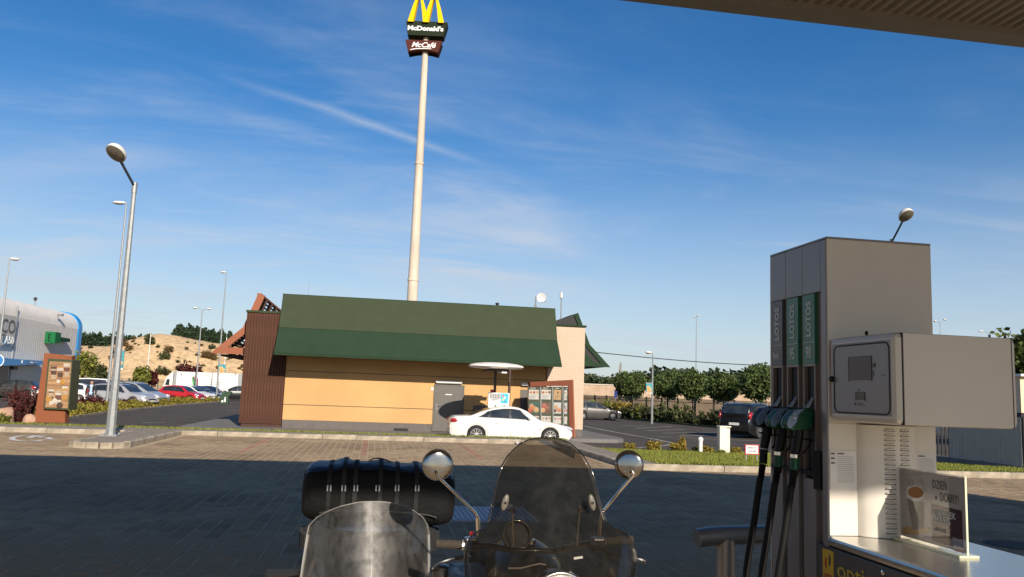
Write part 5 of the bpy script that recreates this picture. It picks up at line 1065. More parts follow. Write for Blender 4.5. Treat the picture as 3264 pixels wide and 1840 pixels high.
    for a in sp_['ax']:
        for s in (-1, 1):
            c = (a, s*(W/2-0.125), r)
            w_ = MB().lathe([(r*0.62, 0.115), (r*0.88, 0.118), (r*0.985, 0.085), (r, 0.04), (r, -0.09), (r*0.6, -0.1)], c, (0, s, 0), 28).build('wheel', m_tyre, t, local=True, smooth=40)
            q = MB(); q.torus((c[0], c[1]+s*0.105, c[2]), (0, s, 0), r*0.66, 0.016, 24, 6)
            for k_ in range(spokes):
                aa = 2*math.pi*k_/spokes+0.3; d = Vector((math.cos(aa), 0, math.sin(aa))); cc = Vector(c)+Vector((0, s*0.112, 0)); q.bar(cc+d*0.03, cc+d*r*0.66, 0.05 if spokes < 8 else 0.032, 0.02, (0, 1, 0))
            q.lathe([(0.05, 0.0), (0.05, 0.02), (0.01, 0.025)], (c[0], c[1]+s*0.108, c[2]), (0, s, 0), 10)
            q.build('rim', m_rim, w_, local=True); MB().lathe([(r*0.64, 0.0), (r*0.64, 0.004)], (c[0], c[1]+s*0.09, c[2]), (0, s, 0), 20).build('brake_disc', m_under, w_, local=True)
    for s in (-1, 1):
        zt_, ht = sp_['tl']; xq = -L/2+0.14
        q = MB(); q.ell((0, 0, 0), (1, 1, 1), 14, 9); q.v = [(xq+0.09+v[0]*0.235, s*(hw(xq)*0.925)+v[1]*0.10, zt_-0.08+v[2]*ht) for v in q.v]; q.build('tail_lamp', m_tl, t, local=True, smooth=60)
        zt_, ht = sp_['hl']; xq = L/2-0.22
        q = MB(); q.ell((0, 0, 0), (1, 1, 1), 14, 9); q.v = [(xq+v[0]*0.26, s*(hw(xq)*0.86)+v[1]*0.115, zt_-v[0]*0.05+v[2]*ht) for v in q.v]; q.build('headlamp', m_hl, t, local=True, smooth=60)
        q = MB(); q.ell((sp_['win'][-1][1]-0.06, s*(hw(0.6)*0.90+0.12), zs(0.6)+0.07), (0.07, 0.10, 0.065), 12, 8); q.bar((sp_['win'][-1][1]-0.06, s*hw(0.6)*0.88, zs(0.6)+0.03), (sp_['win'][-1][1]-0.06, s*(hw(0.6)*0.90+0.08), zs(0.6)+0.05), 0.05, 0.03); q.build('wing_mirror', col if detail else m_trim, t, local=True, smooth=50)
    bx(-L/2-0.014, -L/2+0.02, -0.26, 0.26, 0.62, 0.74).build('number_plate', m_plt, t, local=True); bx(L/2-0.02, L/2+0.014, -0.26, 0.26, 0.36, 0.47).build('number_plate', m_plt, t, local=True)
    bx(L/2-0.06, L/2+0.008, -0.42, 0.42, 0.50, 0.58).build('grille', m_trim, t, local=True)
    if kind == 'mpv':
        for s in (-1, 1): MB().tube([(-1.8, s*W/2*0.70, 1.66), (-1.5, s*W/2*0.71, 1.71), (-0.3, s*W/2*0.71, 1.72), (0.05, s*W/2*0.70, 1.66)], 0.018, 6).build('roof_rail', m_rim, t, local=True)
    if detail:
        for s in (-1, 1):
            for xh in (-0.62, 0.22):
                q = MB(); q.tube([(xh-0.09, s*(hw(xh)*0.985+0.012), 0.80), (xh, s*(hw(xh)*0.985+0.032), 0.805), (xh+0.09, s*(hw(xh)*0.985+0.012), 0.80)], 0.013, 6); q.build('door_handle', col, t, local=True)
            for xd in (-0.98, -0.07, 0.86):
                q = MB(); q.tube([(xd, s*(hw(xd)*0.9975), 0.30), (xd, s*(hw(xd)*1.0005), 0.58), (xd+0.01, s*(hw(xd)*0.986), 0.78), (xd+0.02, s*(hw(xd)*0.958), 0.92)], 0.004, 4); q.build('door_seam', m_trim, t, local=True)
            bx(1.0, 1.16, s*hw(1.1)*1.0-0.01, s*hw(1.1)*1.0+0.004, 0.60, 0.63).build('side_badge', m_rim, t, local=True)
            q = MB(); q.bar((-1.0, s*(hw(0)-0.004), 0.21), (1.05, s*(hw(0)-0.004), 0.21), 0.03, 0.05); q.build('sill', m_trim, t, local=True)
    return t
def car_at(px, py, Y): p = A(px, py, Y); return (p.x, Y, G)
c0 = (A(1436, 1350, 31.2).x+A(1828, 1370, 31.2).x)/2
car('white_sedan', 'white saloon car at the drive-through order point', 'car', 'sedan', paint('white', (0.70, 0.67, 0.61)), (c0, 31.2+0.93, G), 0, 'cars in view', True, 0.975, 10)
PK = 'parked cars left of the restaurant'
car('dark_hatchback', 'dark grey hatchback parked by the store entrance at the left edge', 'car', 'hatch', paint('graphite', (0.05, 0.047, 0.045), 0.5), car_at(42, 1230, 73), math.pi, PK, spokes=7)
car('white_hatchback', 'white hatchback with a red tail lamp peeping out right of the poster stand', 'car', 'hatch', paint('white2', (0.72, 0.69, 0.64)), car_at(203, 1230, 66), math.pi+0.12, PK)
car('white_van', 'white passenger van parked behind the standing man', 'car', 'van', paint('white3', (0.74, 0.71, 0.66)), car_at(270, 1230, 82), math.pi, PK)
car('purple_car', 'dark purple car mostly hidden behind the standing man', 'car', 'estate', paint('purple', (0.035, 0.02, 0.045), 0.3), car_at(345, 1230, 80), 0.1, PK)
car('silver_estate', 'silver estate car with its bonnet towards the lane, nearest the hedge', 'car', 'estate', paint('silver', (0.52, 0.50, 0.50), 0.45), car_at(392, 1250, 62), -0.35, PK, spokes=5)
car('silver_suv', 'silver off-roader parked just behind the silver estate', 'car', 'mpv', paint('silver2', (0.46, 0.47, 0.49), 0.45), car_at(440, 1250, 68), -0.35, PK)
car('red_hatchback', 'bright red hatchback parked beyond the hedge', 'car', 'hatch', paint('red', (0.42, 0.012, 0.02)), car_at(582, 1250, 79), -0.35, PK)
car('white_hatchback', 'white hatchback parked right behind the red one', 'car', 'hatch', paint('white2'), car_at(612, 1250, 83), -0.35, PK)
car('slate_hatchback', 'slate blue hatchback third in the row behind the red one', 'car', 'hatch', paint('slate', (0.06, 0.085, 0.12), 0.4), car_at(640, 1250, 87), -0.35, PK)
car('navy_hatchback', 'navy car last in the row behind the red one', 'car', 'hatch', paint('navy', (0.015, 0.022, 0.05), 0.3), car_at(670, 1250, 91), -0.35, PK)
car('black_suv', 'black off-roader between the green litter bin and the truck', 'car', 'estate', paint('black', (0.008, 0.008, 0.009), 0.2), car_at(752, 1250, 95), math.pi+0.2, PK)
car('grey_hatchback', 'grey five-door car parked near the fence right of the restaurant', 'car', 'hatch', paint('grey', (0.085, 0.077, 0.07), 0.4), car_at(1896, 1310, 66), 0.05, 'cars in view', spokes=9)
p = GZ(2398, 1398, G); car('black_people_carrier', 'black people carrier with red tail lamps, seen from behind', 'car', 'mpv', paint('black'), (p.x+0.80, p.y+1.45, G), R(40), 'cars in view', scale=1.1, spokes=6)

# white truck
Y = 101.0; a, c = A(556, 1184, Y), A(768, 1246, Y); cb0 = A(520, 1220, Y)
t = thing('white_truck', 'white box truck with printed figures on its side', 'truck', (c.x-3, Y, G)); m_twh = paint('truck_white', (0.80, 0.77, 0.70)); zt_ = a.z
bx(a.x, c.x, Y, Y+2.5, G+0.95, zt_).build('box_body', m_twh, t, bevel=0.03); bx(a.x-0.02, a.x+0.3, Y-0.01, Y+2.51, G+0.95, zt_+0.02).build('corner_post', m_gal, t); bx(c.x-0.45, c.x+0.01, Y-0.01, Y+2.51, G+0.95, zt_+0.01).build('corner_post', m_gal, t)
q = MB(); q.prism([(cb0.x+0.05, G+0.55), (cb0.x, G+1.3), (cb0.x+0.28, G+2.2), (cb0.x+0.75, zt_-0.25), (a.x-0.12, zt_-0.02), (a.x-0.12, G+0.55)], 'y', Y+0.05, Y+2.45); q.build('cab', m_twh, t, bevel=0.05)
MB().prism([(cb0.x+0.20, G+1.35), (cb0.x+0.38, G+2.05), (a.x-0.45, G+2.05), (a.x-0.45, G+1.35)], 'y', Y+0.03, Y+0.048).build('cab_window', m_carglass, t); MB().slab([(cb0.x-0.01, Y+0.2, G+1.35), (cb0.x-0.01, Y+2.3, G+1.35), (cb0.x+0.26, Y+2.3, G+2.15), (cb0.x+0.26, Y+0.2, G+2.15)], (-0.02, 0, 0.01)).build('windscreen', m_carglass, t)
bx(a.x-0.1, c.x, Y+0.4, Y+2.1, G+0.6, G+0.94).build('chassis', m_under, t)
for x in (cb0.x+0.85, a.x+1.0, c.x-1.6, c.x-2.7):
    w_ = MB().lathe([(0.25, 0.14), (0.44, 0.14), (0.48, 0.1), (0.48, -0.14)], (x, Y+0.2, G+0.48), (0, -1, 0), 20).build('wheel', m_tyre, t, smooth=40); MB().lathe([(0.24, 0.141), (0.1, 0.16)], (x, Y+0.2, G+0.48), (0, -1, 0), 14).build('rim', m_rim, w_)
m_pg = M('print_green', (0.06, 0.30, 0.07), 0.5); m_pm = M('print_maroon', (0.20, 0.015, 0.04), 0.5)
fy = Y-0.002
for (pts, mat) in (([(612, 1203), (619, 1202), (621, 1228), (614, 1229)], m_pg), ([(614, 1200), (622, 1200), (623, 1215), (613, 1215)], M('print_skin', (0.55, 0.36, 0.25), 0.5)), ([(626, 1207), (632, 1206), (631, 1232), (627, 1232)], m_pm)): px_slab(pts, fy, -0.004, mat, 'print', t)
O = A(655, 1201, fy); lettering('Re', O, (1, 0, 0), (0, 0, 1), 0.42, m_pg, t, 'truck_lettering', depth=0.004, xs=1.1)
for k_, (x0, x1, y0) in enumerate(((672, 690, 1211), (653, 735, 1219), (653, 715, 1225), (710, 740, 1226))): px_slab([(x0, y0), (x1, y0+0.8), (x1, y0+2), (x0, y0+1.2)], fy, -0.004, m_pgrey, 'print', t)
for pxx in (577, 748): px_slab([(pxx, 1192), (pxx+4, 1192), (pxx+4, 1197), (pxx, 1197)], fy, -0.004, m_pdark, 'print', t)

# ================================================================ PERSON
def person(loc, rz, label):
    me = bpy.data.meshes.new('person'); J = {}
    V, E, RAD = [], [], []
    def v(name, co, r_): J[name] = len(V); V.append(co); RAD.append(r_)
    def e(*ns):
        for a, c in zip(ns, ns[1:]): E.append((J[a], J[c]))
    v('pelvis', (0, 0, 0.95), (0.155, 0.115)); v('waist', (0, 0.0, 1.08), (0.15, 0.115)); v('chest', (0, 0.01, 1.30), (0.185, 0.125)); v('collar', (0, 0.01, 1.44), (0.12, 0.09)); v('neck', (0, 0.0, 1.50), (0.06, 0.06)); v('jaw', (0, -0.015, 1.57), (0.070, 0.078)); v('head', (0, -0.005, 1.65), (0.082, 0.098)); v('crown', (0, 0.0, 1.725), (0.06, 0.07))
    e('pelvis', 'waist', 'chest', 'collar', 'neck', 'jaw', 'head', 'crown')
    for s, n in ((-1, 'l'), (1, 'r')):
        v(n+'sh', (s*0.19, 0.01, 1.40), (0.078, 0.075)); v(n+'el', (s*0.27, 0.0, 1.13), (0.058, 0.058)); v(n+'wr', (s*0.26, -0.06, 0.90), (0.042, 0.042)); v(n+'ha', (s*0.255, -0.08, 0.82), (0.045, 0.03)); v(n+'fi', (s*0.25, -0.085, 0.745), (0.028, 0.018)); v(n+'th', (s*0.225, -0.11, 0.80), (0.015, 0.015))
        e('collar', n+'sh', n+'el', n+'wr', n+'ha', n+'fi'); e(n+'ha', n+'th')
        v(n+'hip', (s*0.095, 0, 0.87), (0.10, 0.10)); v(n+'kn', (s*0.11, -0.02, 0.49), (0.068, 0.07)); v(n+'an', (s*0.12, 0.0, 0.10), (0.048, 0.052)); v(n+'to', (s*0.13, -0.16, 0.045), (0.045, 0.036)); e('pelvis', n+'hip', n+'kn', n+'an', n+'to')
    me.from_pydata(V, E, []); o = bpy.data.objects.new('person', me); COL.objects.link(o)
    md = o.modifiers.new('skin', 'SKIN')
    for i, sv in enumerate(me.skin_vertices[0].data): sv.radius = RAD[i]; sv.use_root = (i == 0)
    o.modifiers.new('sub', 'SUBSURF').levels = 2; bpy.context.view_layer.update()
    nm = bpy.data.meshes.new_from_object(o.evaluated_get(bpy.context.evaluated_depsgraph_get())); bpy.data.objects.remove(o)
    root = thing('person', label, 'person', loc, rz)
    body = bpy.data.objects.new('body', nm); COL.objects.link(body); body.parent = root
    nm.materials.clear()
    for mm in (M('skin', (0.50, 0.27, 0.18), 0.55), M('jacket_dark', (0.018, 0.017, 0.02), 0.8), M('shirt_blue', (0.35, 0.45, 0.60), 0.8), M('trousers_dark', (0.03, 0.032, 0.045), 0.85), M('shoes', (0.02, 0.015, 0.012), 0.5), M('hair_grey', (0.10, 0.07, 0.05), 0.8)): nm.materials.append(mm)
    for p_ in nm.polygons:
        c = p_.center; p_.use_smooth = True
        if c.z > 1.50: p_.material_index = 5 if (c.z > 1.70 or (c.y > 0.02 and c.z > 1.56)) else 0
        elif c.z < 0.09: p_.material_index = 4
        elif abs(c.x) > 0.2 and c.z < 0.90: p_.material_index = 0
        elif c.z < 0.93: p_.material_index = 3
        elif abs(c.x) < 0.075 and c.y < 0: p_.material_index = 2
        else: p_.material_index = 1
    q = MB()
    for s in (-1, 1): q.ell((s*0.032, -0.092, 1.655), (0.012, 0.008, 0.008), 8, 6)
    q.build('eyes', m_trim, root, local=True)
    MB().ell((0, -0.112, 1.625), (0.014, 0.022, 0.026), 8, 6).build('nose', M('skin'), root, local=True, smooth=60); MB().ell((0, -0.098, 1.58), (0.026, 0.008, 0.006), 8, 5).build('mouth', M('lips', (0.35, 0.12, 0.10), 0.6), root, local=True)
    for s in (-1, 1): MB().ell((s*0.088, 0.0, 1.635), (0.012, 0.022, 0.032), 8, 6).build('ear', M('skin'), root, local=True)
    return root
p = A(291, 1240, 52); person((p.x, 52, G), R(12), 'man in a dark open jacket and pale blue shirt standing in the car park')
# ================================================================ FUEL DISPENSER
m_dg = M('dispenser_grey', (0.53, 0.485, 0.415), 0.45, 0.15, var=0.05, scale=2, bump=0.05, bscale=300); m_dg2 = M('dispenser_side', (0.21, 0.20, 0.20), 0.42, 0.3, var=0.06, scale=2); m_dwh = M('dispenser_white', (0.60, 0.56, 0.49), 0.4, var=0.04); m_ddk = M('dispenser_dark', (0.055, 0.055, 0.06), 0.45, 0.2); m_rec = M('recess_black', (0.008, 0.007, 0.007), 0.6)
m_lgr = M('lotos_green', (0.018, 0.13, 0.075), 0.4, var=0.05); m_ldk = M('strip_grey', (0.075, 0.075, 0.085), 0.4, var=0.05); m_ltx = M('lotos_letter', (0.50, 0.53, 0.50), 0.5); m_chan = M('channel_brown', (0.19, 0.16, 0.14), 0.4, 0.3)
m_steel = M('brushed_steel', (0.50, 0.48, 0.44), 0.24, 0.85, var=0.08, scale=6, stretch=(1, 12, 12)); m_nzg = M('nozzle_green', (0.004, 0.055, 0.024), 0.45, spec=0.3); m_nzb = M('nozzle_black', (0.006, 0.006, 0.007), 0.55, spec=0.25); m_hose = M('hose_rubber', (0.006, 0.0055, 0.0055), 0.65, spec=0.25); m_clear = M('nozzle_shield', (0.14, 0.21, 0.33), 0.2, 0.0, var=0.35, scale=60, coat=0.4)
X0, X1, XC = 2.46, 3.115, 2.7875; TN, TF, TZ = 4.18, 4.845, 2.43
disp = thing('fuel_dispenser', 'tall grey fuel dispenser with three nozzles, display box and steel counter', 'fuel dispenser', (XC, 4.2, 0))
bx(X0+0.05, X1-0.05, TN+0.012, TF-0.002, 0, TZ-0.03).build('tower_core', m_rec, disp)
for zc0, zc1, mm in ((1.40, TZ, m_dg),): bx(X0+0.004, X1-0.004, TN, TN+0.011, zc0, zc1).build('end_plate', mm, disp, bevel=0.003)
bx(X0+0.004, X1-0.004, TN+0.002, TN+0.0118, 0.801, 1.399).build('end_plate', m_dwh, disp)
bx(X0+0.004, X1-0.004, TF-0.0015, TF+0.01, 0, TZ).build('end_plate', m_dg, disp); bx(X0+0.002, X1-0.002, TN+0.001, TF+0.008, TZ, TZ+0.012).build('top_cap', m_dg2, disp, bevel=0.003)
STR = [(4.700, 4.832, 'diesel', m_ldk), (4.508, 4.644, '95', m_lgr), (4.321, 4.452, '98', m_lgr)]
def face(sgn):
    """everything on one long face of the tower; sgn -1 is the face seen, +1 its twin on the far side"""
    xf_ = X0 if sgn < 0 else X1
    def fb(a, c, y0, y1, z0, z1, name, mat, par=disp, bev=0.0):     # a..c: depth outwards from the face plane, negative inwards
        xa, xb = xf_+sgn*a, xf_+sgn*c; return bx(min(xa, xb), max(xa, xb), y0, y1, z0, z1).build(name, mat, par, bevel=bev)
    ys_ = [4.247, 4.448, 4.648, 4.843]
    fb(-0.05, 0.0, TN+0.012, 4.2465, 0, TZ-0.002, 'corner_post', m_dg2, bev=0.004)
    for i in range(3): fb(-0.048, -0.001, ys_[i]+0.0015, ys_[i+1]-0.0015, 2.136, TZ-0.002, 'head_panel', m_dg2, bev=0.002)
    for i, (a, c, txt, mat) in enumerate(STR):
        sp_ = fb(-0.045, -0.004, a, c, 1.728, 2.133, 'label_strip', mat)
        xx = xf_+sgn*(-0.004); ym = (a+c)/2; dv = (0, -1, 0) if sgn < 0 else (0, 1, 0); bk = (0, 1, 0) if sgn < 0 else (0, -1, 0)
        lettering('LOTOS', (xx, ym-(0.026 if sgn < 0 else -0.026), 1.885), (0, 0, 1), bk, 0.073, m_ltx, sp_, bold=0.028, xs=0.86, space=1.05, depth=0.001)
        fb(-0.004, -0.0028, a+0.004, c-0.004, 1.853, 1.856, 'divider', m_ltx, sp_)
        if txt == 'diesel': lettering(txt, (xx, ym+(0.050 if sgn < 0 else -0.050), 1.775), dv, (0, 0, 1), 0.062, m_ltx, sp_, xs=0.52, bold=0.01, depth=0.001)
        else: lettering(txt, (xx, ym, 1.763), dv, (0, 0, 1), 0.098, m_ltx, sp_, xs=0.62, bold=0.012, align='CENTER', depth=0.001)
        fr_ = fb(-0.045, -0.006, a, c, 1.716, 1.7275, 'recess_frame', m_chan); fb(-0.045, -0.006, a, a+0.010, 1.08, 1.7155, 'recess_frame', m_chan); fb(-0.045, -0.006, c-0.010, c, 1.08, 1.7155, 'recess_frame', m_chan)
        fb(-0.049, -0.03, a+0.010, c-0.010, 1.08, 1.7155, 'recess', m_rec); fb(-0.045, -0.002, a, c, 0.05, 1.079, 'lower_panel', m_dg2)
    for (a, c) in ((4.247, 4.3205), (4.4525, 4.5075), (4.6445, 4.6995)): fb(-0.048, -0.026, a, c, 0.05, 2.134, 'channel', m_chan)
    fb(-0.03, 0.0, 4.30, 4.84, 1.10, 1.125, 'holder_bar', m_nzb); fb(-0.01, 0.006, 4.262, 4.33, 1.03, 1.24, 'holder_plate', m_nzb)
face(-1); face(1)
# white end of the dispenser: flat sides and a bowed centre with louvres
def bow(u): return XC+0.02+(u-0.5)*0.36, TN+0.0015-0.085*(1-(2*u-1)**2)**0.6
q = MB(); vs = []
for i in range(25): x, y = bow(i/24); vs += [(x, y, 0.802), (x, y, 1.398)]
q.add(vs, [(2*i, 2*i+1, 2*i+3, 2*i+2) for i in range(24)]); bw = q.build('bowed_panel', m_dwh, disp, smooth=60, fix=False)
q = MB(); q.ell((0, 0, 0), (0.030, 0.010, 0.0085), 14, 8); q.v = [(v[0], v[1], max(v[2], -0.002)) for v in q.v]; lo = q.build('louvre', m_dwh, None, smooth=60); LM = lo.data; bpy.data.objects.remove(lo)
q = MB().box(-0.029, 0.029, -0.004, 0.004, -0.008, -0.002); ls = bpy.data.meshes.new('slot'); ls.from_pydata(q.v, [], q.f); ls.materials.append(m_chan)
for cx_ in (2.771, 2.862):
    u = (cx_-XC-0.02)/0.36+0.5; yy = bow(u)[1]; slope = math.atan2(bow(u+0.02)[1]-bow(u-0.02)[1], 0.36*0.04)
    for k_ in range(22):
        for mm, nm in ((LM, 'louvre'), (ls, 'slot')): o = inst(mm, nm, disp, (cx_-XC, yy-4.2, 1.375-0.0258*k_)); o.rotation_euler = (0, 0, slope)
def notice(px0, py0, px1, py1, name):
    a, c = A(px0, py0, TN-0.001), A(px1, py1, TN-0.001); n_ = bx(a.x, c.x, TN-0.002, TN+0.0005, c.z, a.z).build(name, M('notice_paper', (0.60, 0.58, 0.54), 0.35), disp); q = MB(); q2 = MB(); w, h = c.x-a.x, a.z-c.z
    for k_ in range(14): q.box(a.x+w*0.28, a.x+w*(0.85+0.1*random.random()), TN-0.0030, TN-0.0021, a.z-h*(0.16+0.05*k_), a.z-h*(0.145+0.05*k_))
    for k_ in range(3): q2.box(a.x+w*0.04, a.x+w*0.18, TN-0.0032, TN-0.0021, a.z-h*(0.10+0.12*k_), a.z-h*(0.06+0.12*k_))
    q2.box(a.x+w*0.28, a.x+w*0.55, TN-0.0032, TN-0.0021, a.z-h*0.09, a.z-h*0.06); q.build('print_lines', m_pgrey, n_); q2.build('print_marks', m_pdark, n_)
notice(2645, 1436, 2730, 1562, 'notice'); notice(2905, 1444, 2984, 1570, 'notice')
# display box
by0, by1, bz0, bz1 = 3.576, 4.165, 1.414, 1.862
dbx = bx(X0, 3.124, by0+0.006, by1, bz0, bz1).build('display_box', m_dg, disp, bevel=0.028)
bx(2.502, 3.087, by0+0.001, by0+0.02, bz0+0.004, bz1-0.004).build('box_end_panel', m_dg, dbx, bevel=0.002)
for x in (2.498, 3.091): bx(x-0.003, x+0.003, by0+0.0035, by0+0.02, bz0+0.002, bz1-0.002).build('box_groove', m_rec, dbx)
bx(X0-0.001, X0+0.02, by0+0.04, by1-0.03, bz0+0.04, bz1-0.035).build('box_door', m_dg2, dbx)
def rrect(y0, y1, z0, z1, r_, n=6):
    P = []
    for (cy, cz, a0) in ((y1-r_, z1-r_, 0), (y0+r_, z1-r_, 90), (y0+r_, z0+r_, 180), (y1-r_, z0+r_, 270)):
        for i in range(n+1): a = R(a0+90*i/n); P.append((cy+r_*math.cos(a), cz+r_*math.sin(a)))
    return P
ya, yb_ = AX(2660, 1200, X0).y, AX(2836, 1200, X0).y; P = rrect(yb_, ya, 1.462, 1.815, 0.035); P.append(P[0])
MB().tube([(X0-0.001, a, c) for a, c in P], 0.0042, 6, False).build('door_gap', m_rec, dbx)
m_scr = M('lcd_screen', (0.075, 0.058, 0.056), 0.35, var=0.2, scale=5, spec=0.3)
def scr(p0, p1, name):
    a, c = AX(*p0, X0), AX(*p1, X0); s_ = bx(X0-0.0035, X0-0.0012, c.y, a.y, c.z, a.z).build(name, m_scr, dbx); q = MB(); e = 0.004
    q.box(X0-0.005, X0-0.0013, c.y-e, c.y-0.0002, c.z-e, a.z+e); q.box(X0-0.005, X0-0.0013, a.y+0.0002, a.y+e, c.z-e, a.z+e); q.box(X0-0.005, X0-0.0013, c.y, a.y, a.z+0.0002, a.z+e); q.build('screen_frame', m_ddk, s_)
scr((2707, 1141), (2779, 1212), 'price_screen'); scr((2730, 1252), (2757, 1275), 'unit_screen')
for (txt, pp, sz) in (('zł', (2783, 1171), 0.034), ('L', (2783, 1197), 0.034), ('zł/L', (2735, 1246), 0.013)):
    o = AX(*pp, X0-0.001); lettering(txt, o, (0, -1, 0), (0, 0, 1), sz, m_pdark, dbx, depth=0.0008, bold=0.01)
for (p0, p1) in (((2733, 1284), (2750, 1287)), ((2733, 1289.5), (2758, 1293)), ((2725, 1283), (2730, 1293)), ((2810, 1195), (2823, 1197))):
    a, c = AX(*p0, X0), AX(*p1, X0); bx(X0-0.0018, X0-0.0011, c.y, a.y, c.z, a.z).build('small_print', m_pdark, dbx)
a = AX(2656, 1209, X0); MB().lathe([(0.016, 0), (0.016, 0.012), (0.011, 0.02), (0.003, 0.022)], (X0-0.001, a.y, a.z), (-1, 0, 0), 16).build('lock_knob', m_nzb, dbx, smooth=40)
a = A(2762, 1068, 3.86); q = MB(); q.ell((a.x, 3.86, bz1+0.012), (0.009, 0.009, 0.012), 10, 8); q.build('sensor_knob', m_nzb, dbx, smooth=True)
# counter and base cabinet
cb_ = bx(X0-0.005, 3.165, 2.3, 4.30, 0.08, 0.742).build('base_cabinet', m_ddk, disp, bevel=0.006)
bx(X0-0.02, 3.19, 2.28, TN+0.001, 0.752, 0.80).build('counter_top', m_steel, disp, bevel=0.016)
bx(X0+0.01, 3.15, 2.32, 4.28, 0.743, 0.751).build('counter_gap', m_rec, disp); bx(X0-0.10, 3.3, 2.0, 5.3, 0.0, 0.075).build('island_plinth', m_kerb, disp, bevel=0.02)
xp = X0-0.0055; y0, y1 = AX(2623, 1790, xp).y, AX(2657, 1790, xp).y; zt_ = AX(2640, 1753, xp).z
lg = bx(xp-0.002, xp+0.0003, y1, y0, zt_-0.165, zt_).build('logo_sticker', M('logo_yellow', (0.55, 0.36, 0.02), 0.45), cb_); ym, zm = (y0+y1)/2, zt_-0.062
def comma(sg, mat):
    P = []
    for i in range(11): t_ = R(-100+i*20); P.append((0.014*math.cos(t_)*0.9+0.010*sg, 0.020*math.sin(t_)*sg))
    pts = [(xp-0.0022, ym-(sg*0.012)+0.0-sg*0.016*math.cos(R(-80+16*i)), zm+sg*0.010+0.030*math.sin(R(-80+16*i))*1.0) for i in range(11)]
    pts2 = [(xp-0.0022, ym-(sg*0.010)-sg*0.002*math.cos(R(-80+16*i)), zm+sg*0.006+0.022*math.sin(R(-80+16*i))) for i in range(10, -1, -1)]
    MB().slab(pts+pts2, (-0.0012, 0, 0)).build('logo_mark', mat, lg)
comma(-1, M('logo_red', (0.42, 0.02, 0.015), 0.45)); comma(1, M('logo_navy', (0.012, 0.016, 0.03), 0.45))
lettering('LOTOS', (xp-0.0022, ym, zt_-0.145), (0, -1, 0), (0, 0, 1), 0.028, M('logo_red'), lg, align='CENTER', bold=0.02, xs=0.85, depth=0.001)
o = AX(2669, 1838, xp); lettering('optima', (xp, o.y, o.z), (0, -1, 0), (0, 0, 1), 0.125, M('optima_yellow', (0.42, 0.33, 0.02), 0.5), cb_, bold=0.004, xs=1.25, depth=0.001)
a = AX(2815, 1825, xp); MB().lathe([(0.013, 0), (0.013, 0.004), (0.008, 0.008), (0.002, 0.009)], (xp, a.y, a.z), (-1, 0, 0), 14).build('cabinet_lock', m_chrome, cb_, smooth=40)
# nozzles: outlines taken for the near one, repeated for the other two
ZO = lambda a, c: (2360+a/4.27, 1260+c/4.27)
YC = 4.386
def nz(pts): return [A(*ZO(a, c), YC) for a, c in pts]
body_p = nz([(700, 205), (830, 170), (930, 172), (968, 205), (982, 270), (965, 340), (968, 425), (900, 476), (780, 478), (690, 485), (630, 455), (600, 430), (598, 350), (640, 270)])
plate_p = nz([(588, 385), (612, 305), (700, 198), (842, 178), (745, 265), (730, 340), (690, 410), (640, 452), (605, 440)])
spout_p = [A(*ZO(900, 195), YC), A(*ZO(955, 120), YC), A(*ZO(1000, 40), YC)]
handle_p = [A(*ZO(795, 465), YC), A(*ZO(785, 560), YC), A(*ZO(745, 790), YC)]
cuff_p = [A(*ZO(742, 855), YC), A(*ZO(733, 1015), YC)]; rib_p = [A(*ZO(728, 1020), YC), A(*ZO(697, 1262), YC)]
ring_p = [A(*ZO(743, 805), YC), A(*ZO(742, 852), YC)]
h1 = A(2520, 1560, YC); h2 = A(2503, 1690, YC); h3 = A(2480, 1840, YC)
hose_p = [rib_p[1], h1, h2, h3, (h3.x-0.01, YC, 0.38), (h3.x+0.02, YC, 0.24), (h3.x+0.12, YC, 0.17), (h3.x+0.24, YC, 0.22), (X0+0.0, YC, 0.30)]
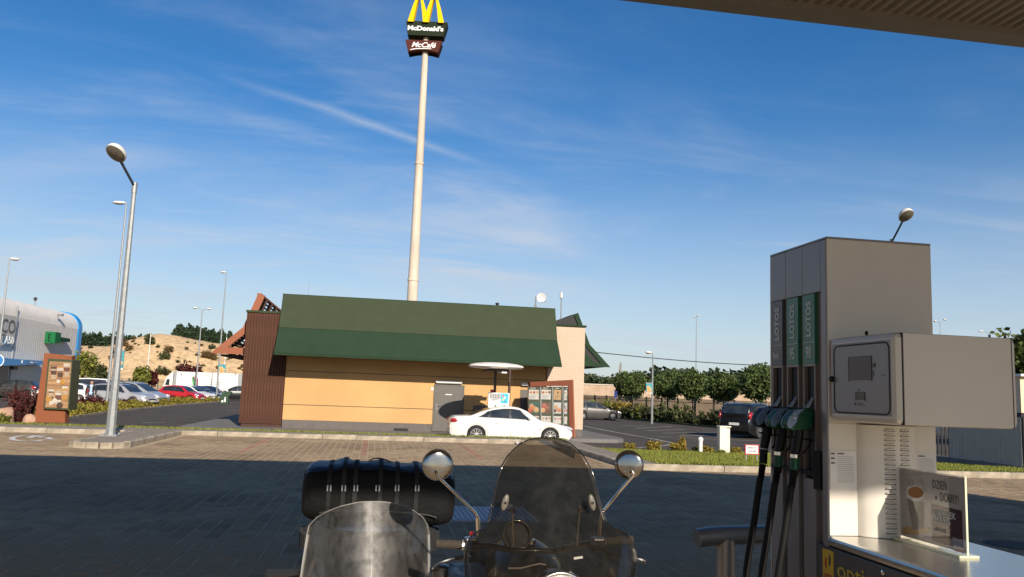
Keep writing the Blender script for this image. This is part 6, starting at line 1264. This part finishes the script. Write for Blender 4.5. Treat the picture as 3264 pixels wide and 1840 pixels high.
def nozzle(yc, sgn, body_m, cuff_m, label_):
    dy = yc-YC; mir = lambda p: Vector((p[0] if sgn < 0 else 2*XC-p[0], p[1]+dy, p[2]))
    t = thing('fuel_nozzle', label_, 'fuel nozzle', mir(body_p[4]), 0, 'nozzles of the dispenser')
    q = MB(); q.slab([mir(p)+Vector((0, -0.032, 0)) for p in body_p], (0, 0.064, 0)); q.build('body', body_m, t, bevel=0.014)
    q = MB(); q.slab([mir(p)+Vector((0, -0.0325, 0)) for p in plate_p], (0, -0.006, 0)); q.build('splash_shield', m_clear, t, bevel=0.002)
    q = MB(); q.slab([mir(p)+Vector((0, 0.0325, 0)) for p in plate_p], (0, 0.006, 0)); q.build('splash_shield', m_clear, t, bevel=0.002)
    MB().tube([mir(p) for p in spout_p], 0.014, 10).build('spout', m_steel, t, smooth=True)
    MB().tube([mir(p) for p in handle_p], [0.030, 0.030, 0.025], 12).build('handle', m_nzb, t, smooth=True)
    MB().tube([mir(p) for p in ring_p], 0.0265, 14).build('swivel_ring', m_chrome if body_m is m_nzg else m_nzb, t, smooth=True); MB().tube([mir(p) for p in cuff_p], 0.0245, 14).build('cuff', cuff_m, t, smooth=True)
    q = MB(); a, c = mir(rib_p[0]), mir(rib_p[1]); n = 23; q.tube([a.lerp(c, i/n) for i in range(n+1)], [0.0235-0.003*i/n if i % 2 else 0.0195-0.003*i/n for i in range(n+1)], 12); q.build('bend_guard', m_hose, t)
    pts = [mir(p) for p in hose_p]; fine = []
    for i in range(len(pts)-1):
        p0, p1, p2, p3 = pts[max(i-1, 0)], pts[i], pts[i+1], pts[min(i+2, len(pts)-1)]
        for k_ in range(5): s = k_/5; fine.append(0.5*((2*p1)+(p2-p0)*s+(2*p0-5*p1+4*p2-p3)*s*s+(3*p1-p0-3*p2+p3)*s**3))
    fine.append(pts[-1]); MB().tube(fine, 0.0205, 10).build('hose', m_hose, t, smooth=True)
    q = MB(); q.tube([mir(handle_p[1])+Vector((-sgn*-0.05, 0, 0)), mir(handle_p[1])+Vector((0.09*(-sgn), 0, -0.02)), mir(handle_p[2])+Vector((0.05*(-sgn), 0, 0.0))], 0.006, 6); q.build('lever', m_nzb, t)
for sgn, wh in ((-1, 'on the near side'), (1, 'on the far side')):
    nozzle(4.386, sgn, m_nzg, m_nzg, 'green petrol nozzle nearest the display box '+wh); nozzle(4.576, sgn, m_nzg, m_nzg, 'green petrol nozzle in the middle of the three '+wh); nozzle(4.766, sgn, m_nzb, m_nzb, 'black diesel nozzle '+wh)
# acrylic sign on the counter
SXX = 2.825; C = [AX(2866, 1490, SXX), AX(3070, 1512, SXX), AX(3087, 1790, SXX), AX(2872, 1712, SXX)]
yF_, yN_ = AX(2869, 1600, SXX).y, AX(3080, 1650, SXX).y; zt_ = AX(2866, 1490, SXX).z; zb0 = 0.801
sg = thing('counter_sign', 'clear acrylic sign holder with a coffee offer leaflet on the counter', 'sign holder', (SXX, (yF_+yN_)/2, zb0))
m_acr = glassmat('acrylic_clear', (0.975, 0.975, 0.965), 0.008, gloss=0.010); m_aed = M('acrylic_edge', (0.62, 0.60, 0.42), 0.2, var=0.1, coat=0.5)
bx(SXX-0.0045, SXX-0.0025, yN_, yF_, zb0+0.012, zt_).build('acrylic_front', m_acr, sg); bx(SXX+0.0025, SXX+0.0045, yN_, yF_, zb0+0.012, zt_).build('acrylic_back', m_acr, sg)
bx(SXX-0.005, SXX+0.005, yN_-0.004, yN_-0.0002, zb0+0.012, zt_).build('acrylic_edge', m_aed, sg); bx(SXX-0.005, SXX+0.005, yN_-0.004, yF_, zt_+0.0002, zt_+0.003).build('acrylic_edge', m_aed, sg); bx(SXX-0.05, SXX+0.055, yN_-0.01, yF_+0.01, zb0, zb0+0.0118).build('acrylic_foot', m_aed, sg)
lf_m = leafmat('leaflet_paper', (0.46, 0.42, 0.41), 0.02, 0.35)
lf = bx(SXX-0.0012, SXX+0.0012, yN_+0.006, yF_-0.003, zb0+0.02, zt_-0.004).build('leaflet', lf_m, sg); xl = SXX-0.00125
def lslab(pts, mat, d=0.0, name='print'): return MB().slab([AX(a, c, xl-d) for a, c in pts], (-0.0004, 0, 0)).build(name, mat, lf)
m_cup = M('print_cup', (0.20, 0.175, 0.15), 0.8, spec=0.1); m_cof = M('print_coffee', (0.36, 0.17, 0.07), 0.8, spec=0.1); m_rimc = M('print_cup_rim', (0.62, 0.60, 0.58), 0.8, spec=0.1); m_mar = M('print_wine', (0.055, 0.008, 0.016), 0.8, spec=0.1); m_waf = M('print_wafer', (0.42, 0.24, 0.06), 0.5)
lslab([(2891, 1590), (2950, 1600), (2944, 1682), (2910, 1690)], m_cup); E = lambda cx_, cy_, rx, ry, rot=0.15, n=20: [(cx_+rx*math.cos(2*math.pi*i/n)*math.cos(rot)-ry*math.sin(2*math.pi*i/n)*math.sin(rot), cy_+rx*math.cos(2*math.pi*i/n)*math.sin(rot)+ry*math.sin(2*math.pi*i/n)) for i in range(n)]
lslab(E(2917, 1573, 31, 25), m_rimc, 0.0005); lslab(E(2919, 1570, 25, 18), m_cof, 0.001)
lslab([(2876, 1683), (2905, 1676), (2915, 1700), (2878, 1705)], m_waf, 0.0006); lslab([(2890, 1697), (2962, 1680), (2966, 1692), (2910, 1707)], m_waf, 0.0008)
lslab([(2967, 1605), (3066, 1628), (3071, 1752), (2972, 1725)], m_mar, 0.0004)
def strokes(lines, mat, r_=0.0011):
    q = MB()
    for L_ in lines: q.tube([AX(a, c, xl-0.0018) for a, c in L_], r_, 4)
    q.build('print_drawing', mat, lf)
strokes([[(2893, 1545), (2897, 1525), (2910, 1512), (2925, 1512), (2935, 1525), (2940, 1545)], E(2902, 1540, 8, 10)+[(2910, 1540)], [(2925, 1530), (2945, 1545), (2948, 1570)], [(2880, 1520), (2890, 1510)], [(2877, 1530), (2886, 1524)]], m_pgrey)
dn = Vector((0, -1, 0.0)); 
def ltxt(txt, px, py, sz, mat, **k): o = AX(px, py, xl-0.0006); return lettering(txt, o, (0, -1, 0), (0, 0, 1), sz, mat, lf, depth=0.0006, **k)
ltxt('DZIEŃ', 2972, 1556, 0.062, m_pdark, xs=0.62); ltxt('DOBRY!', 2996, 1597, 0.062, m_pdark, xs=0.62); ltxt('»', 2980, 1592, 0.04, m_pdark)
ltxt('WAFELEK', 2974, 1641, 0.045, m_ltx, xs=0.86, bold=0.008); ltxt('GRATIS', 2975, 1661, 0.045, m_ltx, xs=0.86, bold=0.008); ltxt('6:00-11:00', 2978, 1690, 0.026, m_pgrey, xs=0.8)
lb_ = lslab([(3039, 1739), (3073, 1748), (3074, 1764), (3040, 1755)], m_rimc, 0.0012, 'print_badge'); ltxt('LOTOS', 3046, 1757, 0.020, M('logo_red'), lift=0.0025)
# steel crash rail of the pump island
RY = 5.35; e0 = A(2222, 1716, RY); t = thing('crash_rail', 'brushed steel tube guard rail at the far end of the pump island', 'guard rail', (e0.x+0.3, RY, 0)); rr = 0.062
m_rail = M('rail_steel', (0.30, 0.29, 0.27), 0.38, 0.85, var=0.08, scale=5)
pts = [e0, e0+Vector((0.08, 0.0, 0.012)), e0+Vector((0.22, 0, 0.022)), e0+Vector((0.5, 0, 0.028)), e0+Vector((0.9, 0, 0.026)), e0+Vector((1.12, 0, 0.005)), e0+Vector((1.2, 0, -0.07)), (e0.x+1.22, RY, e0.z-0.18), (e0.x+1.22, RY, 0.0)]
MB().tube(pts, rr, 24).build('rail', m_rail, t, smooth=50); px_ = A(2312, 1790, RY).x
MB().tube([(px_, RY, 0), (px_, RY, e0.z)], rr, 20).build('post', m_rail, t, smooth=True); MB().lathe([(0.11, 0), (0.11, 0.012)], (px_, RY, 0), n=20).build('flange', m_rail, t)
# ================================================================ MOTORCYCLE WITH SIDECAR
m_bblk = M('bike_black', (0.012, 0.012, 0.013), 0.3, var=0.1, coat=0.5); m_grip = M('grip_rubber', (0.045, 0.035, 0.025), 0.8, var=0.2, bump=0.5, bscale=200); m_bone = M('clamp_beige', (0.13, 0.115, 0.09), 0.45, var=0.15); m_leath = M('seat_leather', (0.02, 0.017, 0.015), 0.6); m_alu = M('aluminium', (0.72, 0.69, 0.62), 0.3, 0.8, var=0.1)
m_smoke = glassmat('smoked_shield', (0.575, 0.55, 0.515), 0.034, (0.30, 0.28, 0.25), gloss=0.015); m_scr2 = glassmat('scratched_shield', (0.62, 0.61, 0.59), 0.13, (0.12, 0.112, 0.10), glossrough=0.55, gloss=0.015, scale=16)
m_mirr = M('mirror_chrome', (0.34, 0.325, 0.30), 0.09, 1.0, var=0.2, scale=20)
bk = thing('motorcycle', 'black motorcycle with sidecar, both with clear wind shields, facing the viewer', 'motorcycle', (0.62, 3.1, 0)); BX = 0.62
def shield(rows, y0, tilt, curve, name, mat, pyr):
    ys_ = [r_[0] for r_ in rows]; q = MB(); n = len(rows)-1; CXP = (rows[-5][1]+rows[-5][2])/2; HWP = (rows[-5][2]-rows[-5][1])/2
    def f(u, v):
        py = np.interp(u*n, range(n+1), ys_); l_ = np.interp(u*n, range(n+1), [r_[1] for r_ in rows]); rr_ = np.interp(u*n, range(n+1), [r_[2] for r_ in rows]); x_ = l_+(rr_-l_)*v; s = (x_-CXP)/HWP; return A(float(x_), float(py), float(y0+tilt*(1-(py-ys_[0])/pyr)+curve*s*s))
    q.grid(f, n*3, 24); return q.build(name, mat, bk, smooth=80, fix=False, solid=0.004)
rows = [(1396, 1715, 1760), (1400, 1690, 1785), (1412, 1662, 1815), (1430, 1640, 1838), (1455, 1616, 1862), (1490, 1596, 1882), (1530, 1583, 1895), (1580, 1573, 1908), (1630, 1563, 1922), (1665, 1555, 1934), (1685, 1540, 1960), (1700, 1512, 1995), (1720, 1494, 2012), (1750, 1482, 2026), (1790, 1479, 2030), (1830, 1483, 2024), (1870, 1495, 2005), (1905, 1520, 1975)]
ws_ = shield(rows, 2.60, 0.30, 0.15, 'wind_shield', m_smoke, 509)
MB().slab([A(a, c, 2.885) for a, c in ((1722, 1401), (1737, 1401), (1834, 1446), (1830, 1463), (1722, 1409))], (0, 0.003, 0)).build('shield_dark_strip', M('strip_dark', (0.02, 0.022, 0.025), 0.4), ws_)  # thin dark strip across the upper part of the shield
sd_ = lambda x_, py: 2.60+0.30*(1-(py-1396)/509)+0.15*((x_-1754)/272)**2
q = MB(); q.tube([A(r_[1], r_[0], sd_(r_[1], r_[0])) for r_ in reversed(rows)]+[A(r_[2], r_[0], sd_(r_[2], r_[0])) for r_ in rows], 0.0022, 5); q.build('shield_edge', m_bblk, ws_)
rows2 = [(1599.5, 1178, 1206), (1601, 1150, 1228), (1604, 1130, 1248), (1608, 1114, 1264), (1614, 1088, 1284), (1628, 1050, 1318), (1650, 1010, 1348), (1675, 985, 1363), (1705, 978, 1369), (1750, 971, 1370), (1800, 963, 1370), (1850, 956, 1370), (1900, 950, 1370), (1960, 945, 1370)]
ss = shield(rows2, 3.22, 0.14, 0.17, 'sidecar_shield', m_scr2, 360)
s2 = lambda x_, py: 3.22+0.14*(1-(py-1599.5)/360)+0.17*((x_-1170)/200)**2
q = MB(); q.tube([A(r_[1], r_[0], s2(r_[1], r_[0])) for r_ in reversed(rows2[:9])]+[A(r_[2], r_[0], s2(r_[2], r_[0])) for r_ in rows2[:9]], 0.0022, 5); q.build('shield_edge', M('edge_pale', (0.35, 0.33, 0.30), 0.4), ss)
for k_ in (1, 2): MB().tube([A(r_[k_]+(3 if k_ == 1 else -3), r_[0], s2(r_[k_], r_[0])-0.006) for r_ in rows2[8:]], 0.0062, 6).build('shield_strip', m_alu, bk)
# mirrors
def mirror(px, py, r_, arm, tw, nm):
    c = A(px, py, 2.95); ax = Vector((tw, -1, 0.06)).normalized()
    MB().lathe([(r_*0.96, -0.008), (r_, -0.004), (r_, 0.002), (r_*0.95, 0.0045), (r_*0.7, 0.0072), (r_*0.35, 0.0088), (0.001, 0.0092)], c, ax, 32).build('mirror', m_mirr, bk, smooth=50)
    q = MB(); q.torus(c, ax, r_, 0.0028, 32, 6); q.build('mirror_rim', m_bblk, bk)
    q = MB()
    for k_ in (-1, 0, 1): q.ell(c+ax*0.0085+Vector((k_*0.014, 0, -r_*0.52+abs(k_)*0.004)), (0.0035, 0.0035, 0.0035), 8, 6)
    q.build('mirror_screws', m_chrome, bk)
    MB().tube([A(a, b_, y) for a, b_, y in arm], 0.0058, 10).build('mirror_arm', m_chrome, bk, smooth=True)
mirror(1395, 1482, 0.0535, [(1390, 1506, 2.92), (1394, 1518, 2.93), (1450, 1572, 2.96), (1514, 1634, 2.99), (1522, 1648, 3.0), (1525, 1700, 3.0)], 0.05, 'l')
mirror(2005, 1482, 0.0510, [(2010, 1505, 2.92), (2021, 1514, 2.93), (1975, 1566, 2.96), (1924, 1628, 2.99), (1916, 1645, 3.0), (1911, 1700, 3.0)], -0.42, 'r')
MB().tube([A(1523, 1652, 3.0), A(1525, 1708, 3.0)], 0.0085, 10).build('mirror_clamp', m_chrome, bk, smooth=True); MB().tube([A(1914, 1660, 3.0), A(1911, 1708, 3.0)], 0.0075, 10).build('mirror_clamp', m_chrome, bk, smooth=True)
# handlebar and controls
gl0, gl1, gr1, gr0 = A(1388, 1733, 3.02), A(1472, 1738, 3.02), A(1925, 1728, 3.02), A(2016, 1722, 3.02)
MB().tube([gl0, gl1, A(1560, 1740, 2.98), A(1640, 1755, 2.9), A(1760, 1757, 2.9), A(1850, 1738, 2.98), gr1, gr0], 0.011, 10).build('handlebar', m_bblk, bk, smooth=True)
for a, c in ((gl0, gl1), (gr0, gr1)):
    n = 15; MB().tube([a.lerp(c, i/n) for i in range(n+1)], [0.0165 if i % 2 else 0.0152 for i in range(n+1)], 12).build('grip', m_grip, bk)
    MB().tube([c, c.lerp(a, -0.08)], 0.019, 12).build('grip_flange', m_alu, bk)
c = A(1500, 1735, 3.02); MB().obox(c, (0.05, 0.045, 0.05)).build('switch_box', m_bblk, bk, bevel=0.008); c2 = A(1504, 1700, 3.0); MB().lathe([(0.008, 0), (0.008, 0.012), (0.004, 0.014)], c2-Vector((0, 0, 0.008)), n=12).build('kill_button', M('button_red', (0.5, 0.02, 0.01), 0.4), bk)
c = A(1905, 1735, 3.02); MB().obox(c, (0.05, 0.045, 0.05)).build('switch_box', m_bblk, bk, bevel=0.008)
MB().tube([A(1378, 1812, 2.93), A(1400, 1795, 2.93), A(1440, 1782, 2.93), A(1490, 1775, 2.97)], [0.008, 0.006, 0.006, 0.009], 8).build('lever', m_bblk, bk, smooth=True); MB().ell(A(1378, 1813, 2.93), (0.010, 0.010, 0.010), 10, 8).build('lever_ball', m_bblk, bk, smooth=True)
MB().tube([A(2050, 1788, 2.93), A(2030, 1781, 2.93), A(1990, 1775, 2.95), A(1930, 1765, 2.98)], [0.008, 0.006, 0.006, 0.009], 8).build('lever', m_bblk, bk, smooth=True); MB().ell(A(2053, 1789, 2.93), (0.010, 0.010, 0.010), 10, 8).build('lever_ball', m_bblk, bk, smooth=True)
q = A(1403, 1815, 3.05); MB().lathe([(0.028, -0.09), (0.028, 0.0), (0.031, 0.002), (0.031, 0.012), (0.02, 0.018)], q, n=18).build('fluid_reservoir', m_bblk, bk, smooth=40)
# clamps and rods of the shield
for (px, py, tw) in ((1610, 1602, 0.25), (1887, 1602, -0.25), (1563, 1838, 0.2), (1950, 1835, -0.2)):
    q = MB(); q.ell((0, 0, 0), (0.0115, 0.008, 0.028), 14, 10); cc = A(px, py, 2.75); m_ = Matrix.Rotation(tw, 3, 'Y'); q.v = [tuple(m_ @ Vector(v)+cc) for v in q.v]; q.build('shield_clamp', m_bone, bk, smooth=60); MB().lathe([(0.0045, 0), (0.0045, 0.003)], cc+Vector((0, -0.008, 0)), (0, -1, 0), 10).build('clamp_screw', m_bblk, bk)
for (p0, p1, kn) in (((1634, 1628), (1636, 1750), (1626, 1618)), ((1848, 1628), (1838, 1740), (1858, 1618))):
    MB().tube([A(*p0, 2.90), A(*p1, 2.95)], 0.0032, 6).build('shield_rod', m_alu, bk); MB().tube([A(*kn, 2.80), A(*p0, 2.90)], 0.012, 8).build('rod_joint', m_bblk, bk)
c = A(1648, 1706, 2.97); q = MB(); q.torus(c, (0, -1, 0.25), 0.050, 0.0065, 32, 8); q.build('gauge_ring', m_bblk, bk, smooth=60); q = MB(); q.lathe([(0.046, 0.0), (0.046, 0.003)], c+Vector((0, 0.012, 0)), (0, -1, 0.25), 28); q.build('gauge_glass', M('gauge_face', (0.05, 0.055, 0.065), 0.1), bk)
# headlamp
hc = A(1785, 1926, 2.60); HR = 0.098
MB().lathe([(0.001, 0.18), (0.05, 0.17), (0.085, 0.12), (HR*0.97, 0.05), (HR*0.97, 0.0)], hc, (0, 1, 0), 32).build('headlamp_bucket', m_bblk, bk, smooth=50); q = MB(); q.torus(hc, (0, 1, 0), HR-0.004, 0.0085, 40, 8); q.build('headlamp_rim', m_chrome, bk, smooth=80)
MB().lathe([(HR-0.008, 0.0), (HR*0.8, -0.012), (HR*0.4, -0.022), (0.001, -0.025)], hc, (0, 1, 0), 32).build('headlamp_lens', M('lamp_glass', (0.55, 0.54, 0.5), 0.08, 0.3, var=0.2, scale=30, coat=1), bk, smooth=60)
q = A(1770, 1798, 2.68); MB().obox(A(1843, 1778, 2.68), (0.03, 0.006, 0.007), (0, R(-8), 0)).build('badge', m_alu, bk); MB().obox(A(1765, 1780, 2.68), (0.014, 0.006, 0.004)).build('badge', m_alu, bk)
q = MB(); q.tube([A(1620, 1812, 2.72), A(1660, 1812, 2.72), A(1700, 1802, 2.72), A(1722, 1798, 2.72), A(1740, 1801, 2.72)], 0.0032, 6); q.build('cable', m_alu, bk, smooth=True)
# running gear
def wheel(cx_, cy_, r_, nm='wheel'):
    q = MB(); q.torus((cx_, cy_, r_), (1, 0, 0), r_-0.05, 0.05, 40, 10); w_ = q.build(nm, m_tyre, bk, smooth=60); q = MB(); q.torus((cx_, cy_, r_), (1, 0, 0), r_-0.095, 0.014, 36, 6)
    for k_ in range(20):
        a = 2*math.pi*k_/20; q.tube([(cx_+(0.03 if k_ % 2 else -0.03), cy_, r_), (cx_, cy_+(r_-0.1)*math.cos(a), r_+(r_-0.1)*math.sin(a))], 0.0025, 4)
    q.build('rim', m_alu, w_); MB().lathe([(0.05, -0.06), (0.07, -0.05), (0.07, 0.05), (0.05, 0.06)], (cx_, cy_, r_), (1, 0, 0), 18).build('hub', m_alu, w_)
wheel(BX+0.02, 2.52, 0.33); wheel(BX, 3.95, 0.33); wheel(-0.40, 4.35, 0.28)
for s in (-1, 1): MB().tube([(BX+0.02+s*0.085, 2.52, 0.33), (BX+0.02+s*0.085, 2.80, 0.86)], [0.026, 0.022], 10).build('fork_leg', m_bblk, bk, smooth=True)
q = MB(); q.grid(lambda u, v: Vector((BX+0.02+(2*v-1)*0.075, 2.52-(0.385-0.03*(2*v-1)**2)*math.cos(R(-10+150*u)), 0.33+(0.385-0.03*(2*v-1)**2)*math.sin(R(-10+150*u)))), 20, 8); q.build('front_mudguard', m_bblk, bk, smooth=60, fix=False, solid=0.004)
q = MB(); q.ell((BX, 3.28, 0.80), (0.15, 0.30, 0.13), 20, 12); q.build('fuel_tank', m_bblk, bk, smooth=60); MB().lathe([(0.03, 0), (0.03, 0.015)], (BX, 3.2, 0.925), n=16).build('filler_cap', m_chrome, bk)
MB().box(BX-0.14, BX+0.14, 3.55, 4.1, 0.72, 0.80).build('seat', m_leath, bk, bevel=0.035); MB().box(BX-0.15, BX+0.15, 3.0, 3.55, 0.28, 0.62).build('engine_block', M('engine_alloy', (0.28, 0.27, 0.25), 0.45, 0.7, var=0.2), bk, bevel=0.03)
for s in (-1, 1): MB().lathe([(0.06, 0), (0.075, 0.02), (0.06, 0.035), (0.075, 0.05), (0.06, 0.065), (0.075, 0.08), (0.06, 0.095), (0.07, 0.12), (0.05, 0.15)], (BX+s*0.14, 3.2, 0.45), (s, 0, 0), 16).build('cylinder', M('engine_alloy'), bk)
for s in (-1, 1): MB().tube([(BX+s*0.2, 3.15, 0.40), (BX+s*0.2, 3.3, 0.22), (BX+s*0.18, 4.3, 0.24)], [0.02, 0.025, 0.035], 10).build('exhaust_pipe', m_chrome, bk, smooth=True)
q = MB()
for s in (-1, 1): q.tube([(BX, 2.85, 0.85), (BX+s*0.12, 3.0, 0.25), (BX+s*0.12, 3.7, 0.28), (BX+s*0.1, 3.95, 0.33), (BX+s*0.12, 4.05, 0.7), (BX, 3.5, 0.74), (BX, 2.85, 0.85)], 0.016, 8)
q.build('frame', m_bblk, bk)
q = MB(); q.grid(lambda u, v: Vector((BX+(2*v-1)*0.09, 3.95+(0.39)*math.cos(R(-20+190*u)), 0.33+0.39*math.sin(R(-20+190*u)))), 20, 6); q.build('rear_mudguard', m_bblk, bk, smooth=60, fix=False, solid=0.004)
# sidecar
def tub(u, v):
    a = 2*math.pi*v; y = 2.75+u*2.0; w = 0.33*math.sin(min(1, u*2.2+0.15)*math.pi/2)*(1-0.25*max(0, (u-0.75)/0.25)); h = 0.24*math.sin(min(1, u*2.0+0.2)*math.pi/2); ca, sa = math.cos(a), math.sin(a)
    return Vector((0.02+w*math.copysign(abs(ca)**0.6, ca), y, 0.46+h*math.copysign(abs(sa)**0.6, sa)))
q = MB(); q.grid(tub, 24, 28); q.f += [tuple(range(28, -1, -1)), tuple(24*29+j for j in range(29))]; q.build('sidecar_body', m_bblk, bk, smooth=50)
q = MB(); q.torus((0.02, 4.46, 0.725), (0, 0, 1), 0.285, 0.072, 48, 14); sw = q.build('spare_wheel', m_tyre, bk, smooth=80)
q = MB()
for k_ in range(72):
    a = 2*math.pi*k_/72; d = Vector((math.cos(a), math.sin(a), 0)); q.bar(Vector((0.02, 4.46, 0.685))+d*0.349, Vector((0.02, 4.46, 0.765))+d*0.349, 0.012, 0.022, tuple(d))
q.build('tyre_tread', m_tyre, sw); MB().lathe([(0.22, -0.03), (0.22, 0.03)], (0.02, 4.46, 0.725), n=30).build('rim', m_alu, sw)
for (y, z) in ((3.0, 0.35), (3.9, 0.35), (3.3, 0.6)): MB().tube([(0.3, y, z), (BX-0.1, y, z)], 0.02, 8).build('sidecar_strut', m_bblk, bk)
MB().obox((0.42, 3.42, 0.70), (0.15, 0.30, 0.16)).build('side_case', M('case_blue', (0.06, 0.12, 0.19), 0.5, var=0.2, bump=0.4, bscale=120), bk, bevel=0.015)
q = MB(); q.grid(lambda u, v: Vector((-0.40+(2*v-1)*0.08, 4.35-0.315*math.cos(R(10+160*u)), 0.26+0.315*math.sin(R(10+160*u)))), 18, 6); q.build('sidecar_mudguard', m_tyre, bk, smooth=60, fix=False, solid=0.004)
# luggage roll strapped on behind the sidecar seat
m_bag = M('bag_fabric', (0.007, 0.0068, 0.0068), 0.75, spec=0.2, var=0.3, scale=4, bump=0.35, bscale=30); m_bag2 = M('bag_top_sheen', (0.008, 0.009, 0.012), 0.42, var=0.3, scale=6, bump=0.5, bscale=22); m_strap = M('strap_webbing', (0.006, 0.006, 0.006), 0.7); m_refl = M('reflective_tab', (0.42, 0.42, 0.40), 0.4)
bc = Vector((0.055, 4.47, 0.945)); hx, hy, hz_ = 0.392, 0.20, 0.155
bag = thing('luggage_bag', 'black strapped luggage roll lying across the back of the sidecar', 'bag', (bc.x, bc.y, 0.79))
def bagp(u, v, k_=1.0):
    a = math.pi*(u-0.5); b_ = 2*math.pi*v; sx = math.sin(a); cx_ = max(0.02, math.cos(a)); ex = math.copysign(abs(sx)**0.55, sx); rr_ = cx_**0.28; cb, sb = math.cos(b_), math.sin(b_)
    y = math.copysign(abs(cb)**0.62, cb)*hy*rr_*k_; z = math.copysign(abs(sb)**0.62, sb)*hz_*rr_*k_; x = ex*hx; n1 = 0.010*mnoise.noise((x*9, y*6, z*6))+0.006*mnoise.noise((x*22, y*12, z*12))
    if sb > 0.5: z += 0.005*math.sin(x*34+1.2)+n1*0.8
    return bc+Vector((x, y+n1, z+0.012*(1-abs(ex))-0.03*(x/hx)*0.3))
q = MB(); q.grid(bagp, 48, 44); q.build('roll', m_bag, bag, smooth=80)
q = MB(); q.grid(lambda u, v: bagp(0.12+u*0.76, 0.125+v*0.25, 1.025), 40, 10); q.build('top_sheen', m_bag2, bag, smooth=80, fix=False)  # bluish sheen of the roll's top put into the colour of a thin sheet
for px in (1054, 1100, 1138, 1207, 1268, 1331):
    x = A(px, 1500, 4.3).x; un = None; best = 9
    for k_ in range(101):
        xx = bagp(k_/100, 0.25).x
        if abs(xx-x) < best: best = abs(xx-x); un = k_/100
    P = [bagp(un, 0.02+0.46*j/20, 1.05) for j in range(21)]+[bagp(un, 0.48+0.22*j/10, 1.05) for j in range(1, 11)]; q = MB(); vs = []
    for p_ in P: vs += [(p_.x-0.011, p_.y, p_.z), (p_.x+0.011, p_.y, p_.z)]
    q.add(vs, [(2*i, 2*i+1, 2*i+3, 2*i+2) for i in range(len(P)-1)]); st_ = q.build('strap', m_strap, bag, fix=False, solid=0.003)
    for dx in (-0.008, 0.008): 
        z_ = A(px, 1556, 4.26).z; MB().box(x+dx-0.003, x+dx+0.003, bagp(un, 0.5, 1.06).y-0.006, bagp(un, 0.5, 1.06).y-0.002, z_-0.015, z_+0.015).build('reflector', m_refl, st_)
MB().tube([bagp(0.30+0.4*i/20, 0.545, 1.03)+Vector((0, -0.003, -0.02*abs(i/10-1)**3)) for i in range(21)], 0.003, 5).build('piping', M('piping_grey', (0.06, 0.055, 0.05), 0.5), bag)
MB().tube([A(a, c, 4.45) for a, c in ((1168, 1485), (1177, 1470), (1190, 1462), (1206, 1461), (1230, 1466), (1250, 1475), (1265, 1490))], 0.0035, 6).build('cord', m_strap, bag, smooth=True)
